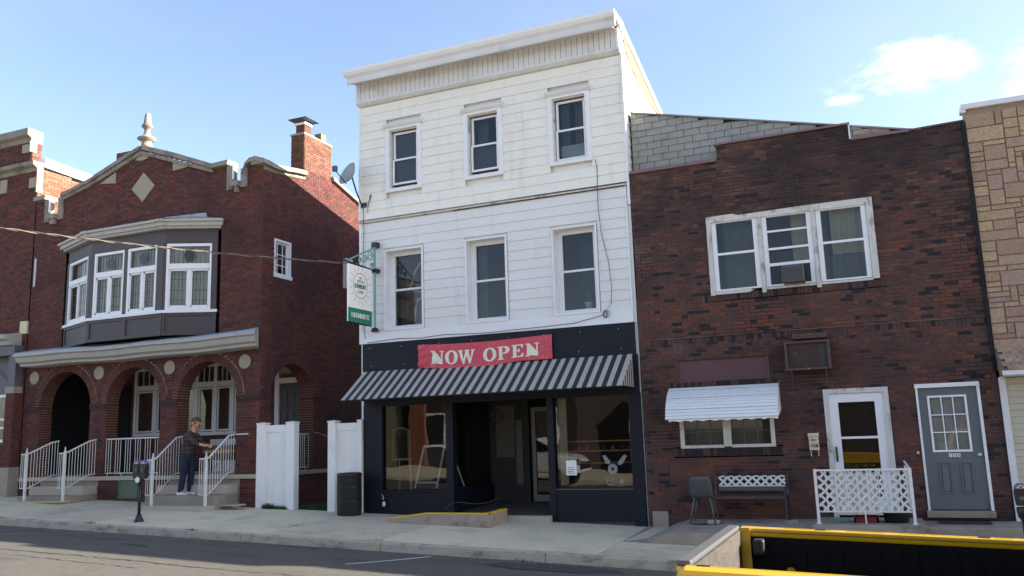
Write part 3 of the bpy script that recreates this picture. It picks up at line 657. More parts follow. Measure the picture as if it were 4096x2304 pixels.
# ---- raised stoop slabs in front of the brown building (all concrete, on the pavement)
def SL(x): return .125+(x+3.35)*.012
sl = MB(); xs = [-4.17, -3.87, -3.62, -3.35, -2.5, -1.16]
zt = [G(-4.17)+.02, G(-3.87)-.045+.012, .06, .125, .13, .14]
for i in range(5):
    a, b = xs[i], xs[i+1]; fa, fb = zt[i], zt[i+1]
    ba, bb_ = zt[i]+.04*(i > 1), zt[i+1]+.04*(i > 0)
    sl.hexa([(a, -1.92, -.4), (b, -1.92, -.4), (b, -.012, -.4), (a, -.012, -.4), (a, -1.92, fa if i else pav(a, -1.92)+.004), (b, -1.92, fb), (b, -.012, bb_), (a, -.012, ba)])
sl.build('stoop_slab', m_conc2, kind='structure')
st = MB().box(-1.16, .52, -1.38, -.05, -.4, .215); st.build('door_stoop', m_conc2, kind='structure', bevel=.015)
MB().box(.52, 2.6, -1.1, -.012, -.5, .17).build('door_stoop', m_conc2, kind='structure', bevel=.015)
MB().box(.52, 2.6, -1.55, -1.1, -.5, .04).build('door_stoop', m_conc2, kind='structure', bevel=.015)

# ================================================================== TAN STONE BUILDING
nb = thing('brick_row_building', (11, 4, G(11)), 'plain brick building beyond the stone one, outside the picture to the right', 'building')
MB().box(7.5, 15, .05, 11, -1, 6.75).build('wall', m_brownmortar, nb); MB().box(7.45, 15, -.05, .3, 6.75, 6.85).build('coping', m_trim2, nb)
tb = thing('stone_building', (4.7, 4, G(5)), 'tan random ashlar stone building at the right edge with beige siding below', 'building')
MB().box(1.9, 7.4, .02, .25, 2.9, 7.2).build('wall', m_tanmortar, tb)
shell(tb, 1.9, 7.4, .25, 11, -.7, 7.0, m_room)
stones = []; occ = {}
U, V = .115, .0885
nu, nv = int(5.5/U), int(4.6/V)
for j in range(nv):
    for i in range(nu):
        if (i, j) in occ: continue
        w = random.choice([2, 2, 3, 4, 4, 3, 5]); h = random.choice([1, 1, 2, 2, 3, 2])
        if i < 2 and j > nv-4: w, h = 4, 3
        while w > 1 and any((i+a, j) in occ for a in range(w)): w -= 1
        while h > 1 and any((i+a, j+b) in occ for a in range(w) for b in range(h)): h -= 1
        w = min(w, nu-i); h = min(h, nv-j)
        for a in range(w):
            for b in range(h): occ[(i+a, j+b)] = 1
        stones.append((1.9+i*U, 1.9+(i+w)*U, 2.6+j*V, 2.6+(j+h)*V))
stones.sort(key=lambda s: s[0]); rest = MB()
for n_, (a, b, c, d) in enumerate(stones):
    if d < 2.62: continue
    pr = random.uniform(.022, .036); t = random.random()
    mb1 = rest if n_ >= 296 else MB()
    mb1.hexa([(a+.006, .02, c+.006), (b-.006, .02, c+.006), (b-.006, .02, d-.006), (a+.006, .02, d-.006), (a+.011, .02-pr, c+.011), (b-.011, .02-pr, c+.011), (b-.011, .02-pr, d-.011), (a+.011, .02-pr, d-.011)], t+.0001)
    if n_ < 296: mb1.build('stone', m_tan, tb)
rest.build('stonework', m_tan, tb, kind='stuff')
MB().box(1.86, 7.4, -.06, .3, 7.2, 7.29).build('coping', m_trim2, tb); MB().prism([(1.86, 7.14), (1.93, 7.14), (1.93, 7.2), (1.86, 7.2)], -.05, .02).build('coping', m_trim2, tb)
# pent roof and beige siding below
for k in range(6):
    y1 = -.02-.1*k; z1_ = 2.98-.065*k; x = 1.93+(.06 if k % 2 else 0)
    while x < 7.4:
        MB().hexa([(x, y1-.12, z1_-.075), (x+.115, y1-.12, z1_-.075), (x+.115, y1, z1_-.01), (x, y1, z1_-.01), (x, y1-.12, z1_-.055), (x+.115, y1-.12, z1_-.055), (x+.115, y1, z1_+.012), (x, y1, z1_+.012)], random.random()+.001).build('roof_tile', m_chim if False else m_tan, tb) if x < 3.2 else None
        x += .12
MB().prism([(0.0, 2.96), (-.62, 2.56), (0.0, 2.5)], 3.2, 7.4, 'x').build('pent_roof', m_tanmortar, tb)
MB().prism([(0.0, 2.93), (-.6, 2.55), (0.0, 2.5)], 1.93, 3.2, 'x').build('pent_roof', m_tanmortar, tb)
MB().box(1.9, 7.4, -.66, -.6, 2.5, 2.57).build('gutter', m_trim2, tb); MB().box(1.92, 7.4, -.6, 0, 2.49, 2.5).build('soffit', m_trim2, tb)
bx('corner_board', m_trim2, tb, 1.9, 2.0, -.06, .1, -.3, 2.49)
z = -.3
while z < 2.45:
    MB().hexa([(2.0, -.035, z), (7.35, -.035, z), (7.35, .05, z), (2.0, .05, z), (2.0, -.02, z+.105), (7.35, -.02, z+.105), (7.35, .05, z+.105), (2.0, .05, z+.105)]).build('siding_board', m_creamsid, tb); z += .107

# ================================================================== WHITE BUILDING
wb = thing('white_building', (-7.4, 3, G(-7)), 'three-storey white clapboard building with cornice above a charcoal cafe shopfront', 'building')
XL, XR = -10.62, -4.2
ups = [(-9.785, -9.05), (-7.775, -7.04), (-5.77, -5.03)]; los = [(-9.96, -8.96), (-7.92, -6.93), (-5.91, -4.93)]
def boards(z, zt, x0, x1, holes, m, pitch=.211, y=0, lab=None):
    k = 0
    while z < zt-.02:
        z2 = min(z+pitch, zt); cuts = [x0, x1]; segs = [(x0, x1)]
        for a, b, c, d in holes:
            if c < z2-.01 and d > z+.01:
                ns = []
                for s, e in segs:
                    if b <= s or a >= e: ns.append((s, e)); continue
                    if a > s: ns.append((s, a))
                    if b < e: ns.append((b, e))
                segs = ns
        for s, e in segs:
            bow = random.uniform(-.002, .002)
            MB().hexa([(s, y-.02+bow, z), (e, y-.02-bow, z), (e, y+.03, z), (s, y+.03, z), (s, y-.002, z2), (e, y-.002, z2), (e, y+.03, z2), (s, y+.03, z2)]).build('siding_board', m, wb)
            MB().box(s, e, y-.008, y+.02, z-.004, z+.002) if False else None
        z += pitch; k += 1
uh = [(a-.09, b+.09, 7.375, 8.96) for a, b in ups]
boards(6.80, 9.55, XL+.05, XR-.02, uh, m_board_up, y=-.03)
lh = [(a-.015, b+.015, 4.17, 6.03) for a, b in los]
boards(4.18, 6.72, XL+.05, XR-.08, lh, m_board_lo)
MB().box(XL, XR-.07, -.03, .03, 3.93, 4.178).build('belt_board', m_trim, wb)
MB().box(XL-.02, XR-.04, -.05, .02, 6.735, 6.765).build('drip_edge', m_oldwhite, wb); MB().prism([(-8.2, 6.72), (-4.22, 6.725), (-4.22, 6.8), (-8.2, 6.745)], -.045, 0).build('gap_shadow_board', m_rust, wb)
MB().box(XL, XL+.055, -.055, .03, 6.8, 9.56).box(XL, XL+.055, -.028, .03, 4.178, 6.73).build('corner_board', m_trim, wb)
MB().box(XR-.03, XR+.015, -.06, .06, 6.32, 9.56).build('corner_board', m_trim, wb); MB().box(XR-.09, XR-.06, -.028, .03, 3.95, 6.72).build('corner_board', m_trim, wb)
# backing wall with window holes (behind the boards)
bk = MB(); hz = [(a, b, 7.44, 8.84) for a, b in ups]+[(a, b, 4.18, 6.02) for a, b in los]
zc_ = sorted({3.93, 9.9}|{v for h in hz for v in (h[2], h[3])})
for i in range(len(zc_)-1):
    z0, z1 = zc_[i], zc_[i+1]; segs = [(XL, XR)]
    for a, b, c, d in hz:
        if c < z1-.01 and d > z0+.01:
            ns = []
            for s, e in segs:
                if b <= s or a >= e: ns.append((s, e)); continue
                ns += [(s, a), (b, e)]
            segs = ns
    for s, e in segs: bk.box(s, e, .035, .3, z0, z1)
bk.build('wall', m_side, wb)
def wtop(y): return 10.2-.232*max(0, y)
# side wall towards the right (sunlit), boarded, and the left one
for X, nm in ((XR, 1), (XL, 0)):
    s = 1 if nm else -1
    MB().prism([(.06, 0), (11, 0), (11, wtop(11)-.1), (.06, wtop(0)-.1)], X-.1*s, X, 'x').build('side_wall', m_side, wb)
    if nm:
        z = 7.0
        while z < 10.1:
            ym = min(11, (10.2-z-.12)/.232)
            if ym > .2: MB().hexa([(X, .06, z), (X+.022, .06, z), (X+.022, ym, z), (X, ym, z), (X, .06, z+.211), (X+.004, .06, z+.211), (X+.004, max(.1, ym-.7), z+.211), (X, max(.1, ym-.7), z+.211)]).build('siding_board', m_side, wb)
            z += .211
MB().prism([(.15, 9.88), (.44, 9.62), (1.0, 9.46), (1.1, 9.34), (3.25, 9.28), (3.4, 9.3), (2.82, 9.6), (1.5, 9.76), (.59, 9.93), (.15, 10.0)], XR+.023, XR+.03, 'x').build('bare_sheathing', mat('bare_plywood', (.22, .12, .075), .8, .1, 6), wb)
MB().prism([(-.2, wtop(0)-.06), (11, wtop(11)-.06), (11, wtop(11)+.04), (-.2, wtop(0)+.1)], XL-.02, XR+.05, 'x').build('roof', m_lightgrey, wb)
MB().prism([(-.15, wtop(0)-.05), (11, wtop(11)-.05), (11, wtop(11)+.02), (-.15, wtop(0)+.07)], XR+.05, XR+.065, 'x').build('rake_board', m_trim, wb)
# cornice: moulding, ribbed frieze, soffit, fascia
MB().prism([(0, 9.55), (-.1, 9.56), (-.165, 9.61), (-.17, 9.655), (0, 9.66)], XL, XR, 'x').build('frieze_moulding', m_trim2, wb)
n = 52; w_ = (XR-.06-XL)/n
for i in range(n):
    a = XL+i*w_; MB().box(a+.006, a+w_-.004, -.155, -.03, 9.655, 10.08).build('frieze_board', m_trim2, wb)
bx('frieze_backing', m_dark, wb, XL+.01, XR-.07, -.146, .0, 9.655, 10.08)
MB().box(XR-.06, XR+.01, -.2, 0, 9.64, 10.08).build('frieze_end', m_trim, wb, bevel=.02)
for i in range(n):
    a = XL+i*w_; MB().prism([(-.155, 10.08), (-.52, 9.985), (-.52, 9.995), (-.155, 10.092)], a+.004, a+w_-.003, 'x').build('soffit_board', m_trim2, wb)
bx('soffit_backing', m_greypanel, wb, XL, XR, -.5, .05, 10.095, 10.12)
MB().prism([(-.5, 9.955), (-.525, 9.955), (-.545, 10.0), (-.555, 10.08), (-.6, 10.14), (-.5, 10.14)], XL-.0, XR+.04, 'x').build('fascia', m_trim2, wb)
MB().prism([(-.5, 10.14), (-.6, 10.14), (-.64, 10.2), (-.64, 10.275), (.1, 10.285), (.1, 10.14)], XL-.05, XR+.06, 'x').build('cornice_cap', m_trim, wb)
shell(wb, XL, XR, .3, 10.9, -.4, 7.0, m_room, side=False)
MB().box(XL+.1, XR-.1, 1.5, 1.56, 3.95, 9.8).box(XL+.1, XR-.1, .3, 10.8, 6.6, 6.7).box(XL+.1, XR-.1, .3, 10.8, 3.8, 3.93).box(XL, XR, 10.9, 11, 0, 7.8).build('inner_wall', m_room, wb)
# upper windows
for i, (a, b) in enumerate(ups):
    z0, z1 = 7.44, 8.84
    t = MB().box(a-.1, a, -.075, .02, z0-.075, z1+.05).box(b, b+.1, -.075, .02, z0-.075, z1+.05).box(a, b, -.075, .02, z0-.075, z0).box(a, b, -.075, .02, z1, z1+.05)
    w = t.build('window', m_trim, wb, label='third-floor sash window, '+('leftmost', 'middle', 'rightmost')[i])
    MB().prism([(0, z1+.05), (-.085, z1+.05), (-.12, z1+.1), (-.13, z1+.15), (0, z1+.15)], a-.14, b+.14, 'x').build('head_moulding', m_trim2, w)
    f = MB(); rect_frame(f, a, b, z0, z1, .03, -.02, .09); f.build('outer_frame', m_rust if False else m_oldwhite, w)
    zm = 8.14
    u_ = MB(); rect_frame(u_, a+.055, b-.035, zm-.02, z1-.045, .05, .05, .085, wb=.045); u_.build('sash', m_trim, w)
    l_ = MB(); rect_frame(l_, a+.045, b-.03, z0+(.1 if i < 2 else .03), zm-.02+.02, .045, .015, .05, wt=.03); l_.build('sash', m_trim, w)
    MB().quad((a+.09, .07, zm), (b-.08, .07, zm), (b-.08, .07, z1-.08), (a+.09, .07, z1-.08)).build('pane', m_glass, w)
    MB().quad((a+.08, .035, z0+.1), (b-.07, .035, z0+.1), (b-.07, .035, zm-.02), (a+.08, .035, zm-.02)).build('pane', m_glass, w)
    bx('insect_screen', mat('blue_grey_screen', (.075, .085, .105), .8) if 'blue_grey_screen' not in MATS else MATS['blue_grey_screen'], w, a+.03, b-.03, .12, .125, z0+.03, 8.13 if i == 1 else (7.5 if i == 2 else z1-.05))
    bx('shade_gap', m_wood, w, a+.03, b-.03, .0, .1, z1-.045, z1-.03)
curtain(-7.68, -7.42, 7.45, 8.8, .3, m_curtain, wb, .02, 40); curtain(-5.66, -5.48, 7.5, 8.8, .25, m_curtain, wb, .02, 45); curtain(-5.36, -5.1, 7.5, 8.8, .25, m_curtain, wb, .02, 45)
bx('roller_shade', mat('pale_blue_shade', (.4, .47, .47), .9), wb, -5.68, -5.1, .2, .22, 7.5, 7.85)
# lower deep-set windows
for i, (a, b) in enumerate(los):
    z0, z1 = 4.18, 6.02
    t = MB().box(a, a+.035, -.045, .28, z0, z1).box(b-.035, b, -.045, .28, z0, z1).box(a+.035, b-.035, -.045, .28, z1-.03, z1).prism([(-.05, z0), (.28, z0), (.28, z0+.09), (-.05, z0+.05)], a+.035, b-.035, 'x')
    w = t.build('window', m_trim, wb, label='deep-set second-floor sash window, '+('leftmost', 'middle', 'rightmost')[i])
    f = MB(); rect_frame(f, a+.035, b-.035, z0+.07, z1-.03, .115, .2, .28, wt=.08, wb=.06); f.build('outer_frame', m_trim, w)
    zm = 5.13; ga, gb = a+.15, b-.15
    MB().box(ga, gb, .19, .27, zm-.03, zm+.015).build('sash_rail', m_trim, w)
    MB().quad((ga, .26, zm), (gb, .26, zm), (gb, .26, z1-.1), (ga, .26, z1-.1)).build('pane', m_glass, w)
    MB().quad((ga, .23, z0+.13), (gb, .23, z0+.13), (gb, .23, zm-.02), (ga, .23, zm-.02)).build('pane', m_glass, w)
# hanging fabric pattern in the left window, drapes in the middle one
curtain(-9.82, -9.2, 4.25, 5.95, .5, mat('mauve_drape', (.14, .08, .08), .9, .3, 5), wb, .03, 22)
cv = MB(); cpts = [(-9.28, 5.75), (-9.42, 5.55), (-9.5, 5.3), (-9.56, 5.2), (-9.45, 5.12), (-9.3, 5.08), (-9.15, 5.12)]
cv.tube([(x, .44, z) for x, z in cpts], [.02, .035, .035, .03, .035, .03, .02], 6); cv.tube([(-9.2, .44, 4.95), (-9.36, .44, 4.9), (-9.42, .44, 4.7), (-9.44, .44, 4.4)], [.02, .04, .035, .012], 6)
cv.build('scroll_pattern', m_lace, wb)
curtain(-7.8, -7.6, 4.25, 5.95, .45, m_curtain, wb, .02, 30); curtain(-5.6, -5.15, 4.7, 5.9, .9, mat('dark_green_drape', (.03, .05, .045), .9), wb, .03, 22)
pt = thing('potted_plant', (-5.3, .42, 4.27), 'green houseplant in a white pot behind the rightmost second-floor window', 'plant')
MB().lathe([(.06, 0), (.085, .16), (.09, .17)], (-5.3, .42, 4.3), 14).build('pot', m_pot, pt, smooth=True)
lv = MB()
for i in range(26):
    a_ = random.uniform(0, 2*pi); L_ = random.uniform(.12, .26); el = random.uniform(.3, 1.3); c = Vector((-5.3, .42, 4.47)); d = Vector((cos(a_)*cos(el), sin(a_)*cos(el)*.6, sin(el))); s = Vector((-sin(a_), cos(a_), 0))*.022
    e = c+d*L_+Vector((0, 0, -.05*cos(el))); m_ = c+d*L_*.6; lv.add([c, m_+s, e, m_-s], [(0, 1, 2, 3)])
lv.build('foliage', m_plant, pt)
# ---- shopfront
bx('sign_board', m_black, wb, XL+.08, XR-.06, -.02, .25, 3.3, 3.925)
sc = MB()
for x in (-10.35, -9.5, -8.6, -7.8, -7.0, -6.2, -5.4, -4.55):
    for z in (3.42, 3.82): sc.lathe([(.012, 0), (.012, -.006)], (x+random.uniform(-.05, .05), -.02, z), 6, 'y')
sc.build('screw_head', m_stonelight, wb)
MB().box(XL+.1, -10.04, -.02, .2, .05, 2.55).build('pier', m_black, wb); MB().box(-10.04, -8.47, -.01, .15, .12, .7).build('stall_riser', m_black, wb); MB().box(-8.47, -8.3, -.03, .15, .12, 2.55).build('pier', m_black, wb)
MB().box(-10.04, -8.47, -.04, -.01, .68, .72).build('window_sill', m_black, wb)
MB().box(-6.17, -6.03, -.03, .15, .1, 2.55).build('pier', m_black, wb); MB().box(-6.03, -4.45, -.01, .15, .1, .71).build('stall_riser', m_black, wb); MB().box(-4.45, XR-.02, -.03, .2, -.05, 2.55).build('pier', m_black, wb)
MB().box(-6.03, -4.45, -.025, 0, .705, .72).build('window_sill', m_greypanel, wb)
MB().box(-6.1, XR-.1, .03, .1, -.05, .1).build('plinth', m_rust, wb)
MB().box(XL+.1, XR-.03, 0, .25, 2.52, 3.3).build('lintel', m_black, wb)
MB().quad((-10.04, .06, .72), (-8.47, .06, .72), (-8.47, .06, 2.52), (-10.04, .06, 2.52)).build('shop_window', m_shopglass, wb)
MB().quad((-6.03, .06, .72), (-4.45, .06, .72), (-4.45, .06, 2.52), (-6.03, .06, 2.52)).build('shop_window', m_shopglass, wb)
MB().quad((-8.38, .1, .75), (-8.15, 1.5, .75), (-8.15, 1.5, 2.5), (-8.38, .1, 2.5)).build('return_window', m_shopglass, wb)
MB().hexa([(-8.4, .08, .1), (-8.32, .08, .1), (-8.1, 1.6, .1), (-8.2, 1.6, .1), (-8.4, .08, .75), (-8.32, .08, .75), (-8.1, 1.6, .75), (-8.2, 1.6, .75)]).build('stall_riser', m_black, wb)
MB().quad((-6.1, .1, .75), (-6.35, 1.5, .75), (-6.35, 1.5, 2.5), (-6.1, .1, 2.5)).build('return_window', m_shopglass, wb)
MB().hexa([(-6.14, .08, .1), (-6.06, .08, .1), (-6.3, 1.6, .1), (-6.4, 1.6, .1), (-6.14, .08, .75), (-6.06, .08, .75), (-6.3, 1.6, .75), (-6.4, 1.6, .75)]).build('stall_riser', m_black, wb)
MB().hexa([(-8.3, -.1, -.1), (-6.17, -.1, -.1), (-6.3, 1.6, -.1), (-8.2, 1.6, -.1), (-8.3, -.1, .215), (-6.17, -.1, .215), (-6.3, 1.6, .34), (-8.2, 1.6, .34)]).build('entry_floor', mat('dark_entry_floor', (.07, .055, .045), .7, .2, 5), wb)
bx('entry_step', m_conc3, wb, -7.1, -6.1, -.28, -.1, -.05, .215)
MB().box(XL+.1, XR-.1, .25, 1.6, 2.6, 2.66).build('soffit', m_dark, wb)
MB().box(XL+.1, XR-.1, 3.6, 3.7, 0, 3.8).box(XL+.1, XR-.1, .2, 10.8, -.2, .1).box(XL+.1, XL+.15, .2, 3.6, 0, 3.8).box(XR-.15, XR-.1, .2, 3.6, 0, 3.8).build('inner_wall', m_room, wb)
bx('shop_floor', m_wood, wb, -10.5, -8.45, .2, 3.5, .3, .66); bx('shop_floor', m_wood, wb, -6.0, -4.35, .2, 3.5, .3, .66)
# recess back wall, blind panel, door
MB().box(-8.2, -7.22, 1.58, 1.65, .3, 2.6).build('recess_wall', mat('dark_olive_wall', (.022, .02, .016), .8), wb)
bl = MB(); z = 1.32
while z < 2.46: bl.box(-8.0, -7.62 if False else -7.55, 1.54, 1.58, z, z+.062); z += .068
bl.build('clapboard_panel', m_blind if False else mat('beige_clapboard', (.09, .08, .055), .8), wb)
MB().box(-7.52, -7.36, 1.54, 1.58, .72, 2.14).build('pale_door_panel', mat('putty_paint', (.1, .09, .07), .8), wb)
f = MB(); rect_frame(f, -7.12, -6.3, .36, 2.4, .09, 1.5, 1.56, wb=.14); dr = f.build('door', m_greypanel if False else mat('putty_grey_paint', (.15, .13, .115), .6), wb, label='glazed shop door in the dark recess')
MB().quad((-7.03, 1.53, .5), (-6.39, 1.53, .5), (-6.39, 1.53, 2.31), (-7.03, 1.53, 2.31)).build('pane', m_shopglass, dr)
wr = thing('wreath', (-7.8, 1.45, 2.1), 'small dark wreath hanging in the shop entrance recess', 'wreath')
tw = MB()
for i in range(90):
    a_ = 2*pi*i/90; rr_ = .12+random.uniform(-.02, .02); p = Vector((-7.95+rr_*cos(a_), 1.5+random.uniform(-.02, .02), 2.24+rr_*sin(a_))); d = Vector((random.uniform(-1, 1), random.uniform(-.4, .4), random.uniform(-1, 1))).normalized()*.035
    s = d.cross(Vector((0, 1, 0))).normalized()*.008; tw.add([p-d, p+s, p+d, p-s], [(0, 1, 2, 3)])
tw.tube([(-7.95+.12*cos(2*pi*i/20), 1.5, 2.24+.12*sin(2*pi*i/20)) for i in range(21)], .016, 6); tw.build('twig_ring', m_wood, wr)
# things in the shop windows
ab = thing('sandwich_board', (-9.05, .35, .66), 'white framed sandwich board leaning inside the left shop window', 'board')
def leanquad(pts, th, m, nm, par):
    b = MB(); 
    for i in range(len(pts)-1): b.tube([pts[i], pts[i+1]], th, 4)
    return b.build(nm, m, par)
m_bright = mat('bright_white_paint', (.88, .9, .92), .4)
leanquad([(-9.33, .14, .74), (-9.12, .2, 1.63), (-8.62, .2, 1.63)], .024, m_bright, 'frame', ab); leanquad([(-8.62, .2, 1.63), (-8.8, .14, .74)], .024, m_bright, 'frame', ab); leanquad([(-9.29, .15, .86), (-8.78, .15, .86)], .022, m_bright, 'frame', ab)
MB().add([(-9.29, .16, .86), (-8.78, .16, .86), (-8.63, .21, 1.6), (-9.12, .21, 1.6)], [(0, 1, 2, 3)]).build('chalk_panel', m_black, ab)
leanquad([(-8.62, .45, 1.62), (-8.42, .75, .68)], .016, m_bright, 'rear_leg', ab)
es = thing('easel_chalkboard', (-9.9, .5, .66), 'pale wooden easel holding a dark chalkboard in the left shop window', 'chalkboard')
leanquad([(-10.09, .5, 1.36), (-10.07, .5, 2.0), (-9.88, .5, 2.05), (-9.7, .5, 2.0), (-9.68, .5, 1.36), (-10.09, .5, 1.36)], .016, m_lightwood, 'frame', es)
bx('slate', m_black, es, -10.08, -9.69, .5, .51, 1.37, 2.0); leanquad([(-9.93, .52, 1.36), (-9.93, .52, .67)], .02, m_lightwood, 'leg', es); leanquad([(-9.7, .54, 2.0), (-9.66, .56, .67)], .03, m_lightwood, 'leg', es); leanquad([(-9.95, .54, .95), (-10.12, .7, .67)], .012, m_lightwood, 'leg', es)
bx('ledge', m_lightwood, es, -10.12, -9.6, .46, .52, 1.33, 1.36)
sh = thing('display_shelf', (-5.25, .35, 1.3), 'orange wooden shelves with small pink wares behind the right shop window', 'shelf')
for z_ in (1.62, 1.42, 1.18): bx('shelf_board', m_orangewood, sh, -5.95, -4.5, .3 if z_ > 1.5 else .6, .34 if z_ > 1.5 else .95, z_, z_+.025)
for x_ in (-5.93, -4.55): bx('upright', m_wood, sh, x_, x_+.03, .9, .95, .66, 1.64)
NTH = ['leftmost', 'second', 'third', 'fourth', 'fifth', 'sixth', 'seventh']
for i in range(7):
    x_ = -5.75+i*.18; ob = MB().lathe([(.02, 0), (.035, .03), (.03, .07), (.012, .09)], (x_, .7, 1.445), 10).build('cup', random.choice([mat('pink_glaze', (.4, .16, .17), .4) if 'pink_glaze' not in MATS else MATS['pink_glaze'], m_wood, m_maroon]), None, smooth=True)
    setp(ob, NTH[i]+' small cup from the left on the orange shop-window shelf', 'cup', 'cups on the shelf in the shop window')
ob = MB().box(-5.82, -5.6, .045, .05, .98, 1.27).build('paper_notice', m_sign, None); setp(ob, 'white paper notice taped inside the right shop window', 'notice')
b = MB()
for i in range(4): b.box(-5.79, -5.66+.03*(i % 2), .040, .0445, 1.12-.035*i, 1.13-.035*i)
o2 = b.build('print', m_greypanel, ob)
dc = thing('window_decals', (-4.85, .05, .8), 'pale drawn coffee cup, doughnut and hand decals on the right shop window', 'decal')
def ring(cx, cz, r, w, sq=1): 
    b = MB(); n = 20
    for i in range(n):
        a, c = 2*pi*i/n, 2*pi*(i+1)/n; P = lambda t, q: (cx+q*cos(t), .05, cz+q*sin(t)*sq); b.quad(P(a, r), P(c, r), P(c, r+w), P(a, r+w))
    return b
m_decal = mat('decal_white', (.24, .24, .23), .7)
ring(-4.86, 1.09, .03, .07).build('doughnut', m_decal, dc); ring(-4.93, .9, .07, .02, .4).build('cup_rim', m_decal, dc); MB().add([(-5.0, .05, .88), (-4.97, .05, .78), (-4.86, .05, .78), (-4.84, .05, .8), (-4.96, .05, .8), (-4.98, .05, .88)], [(0, 1, 2, 3, 4, 5)]).build('cup_side', m_decal, dc)
MB().add([(-4.74, .05, .86), (-4.72, .05, .8), (-4.66, .05, .8), (-4.63, .05, .86), (-4.68, .05, .92)], [(0, 1, 2, 3, 4)]).build('cupcake', m_decal, dc)
MB().add([(-5.06, .05, 1.35), (-5.0, .05, 1.2), (-4.92, .05, 1.18), (-4.9, .05, 1.24), (-5.0, .05, 1.36)], [(0, 1, 2, 3, 4)]).build('cup_sketch', m_decal, dc); MB().add([(-4.62, .05, 1.36), (-4.75, .05, 1.22), (-4.74, .05, 1.16), (-4.66, .05, 1.18), (-4.56, .05, 1.34)], [(0, 1, 2, 3, 4)]).build('cup_sketch', m_decal, dc)
MB().box(-5.95, -5.78, .07, .08, .8, 2.5).build('return_column', m_blind, wb)
# striped awning, every stripe a panel
aw = thing('striped_awning', (-7.4, -.5, 2.6), 'black and pale grey striped canvas awning over the cafe shopfront', 'awning')
n = 63; x0, x1 = XL+.12, XR-.1; A0, A1 = -10.55, -4.02; ytop, ztop, ybot, zbot = -.03, 3.3, -.92, 2.66
for i in range(n):
    f0, f1 = i/n, (i+1)/n; xa, xb = -10.5+6.18*f0, -10.5+6.18*f1; m_ = m_awngrey if i % 2 == 0 else m_awnblack
    MB().hexa([(xa, ybot, zbot-.012), (xb, ybot, zbot-.012), (xb, ytop, ztop-.012), (xa, ytop, ztop-.012), (xa, ybot, zbot), (xb, ybot, zbot), (xb, ytop, ztop), (xa, ytop, ztop)]).build('stripe', m_, aw)
for side, X in ((1, -4.32), (-1, -10.5)):
    for i in range(12):
        ya, yb = ytop+(ybot-ytop)*i/12, ytop+(ybot-ytop)*(i+1)/12; za, zb2 = ztop+(zbot-ztop)*i/12, ztop+(zbot-ztop)*(i+1)/12
        MB().prism([(ya, zbot-.01), (yb, zbot-.01), (yb, zb2-.013), (ya, za-.013)], X, X+.01*side, 'x').build('end_stripe', m_awngrey if i % 2 else m_awnblack, aw)
MB().tube([(-10.5, ybot+.02, zbot-.02), (-4.32, ybot+.02, zbot-.02)], .018).build('frame_bar', m_blackk, aw)
# banner
bn = thing('banner', (-7.5, -.09, 3.27), 'red vinyl banner reading NOW OPEN above the striped awning', 'banner')
def bpos(u, v):      # u 0..1 along, v 0..1 up
    x = -9.07+3.1*u; zt_ = 3.81-.05*sin(pi*u)*(1-.3*u); zb_ = 3.31-.07*sin(pi*min(1, u*1.3))-.0; z = zb_+(zt_-zb_)*v
    f = .018*sin(18*u+9*(1-v))*math.exp(-5*u)*2+.008*sin(9*u+4*v)
    return (x, -.07-abs(f)*1.2-.01*(1-v), z)
g = grid(bpos, 90, 16)
g.build('vinyl_sheet', m_banner, bn, smooth=True)
LET = {'N': [[(0, 0), (.3, 0), (.3, .08), (.21, .08), (.21, .75), (.2, .75), (.7, 0), (.82, 0), (.82, .92), (.92, .92), (.92, 1), (.62, 1), (.62, .92), (.72, .92), (.72, .4), (.28, 1), (0, 1), (0, .92), (.1, .92), (.1, .08), (0, .08)]],
       'W': [[(0, 1), (.36, 1), (.36, .92), (.3, .92), (.42, .36), (.56, .92), (.49, .92), (.49, 1), (.82, 1), (.82, .92), (.76, .92), (.88, .36), (1.0, .92), (.93, .92), (.93, 1), (1.2, 1), (1.2, .92), (1.13, .92), (.9, 0), (.78, 0), (.63, .56), (.47, 0), (.34, 0), (.09, .92), (0, .92)]],
       'E': [[(0, 0), (.78, 0), (.8, .3), (.72, .3), (.6, .09), (.34, .09), (.34, .47), (.44, .47), (.48, .38), (.55, .38), (.55, .66), (.48, .66), (.44, .56), (.34, .56), (.34, .91), (.58, .91), (.7, .72), (.77, .72), (.76, 1), (0, 1), (0, .92), (.1, .92), (.1, .08), (0, .08)]],
       'P': [[(0, 0), (.44, 0), (.44, .08), (.34, .08), (.34, .42), (.5, .42), (.68, .47), (.8, .58), (.82, .71), (.8, .85), (.68, .96), (.5, 1), (0, 1), (0, .92), (.1, .92), (.1, .08), (0, .08)]]}
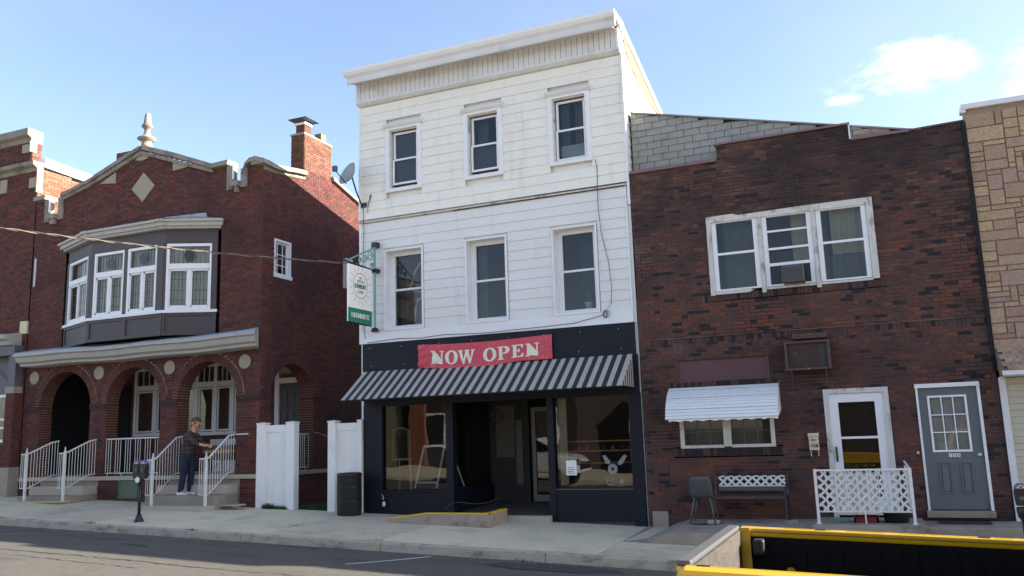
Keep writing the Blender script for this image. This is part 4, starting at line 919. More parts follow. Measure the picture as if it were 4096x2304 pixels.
def letter(ch, x, w):
    g = MB()
    def P(p): 
        q = bpos((x+p[0]*w+9.07)/3.1, .17+p[1]*.55); return (q[0], q[1]-.006, q[2])
    if ch == 'O':
        n = 28
        for i in range(n):
            a, c = 2*pi*i/n, 2*pi*(i+1)/n
            o_ = lambda t: P((.45+.46*cos(t), .5+.52*sin(t))); i_ = lambda t: P((.45+.2*cos(t), .5+.42*sin(t)))
            g.quad(i_(a), i_(c), o_(c), o_(a))
    else:
        for poly in LET[ch]:
            tri = [[poly[i] for i in t] for t in tessellate_polygon([[Vector((p[0], p[1], 0)) for p in poly]])]; stack = tri
            while stack:
                t = stack.pop(); L3 = [(Vector(t[i])-Vector(t[(i+1) % 3])).length for i in range(3)]; k3 = L3.index(max(L3))
                if L3[k3] > .16:
                    a3, b3, c3 = t[k3], t[(k3+1) % 3], t[(k3+2) % 3]; m3 = ((a3[0]+b3[0])/2, (a3[1]+b3[1])/2); stack += [[a3, m3, c3], [m3, b3, c3]]
                else: g.add([P(p) for p in t], [(0, 1, 2)])
        if ch == 'P':
            pass
    o = g.build('letter', m_letter, bn)
    if ch == 'P':
        h = MB(); pp = [(.34, .52), (.46, .53), (.54, .6), (.56, .71), (.54, .82), (.46, .9), (.34, .91)]
        h.add([tuple(Vector(P(p))+Vector((0, -.006, 0))) for p in pp], [tuple(range(len(pp)))]); h.build('letter_counter', m_banner, bn)
sz = .34
for ch, x in (('N', -8.76), ('O', -8.42), ('W', -8.12), ('O', -7.52), ('P', -7.19), ('E', -6.87), ('N', -6.56)): letter(ch, x, sz)
st_ = MB()
for i in range(60):
    u, v = random.random(), random.choice([random.uniform(.82, .95), random.uniform(.04, .13)])
    if i % 5 == 0: u, v = random.choice([random.uniform(0, .08), random.uniform(.9, .98)]), random.random()
    q = bpos(u, v); r_ = random.uniform(.006, .014); st_.add([(q[0]+r_*cos(t), q[1]-.005, q[2]+r_*sin(t)) for t in (0, pi/2, pi, 3*pi/2)], [(0, 1, 2, 3)])
st_.build('star_print', mat('banner_pale_print', (.72, .35, .33), .6), bn)
# entrance ramp with yellow edge
zg = lambda x: pav(x, -1.2)-.05
rp = MB()
rp.hexa([(-9.15, -1.1, zg(-9.2)), (-7.08, -1.1, zg(-7)), (-7.08, -.12, .02), (-9.15, -.12, .05), (-9.15, -1.1, .19), (-7.08, -1.1, .225), (-7.08, -.12, .225), (-9.15, -.12, .225)])
ro = rp.build('entrance_ramp', m_conc2, None); setp(ro, 'low concrete ramp with a yellow painted edge in front of the cafe entrance', 'ramp')
kb = MB()
kb.hexa([(-9.2, -1.2, zg(-9.2)), (-8.35, -1.2, zg(-8.3)), (-8.35, -1.1, zg(-8.3)), (-9.2, -1.1, zg(-9.2)), (-9.2, -1.2, .25), (-8.35, -1.2, .352), (-8.35, -1.1, .352), (-9.2, -1.1, .25)])
kb.hexa([(-8.35, -1.2, zg(-8.3)), (-6.98, -1.2, zg(-7)), (-6.98, -1.1, zg(-7)), (-8.35, -1.1, zg(-8.3)), (-8.35, -1.2, .352), (-6.98, -1.2, .352), (-6.98, -1.1, .352), (-8.35, -1.1, .352)])
kb.hexa([(-7.08, -1.1, 0), (-6.98, -1.1, 0), (-6.98, -.3, 0), (-7.08, -.3, 0), (-7.08, -1.1, .352), (-6.98, -1.1, .352), (-6.98, -.3, .362), (-7.08, -.3, .362)])
kb.build('ramp_kerb', mat('stained_ramp_concrete', (.36, .29, .225), .9, .15, 6, bump=.4, bscale=70, stain=(.2, .15, .115), sscale=(2.5, 2.5, 4), sth=(.5, .7)), ro)
ye_ = MB()
for (p, q) in (((-9.2, .252), (-8.35, .354)), ((-8.35, .354), (-6.98, .354))):
    ye_.hexa([(p[0], -1.205, p[1]-.022), (q[0], -1.205, q[1]-.022), (q[0], -1.095, q[1]-.022), (p[0], -1.095, p[1]-.022), (p[0], -1.205, p[1]+.004), (q[0], -1.205, q[1]+.004), (q[0], -1.095, q[1]+.004), (p[0], -1.095, p[1]+.004)])
ye_.hexa([(-7.085, -1.095, .333), (-6.975, -1.095, .333), (-6.975, -.3, .343), (-7.085, -.3, .343), (-7.085, -1.095, .358), (-6.975, -1.095, .358), (-6.975, -.3, .368), (-7.085, -.3, .368)])
ye_.build('yellow_edge', m_yellowp, ro)
rp2 = None
rope = MB().tube([(-8.45, -.15, .34), (-8.3, -.1, .47), (-8.1, -.05, .46), (-7.8, -.05, .43), (-7.5, -.05, .46), (-7.25, -.05, .56)], .0035, 5).build('slack_rope', mat('grey_rope', (.16, .15, .12), .9), None); setp(rope, 'thin slack cord strung across the foot of the cafe entrance', 'cord')
tp = thing('wall_tap', (-9.98, -.06, .5), 'small orange and white tap hanging low on the charcoal shopfront pier', 'tap')
MB().tube([(-10.05, -.02, .62), (-10.0, -.07, .6), (-9.98, -.08, .52)], .018).build('spout', m_orangewood, tp); MB().lathe([(.03, -.05), (.04, 0), (.03, .05)], (-9.97, -.08, .43), 12).build('bulb', m_pot, tp, smooth=True)
# satellite dish + cables on the left corner
ds = thing('satellite_dish', (-10.55, -.1, 7.2), 'grey satellite dish on a bent mast at the left corner of the white building', 'satellite dish')
nrm = Vector((-.35, -.85, .4)).normalized(); c = Vector((-10.66, -.35, 7.82)); t = nrm.cross(Vector((0, 0, 1))).normalized(); v = t.cross(nrm); g = MB(); R2 = .3
ringsv = []
for k in range(6):
    r = R2*k/5
    for j in range(24):
        a = 2*pi*j/24; g.v.append(tuple(c+t*cos(a)*r*.9+v*sin(a)*r+nrm*(.5*r*r/R2-.06))); g.t.append(0.)
for k in range(5):
    for j in range(24): g.f.append((k*24+j, k*24+(j+1) % 24, (k+1)*24+(j+1) % 24, (k+1)*24+j))
g.build('reflector', m_dish, ds, smooth=True)
MB().tube([(-10.5, -.03, 7.15), (-10.52, -.12, 7.2), (-10.6, -.2, 7.5), tuple(c-nrm*.06)], .018).build('mast', m_blackk, ds)
MB().tube([tuple(c-v*R2*.8), tuple(c+nrm*.38-v*.12)], .012).build('feed_arm', m_blackk, ds); q = c+nrm*.4-v*.1; MB().box(q.x-.05, q.x+.05, q.y-.04, q.y+.04, q.z-.05, q.z+.07).build('feed_horn', m_greyplastic, ds)
bx('mounting_plate', m_blackk, ds, -10.55, -10.4, -.07, -.05, 7.1, 7.2)
cb = MB().tube([(-10.5, -.06, 7.15), (-10.48, -.05, 6.6), (-10.5, -.04, 6.0), (-10.52, -.035, 5.0), (-10.5, -.035, 4.3), (-10.45, -.035, 4.05)], .007, 5).build('dish_cable', m_cable, None); setp(cb, 'thin cable running down the left edge of the white siding', 'cable')
cb = MB().tube([(-10.28, -.07, 7.38), (-10.33, -.07, 7.2), (-10.38, -.07, 6.95)], [.018, .01, .005], 5).build('cable_stub', m_cable, None); setp(cb, 'short dangling cable stub on the siding below the leftmost top window', 'cable')
pts = [(-4.86, -.08, 7.36), (-4.84, -.05, 7.2), (-4.86, -.05, 6.4), (-4.82, -.05, 5.8), (-4.7, -.05, 5.2), (-4.66, -.06, 4.7), (-4.68, -.06, 4.35), (-4.8, -.07, 4.18), (-4.85, -.07, 4.12), (-5.1, -.05, 4.07), (-5.5, -.05, 4.0), (-6.2, -.045, 3.98), (-7.5, -.045, 3.955), (-8.5, -.05, 3.99), (-9.0, -.04, 3.96), (-9.6, -.045, 3.99), (-10.4, -.04, 3.95)]
cb = MB().tube(pts, .007, 5); 
for k in range(4):
    cc = Vector((-4.78+random.uniform(-.05, .05), -.07, 4.13)); r_ = random.uniform(.05, .09); cb.tube([(cc.x+r_*cos(2*pi*i/12)*.6, cc.y, cc.z+r_*sin(2*pi*i/12)) for i in range(13)], .005, 4)
cb = cb.build('wall_cable', m_cable, None); setp(cb, 'thin grey cable hanging down the white siding and coiled below the rightmost window', 'cable')
# hanging sign and bracket
br = thing('sign_bracket', (-10.15, -.1, 4.2), 'green scrolled wrought metal bracket on a wall post holding the hanging sign', 'bracket')
MB().tube([(-10.15, -.12, 4.2), (-10.15, -.12, 6.18)], .028, 8).build('post', m_verdi, br); MB().box(-10.22, -10.08, -.15, -.0, 6.1, 6.22).build('wall_plate', m_blackk, br); MB().lathe([(.08, 0), (.09, .03), (.06, .09)], (-10.15, -.12, 4.17), 10).build('wall_plate', m_blackk, br); MB().box(-10.23, -10.07, -.17, 0, 5.52, 5.6).build('wall_plate', m_blackk, br)
MB().tube([(-10.15, -.12, 5.56), (-10.15, -1.42, 5.6)], .02, 6).build('arm', m_blackk, br); MB().tube([(-10.15, -.12, 6.1), (-10.15, -1.15, 5.64)], .018, 6).build('brace', m_verdi, br)
for (cy, cz, r) in ((-.3, 5.86, .13), (-.52, 5.76, .1), (-.72, 5.7, .07), (-.24, 5.66, .07)):
    MB().tube([(-10.15, cy+r*(1-i/34)*cos(i*.36), cz+r*(1-i/34)*sin(i*.36)) for i in range(26)], .013, 5).build('scroll', m_verdi, br)
ob = MB().add([(0, 0, 0)]*0, []) if False else None
hs = thing('hanging_sign', (-10.15, -.7, 4.3), 'white and green hanging cafe sign with a round sunburst emblem, 118 Sunbury St.', 'sign')
MB().box(-10.165, -10.135, -1.19, -.27, 4.61, 5.55).build('sign_panel', m_sign, hs); MB().box(-10.168, -10.132, -1.2, -.27, 4.3, 4.608).build('address_panel', m_green, hs)
MB().tube([(-10.15, -1.19, 5.54), (-10.15, -1.19, 4.3)], .02, 4).build('edge_frame', m_sign, hs); MB().tube([(-10.15, -1.2, 4.28), (-10.15, -.27, 4.28)], .015, 5).build('bottom_bar', m_blackk, hs)
for y in (-.95, -.5): MB().tube([(-10.15, y, 5.62), (-10.15, y, 5.5)], .008, 4).build('hanger', m_blackk, hs); MB().tube([(-10.15, y, 4.36), (-10.15, y, 4.24)], .008, 4).build('hanger', m_blackk, hs)
FX = Matrix(((0, 0, 1, 0), (1, 0, 0, 0), (0, 1, 0, 0), (0, 0, 0, 1)))     # text facing +X
def atx(y, z, x=-10.130): return Matrix.Translation((x, y, z)) @ FX
g = MB(); n = 40; cy, cz = -.73, 5.12
for i in range(n):
    a, c_ = 2*pi*i/n, 2*pi*(i+1)/n; P = lambda t, q: (-10.131, cy+q*cos(t), cz+q*sin(t)); g.quad(P(a, .27), P(c_, .27), P(c_, .287), P(a, .287))
for i in range(16):
    a = 2*pi*(i+.5)/16; d = Vector((0, cos(a), sin(a))); s = Vector((0, -sin(a), cos(a)))*.006; p = Vector((-10.131, cy, cz))+d*.33; e = p+d*.1; g.add([p-s, e-s, e+s, p+s], [(0, 1, 2, 3)])
g.build('sunburst_emblem', m_signgrey, hs)
put_text('THE', .055, atx(cy, cz+.17), m_signgrey, hs); put_text('LITTLE', .085, atx(cy, cz+.09), m_signgrey, hs); put_text('SUNBURY', .13, atx(cy, cz-.02), m_green, hs, sx=.8); put_text('CAFE', .1, atx(cy, cz-.14), m_signgrey, hs)
put_text('118 SUNBURY ST.', .15, atx(-.735, 4.45, -10.1275), m_sign, hs, sx=.62)

# ================================================================== LEFT BRICK HOUSE
lh = thing('brick_house', (-17.4, 3, .5), 'red brick house with stepped gable, bay window and arched porch', 'house')
HX0, HX1 = -21.4, -13.42
prof = [(-21.4, 8.74), (-20.98, 8.75), (-20.97, 8.2), (-20.35, 8.2), (-20.34, 8.72), (-20.1, 8.76), (-19.3, 8.98), (-18.5, 9.24), (-17.45, 9.6), (-16.3, 9.2), (-14.95, 8.7), (-14.5, 8.7), (-14.49, 8.15), (-13.95, 8.15), (-13.94, 8.6), (-13.7, 8.68), (-13.42, 8.6)]
def gtop(x):
    for i in range(len(prof)-1):
        if prof[i][0] <= x <= prof[i+1][0]:
            t = (x-prof[i][0])/(prof[i+1][0]-prof[i][0]); return prof[i][1]+(prof[i+1][1]-prof[i][1])*t
    return 8.6
arcs = [(-19.85, .95), (-17.42, .93), (-15.02, .93)]; SPR = 2.9
def inarch(u, z, extra=0):
    for c, r in arcs:
        if z > 1.05 and z <= SPR and abs(u-c) < r: return True
        if z > SPR and (u-c)**2+(z-SPR)**2 < (r+extra)**2: return True
    return False
hholes = [(-20.1, -14.7, 4.45, 7.3), (-17.78, -17.12, .55, .99)]
def diam(u, z): return abs(u+17.36)/.355+abs(z-8.6)/.355 < 1
def hsolid(u, z):
    if z > gtop(u) or z < G(u)-.05 or 1.0 < z < 1.1: return False
    if inarch(u, z, .22) or inrect(u, z, hholes) or diam(u, z): return False
    if z < 1.05 and (-20.6 < u < -18.5 or -16.15 < u < -13.95): return False
    return True
def htone(u, z):
    r = random.random()
    return random.uniform(0, .25) if r < .2 else random.uniform(.25, .85) if r < .95 else 1.
masonry(lh, front(0), hsolid, HX0, HX1, 0, 9.75, m_red, m_redmortar, n_single=180, tonef=htone, single_filter=lambda u, z: z < 4)
# right-hand side wall (facing the alley)
sarc = (1.25, .84)
def sgt(y): 
    if y < .45: return 8.55
    if y < 1.65: return 8.6+(y-.45)*.2
    if y < 2.87: return 8.98-(y-1.65)*.02
    return 8.93-(y-2.87)*.27
def ssolid(u, z):
    if z > sgt(u) or 1.0 < z < 1.1: return False
    if z <= SPR and z > 1.05 and abs(u-sarc[0]) < sarc[1]: return False
    if z > SPR and (u-sarc[0])**2+(z-SPR)**2 < (sarc[1]+.18)**2: return False
    if .44 < u < 1.1 and 5.9 < z < 6.83: return False
    return True
masonry(lh, sideX(HX1), ssolid, 0.0, 9, .1, 9.0, m_red, m_redmortar, n_single=110, tonef=htone, wall='side_wall', single_filter=lambda u, z: u < 3.2)
def arch_ring(parent, cx, r, axis, base, t=.2, depth=.4, inner=None):
    n = int(pi*(r+.1)/.074)
    for i in range(n):
        a0, a1 = pi*i/n+.006, pi*(i+1)/n-.006; b = MB()
        def P(a, q, d): 
            u = cx+q*cos(a); z = SPR+q*sin(a); return (u, base+d, z) if axis == 'y' else (base-d, u, z)
        for (d0, d1, dz) in ((-.012, .19, 0), (.2, depth, 0)):
            b.hexa([P(a0, r, d0), P(a1, r, d0), P(a1, r+t, d0), P(a0, r+t, d0), P(a0, r, d1), P(a1, r, d1), P(a1, r+t, d1), P(a0, r+t, d1)], random.uniform(.15, .8))
        b.build('arch_brick', m_red, parent)
    g = MB(); m = 24
    for i in range(m):
        a0, a1 = pi*i/m, pi*(i+1)/m
        def P(a, q, d):
            u = cx+q*cos(a); z = SPR+q*sin(a); return (u, base+d, z) if axis == 'y' else (base-d, u, z)
        g.quad(P(a0, r+.008, .001), P(a1, r+.008, .001), P(a1, r+.008, depth), P(a0, r+.008, depth)); g.quad(P(a0, r+.008, .0), P(a1, r+.008, .0), P(a1, r+t+.15, .0), P(a0, r+t+.15, .0))
    g.build('arch_mortar', m_warm_mortar, parent)
for c, r in arcs: arch_ring(lh, c, r, 'y', 0.0)
arch_ring(lh, sarc[0], sarc[1], 'x', HX1)
# jambs: bricks with ochre joints on the reveal faces
for c, r in arcs:
    for s, X in ((1, c-r), (-1, c+r)):
        jm = MB()
        jm.quad((X, 0, 1.1), (X, .4, 1.1), (X, .4, SPR), (X, 0, SPR)); jm.build('jamb', m_warm_mortar, lh)
        jb = MB(); z = 1.1; k = 0
        while z < SPR-.03:
            for (a, b) in (((.006, .2), (.21, .39)) if k % 2 else ((.006, .1), (.11, .3), (.31, .39))):
                x0_, x1_ = (X-.0, X+.012) if s > 0 else (X-.012, X)
                jb.box(x0_, x1_, a, b, z+.006, z+.062, random.uniform(.2, .8))
            z += .0677; k += 1
        jb.build('jamb_bricks', m_red, lh, kind='stuff')
for s, Y in ((1, sarc[0]-sarc[1]), (-1, sarc[0]+sarc[1])):
    MB().quad((HX1-.4, Y, 1.1), (HX1, Y, 1.1), (HX1, Y, SPR), (HX1-.4, Y, SPR)).build('jamb', m_warm_mortar, lh); jb = MB(); z = 1.1; k = 0
    while z < SPR-.03:
        for (a, b) in (((.006, .2), (.21, .39)) if k % 2 else ((.006, .1), (.11, .3), (.31, .39))):
            y0_, y1_ = (Y, Y+.012) if s > 0 else (Y-.012, Y); jb.box(HX1-b, HX1-a, y0_, y1_, z+.006, z+.062, random.uniform(.2, .8))
        z += .0677; k += 1
    jb.build('jamb_bricks', m_red, lh, kind='stuff')
# impost bands
for a, b in ((-21.38, -20.8), (-18.9, -18.35), (-16.49, -15.95), (-14.09, -13.42)):
    MB().box(a-.0, b+.0, -.04, 0, 2.86, 2.95).box(a, b, -.028, 0, 2.8, 2.855).build('impost_band', m_red, lh)
MB().box(HX1, HX1+.04, -.04, .41, 2.86, 2.95).build('impost_band', m_red, lh); MB().box(HX1, HX1+.04, 2.09, 2.6, 2.86, 2.95).build('impost_band', m_red, lh)
for x in (-21.03, -18.63, -16.22, -13.86): MB().lathe([(.16, 0), (.175, -.012), (.175, -.03), (.14, -.04)], (x, 0.0, 3.75), 20, 'y').build('stone_roundel', m_stonelight, lh)
# porch floor, base, hatch, back wall, ceiling
MB().box(-21.4, -13.38, -.06, 2.4, 1.0, 1.1).build('porch_floor', m_conc3, lh, bevel=.008)
for (a, b) in ((-20.6, -18.5), (-16.15, -13.95)): MB().box(a, b, .0, .05, G(a)-.2, 1.0).build('riser_wall', m_conc2, lh)
ht = MB(); rect_frame(ht, -17.77, -17.13, .55, .99, .05, -.02, .02); h = ht.build('hatch_frame', m_hatch, lh); bx('hatch_door', m_hatch, h, -17.72, -17.18, -.008, .02, .6, .94)
MB().box(-21.35, -13.6, 2.3, 2.4, 1.1, 4.2).build('porch_back_wall', m_redmortar, lh)
bwh = [(-19.78, -18.3, 2.1, 4.1), (-18.0, -15.85, 2.07, 4.1), (-14.75, -13.86, 1.1, 3.85)]
masonry(lh, front(2.3), lambda u, z: not inrect(u, z, bwh), -21.35, -13.5, 1.1, 4.1, m_red, m_redmortar, tonef=htone, mortar=False)
MB().box(-21.35, -21.3, .4, 2.3, 1.1, 4.1).build('porch_end_wall', m_dark, lh); bx('porch_shade_panel', m_dark, lh, -21.3, -19.95, 2.24, 2.28, 1.1, 3.6)  # near-black end wall and added panel: porch shade put into the colour
MB().box(-13.52, HX1+.05, 2.4, 4.6, 1.0, 1.1).build('ledge', m_conc3, lh)
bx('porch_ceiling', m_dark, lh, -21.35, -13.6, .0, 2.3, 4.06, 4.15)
def framewin(x0, x1, z0, z1, vs, y, m=m_trim2, label=None, tr=3.4):
    f = MB(); rect_frame(f, x0, x1, z0, z1, .09, y-.06, y+.05); f.box(x0+.09, x1-.09, y-.06, y+.05, tr, tr+.14)
    for v in vs: f.box(v-.055, v+.055, y-.055, y+.05, z0+.09, tr); f.box(v-.055, v+.055, y-.055, y+.05, tr+.14, z1-.09)
    w = f.build('window', m, lh, label=label); e = [x0+.09]+[q for v in vs for q in (v-.055, v+.055)]+[x1-.09]
    for i in range(0, len(e), 2):
        a, b = e[i], e[i+1]; s = MB(); rect_frame(s, a+.015, b-.015, z0+.11, tr-.02, .045, y-.03, y+.0); s.build('casement', m, w)
        MB().quad((a+.05, y-.01, z0+.15), (b-.05, y-.01, z0+.15), (b-.05, y-.01, tr-.05), (a+.05, y-.01, tr-.05)).build('pane', m_glass, w)
        MB().quad((a, y-.01, tr+.14), (b, y-.01, tr+.14), (b, y-.01, z1-.09), (a, y-.01, z1-.09)).build('pane', m_glass, w)
        mu = MB(); k = 3
        for j in range(1, k): xx = a+(b-a)*j/k; mu.box(xx-.012, xx+.012, y-.03, y, tr+.14, z1-.09)
        mu.build('glazing_bar', m, w)
    return w
framewin(-19.78, -18.3, 2.1, 4.05, [-18.98], 2.3, label='wide white porch window behind the middle arch')
framewin(-18.0, -15.85, 2.07, 4.05, [-17.47, -16.8, -16.2], 2.3, label='wide white porch window behind the right arch')
f = MB().box(-14.75, -14.62, 2.22, 2.32, 1.1, 3.9).box(-13.9, -13.78, 2.22, 2.32, 1.1, 3.9).box(-14.62, -13.9, 2.22, 2.32, 3.36, 3.5).build('door_frame', m_trim2, lh)
d = MB().box(-14.6, -13.9, 2.27, 2.31, 1.1, 3.34).build('door', m_brownpaint, lh, label='dark glazed front door behind the side arch')
for i in range(3):
    for j in range(3): MB().box(-14.52+i*.22, -14.37+i*.22, 2.25, 2.268, 1.6+j*.56, 2.06+j*.56).build('pane', m_curtain, d)
bx('transom_blind', m_stonelight, lh, -14.6, -13.92, 2.26, 2.3, 3.62, 3.9)
ln = thing('porch_lamp', (-13.72, 2.2, 2.5), 'small dark wall lamp beside the front door seen through the side arch', 'lamp')
MB().box(-13.74, -13.66, 2.16, 2.29, 2.42, 2.72).build('housing', m_blackk, ln); MB().lathe([(.02, 0), (.035, .05), (.02, .14)], (-13.7, 2.13, 2.48), 10).build('glass_shade', m_lightgrey, ln)
# porch cornice and its roof, slightly sagging, in lengths
sag = lambda x: -.03*sin((x+21)/7.8*pi)*1+.012*sin(x*2.2)
xs = [-21.15+i*.535 for i in range(16)]
for i in range(15):
    a, b = xs[i], xs[i+1]-.004; 
    def cs(x, e=0): s_ = sag(x); return [(0, 4.03+s_), (-.38, 4.05+s_), (-.4, 4.11+s_), (-.5, 4.15+s_), (-.55, 4.27+s_), (-.62, 4.3+s_), (-.62, 4.35+s_), (0, 4.37+s_)]
    E_ = (lambda y: -13.47+.62*(-y)) if i == 14 else (lambda y: b)
    A = [(a, y, z) for y, z in cs(a)]; B = [(E_(y), y, z) for y, z in cs(b)]; n_ = len(A)
    MB().add(A+B, [tuple(range(n_))[::-1], tuple(range(n_, 2*n_))]+[(j, (j+1) % n_, (j+1) % n_+n_, j+n_) for j in range(n_)]).build('porch_cornice', m_cornice, lh)
    sa, sb_ = sag(a)+random.uniform(-.01, .01), sag(b)+random.uniform(-.01, .01)
    MB().hexa([(a, -.6, 4.35+sa), (E_(-.6), -.6, 4.35+sb_), (E_(0), .0, 4.37), (a, .0, 4.37), (a, -.57, 4.40+sa), (E_(-.57), -.57, 4.40+sb_), (E_(0), 0, 4.54+sb_), (a, 0, 4.54+sa)]).build('porch_roof_sheet', m_metalroof, lh)
# bay window
bay = [(-20.0, 0.0), (-18.45, -.6), (-15.95, -.6), (-14.8, 0.0)]
def along(p, q, t, off=0):
    d = Vector((q[0]-p[0], q[1]-p[1])); n = Vector((d.y, -d.x)).normalized(); v = Vector(p)+d*t+n*off; return (v.x, v.y)
def wbox(mb, p, q, s0, s1, o0, o1, z0, z1):
    """box on a wall running p->q; s in metres along, o outward offset"""
    d = Vector((q[0]-p[0], q[1]-p[1])); L_ = d.length; a, b = s0/L_, s1/L_
    c = [along(p, q, a, o1), along(p, q, b, o1), along(p, q, b, o0), along(p, q, a, o0)]
    return mb.hexa([(x, y, z0) for x, y in c]+[(x, y, z1) for x, y in c])
bo = thing if False else None
for k in range(3):
    p, q = bay[k], bay[k+1]; L_ = (Vector(q)-Vector(p)).length
    nw = 2 if k == 1 else 1
    wbox(MB(), p, q, 0, L_, -.06, 0, 4.48, 5.08).build('bay_base', m_brownpaint, lh)
    wbox(MB(), p, q, 0, L_, -.06, 0, 6.8, 7.2).build('bay_head', m_brownpaint, lh)
    # recessed panels framed by rails
    step = L_/nw
    fr = MB(); wbox(fr, p, q, 0, L_, 0, .03, 4.96, 5.06); wbox(fr, p, q, 0, L_, 0, .03, 4.48, 4.56)
    for i in range(nw+1): wbox(fr, p, q, max(0, i*step-.07), min(L_, i*step+.07), 0, .03, 4.56, 4.96)
    fr.build('bay_panel_frame', m_brownpaint, lh)
    for (a, b) in (((0, .14), (L_-.22, L_), (L_/2-.07, L_/2+.05)) if k == 1 else (((0, .14), (L_-.16, L_)) if k == 0 else ((0, .06), (L_-.14, L_)))): wbox(MB(), p, q, a, b, -.06, .02, 5.08, 6.8).build('bay_post', m_brownpaint, lh)
    wins = [(.14, L_/2-.07), (L_/2+.05, L_-.22)] if k == 1 else ([(.14, L_-.16)] if k == 0 else [(.06, L_-.14)])
    for (a, b) in wins:
        f = MB(); z0, z1 = 5.1, 6.78
        for (s0, s1, zz0, zz1, o) in ((a, a+.07, z0, z1, .015), (b-.05, b, z0, z1, .015), (a+.07, b-.05, z1-.07, z1, .015), (a+.07, b-.05, z0, z0+.07, .015), (a+.07, b-.05, 6.14, 6.27, .03), ((a+b)/2-.02, (a+b)/2+.05, z0+.07, 6.14, .012)): wbox(f, p, q, s0, s1, -.05, o, zz0, zz1)
        w = f.build('window', m_trim, lh, label=('narrow window on the left cant of the bay', 'front window of the bay', 'wide window on the right cant of the bay')[k])
        c1 = MB(); 
        for (s0, s1) in ((a+.07, (a+b)/2-.02), ((a+b)/2+.05, b-.05)):
            for u_ in ((s0, s0+.035, z0+.07, 6.14), (s1-.035, s1, z0+.07, 6.14), (s0, s1, z0+.07, z0+.12), (s0, s1, 6.09, 6.14)): wbox(c1, p, q, u_[0], u_[1], -.04, -.005, u_[2], u_[3])
        c1.build('casement', m_trim, w)
        gg = MB(); A, B = along(p, q, (a+.05)/L_, -.03), along(p, q, (b-.04)/L_, -.03); gg.quad((*A, z0+.05), (*B, z0+.05), (*B, z1-.05), (*A, z1-.05)); gg.build('pane', m_glass, w)
        # leaded lines
        ld = MB(); 
        for (s0, s1) in ((a+.105, (a+b)/2-.055), ((a+b)/2+.085, b-.085)):
            for j in range(1, 4): ss = s0+(s1-s0)*j/4; wbox(ld, p, q, ss-.004, ss+.004, -.028, -.022, z0+.1, 6.1)
            for zz in (5.35, 5.6, 5.88): wbox(ld, p, q, s0, s1, -.028, -.022, zz-.004, zz+.004)
        for j in range(1, 9): ss = a+.07+(b-a-.12)*j/9; wbox(ld, p, q, ss-.004, ss+.004, -.028, -.022, 6.27, 6.71)
        ld.build('lead_came', m_blackk, w)
        C_ = along(p, q, (a+b)/2/L_, -.024); dv = (Vector(q)-Vector(p)).normalized(); el = MB(); n_ = 16
        rx = .13 if k else .08
        el.add([(C_[0]+dv.x*rx*cos(2*pi*i/n_), C_[1]+dv.y*rx*cos(2*pi*i/n_), 6.49+.16*sin(2*pi*i/n_)) for i in range(n_)], [tuple(range(n_))]); el.build('glass_medallion', mat('dark_stained_glass', (.02, .025, .03), .2) if 'dark_stained_glass' not in MATS else MATS['dark_stained_glass'], w)
        A, B = along(p, q, (a+.03)/L_, -.16), along(p, q, (b-.03)/L_, -.16); gg = MB(); n_ = 24
        for i in range(n_):
            f0, f1 = i/n_, (i+1)/n_; P = lambda f: (A[0]+(B[0]-A[0])*f+.0, A[1]+(B[1]-A[1])*f+.02*sin(f*50))
            gg.quad((*P(f0), z0), (*P(f1), z0), (*P(f1), z1), (*P(f0), z1))
        gg.build('lace_curtain', m_lace if k < 2 else mat('pale_curtain', (.6, .58, .46), .9) if 'pale_curtain' not in MATS else MATS['pale_curtain'], w)
    si = MB(); wbox(si, p, q, -.03, L_+.03, -.05, .07, 5.03+.001*k, 5.1+.001*k); si.build('bay_sill', m_trim, lh)
    fa = MB(); pp, qq = p, q
    wbox(fa, p, q, -.12 if k else -.05, L_+.12 if k < 2 else L_+.1, -.03, .14, 7.14+.001*k, 7.2+.001*k); wbox(fa, p, q, -.14, L_+.14, -.03, .2, 7.2+.001*k, 7.3+.001*k); wbox(fa, p, q, -.16, L_+.16, -.03, .26, 7.3+.001*k, 7.36+.001*k); fa.build('bay_cornice', m_cornice, lh)
cen = Vector((-17.4, .0))
rf = MB(); topo = [(-20.2, -.0), (-18.55, -.86), (-15.8, -.86), (-14.5, -.0)]; ti = [(-19.0, 0), (-18.2, -.1), (-16.2, -.1), (-15.4, 0)]
for k in range(3):
    MB().add([(*topo[k], 7.37), (*topo[k+1], 7.37), (*ti[k+1], 7.56), (*ti[k], 7.56)], [(0, 1, 2, 3)]).build('bay_roof', m_metalroof, lh)
for i in range(9):
    a = -19.4+i*.47; h = 7.5+.05*min(i, 3)-.02*max(0, i-6); MB().prism([(a, 7.38), (a+.49, 7.38), (a+.46, h), (a+.02, h+.02)], -.05, -.006).build('step_flashing', m_metalroof, lh)
# interior lining behind the bay so that it reads dark
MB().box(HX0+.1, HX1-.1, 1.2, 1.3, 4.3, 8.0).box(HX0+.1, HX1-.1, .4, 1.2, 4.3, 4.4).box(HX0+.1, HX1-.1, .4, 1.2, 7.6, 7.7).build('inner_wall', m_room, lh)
shell(lh, HX0, HX1-.02, .4, 9, .3, 8.1, m_room, roof=True, side=True, left=False)
MB().box(-21.35, -13.5, 2.9, 3.0, 1.1, 4.1).build('inner_wall', m_dark, lh)
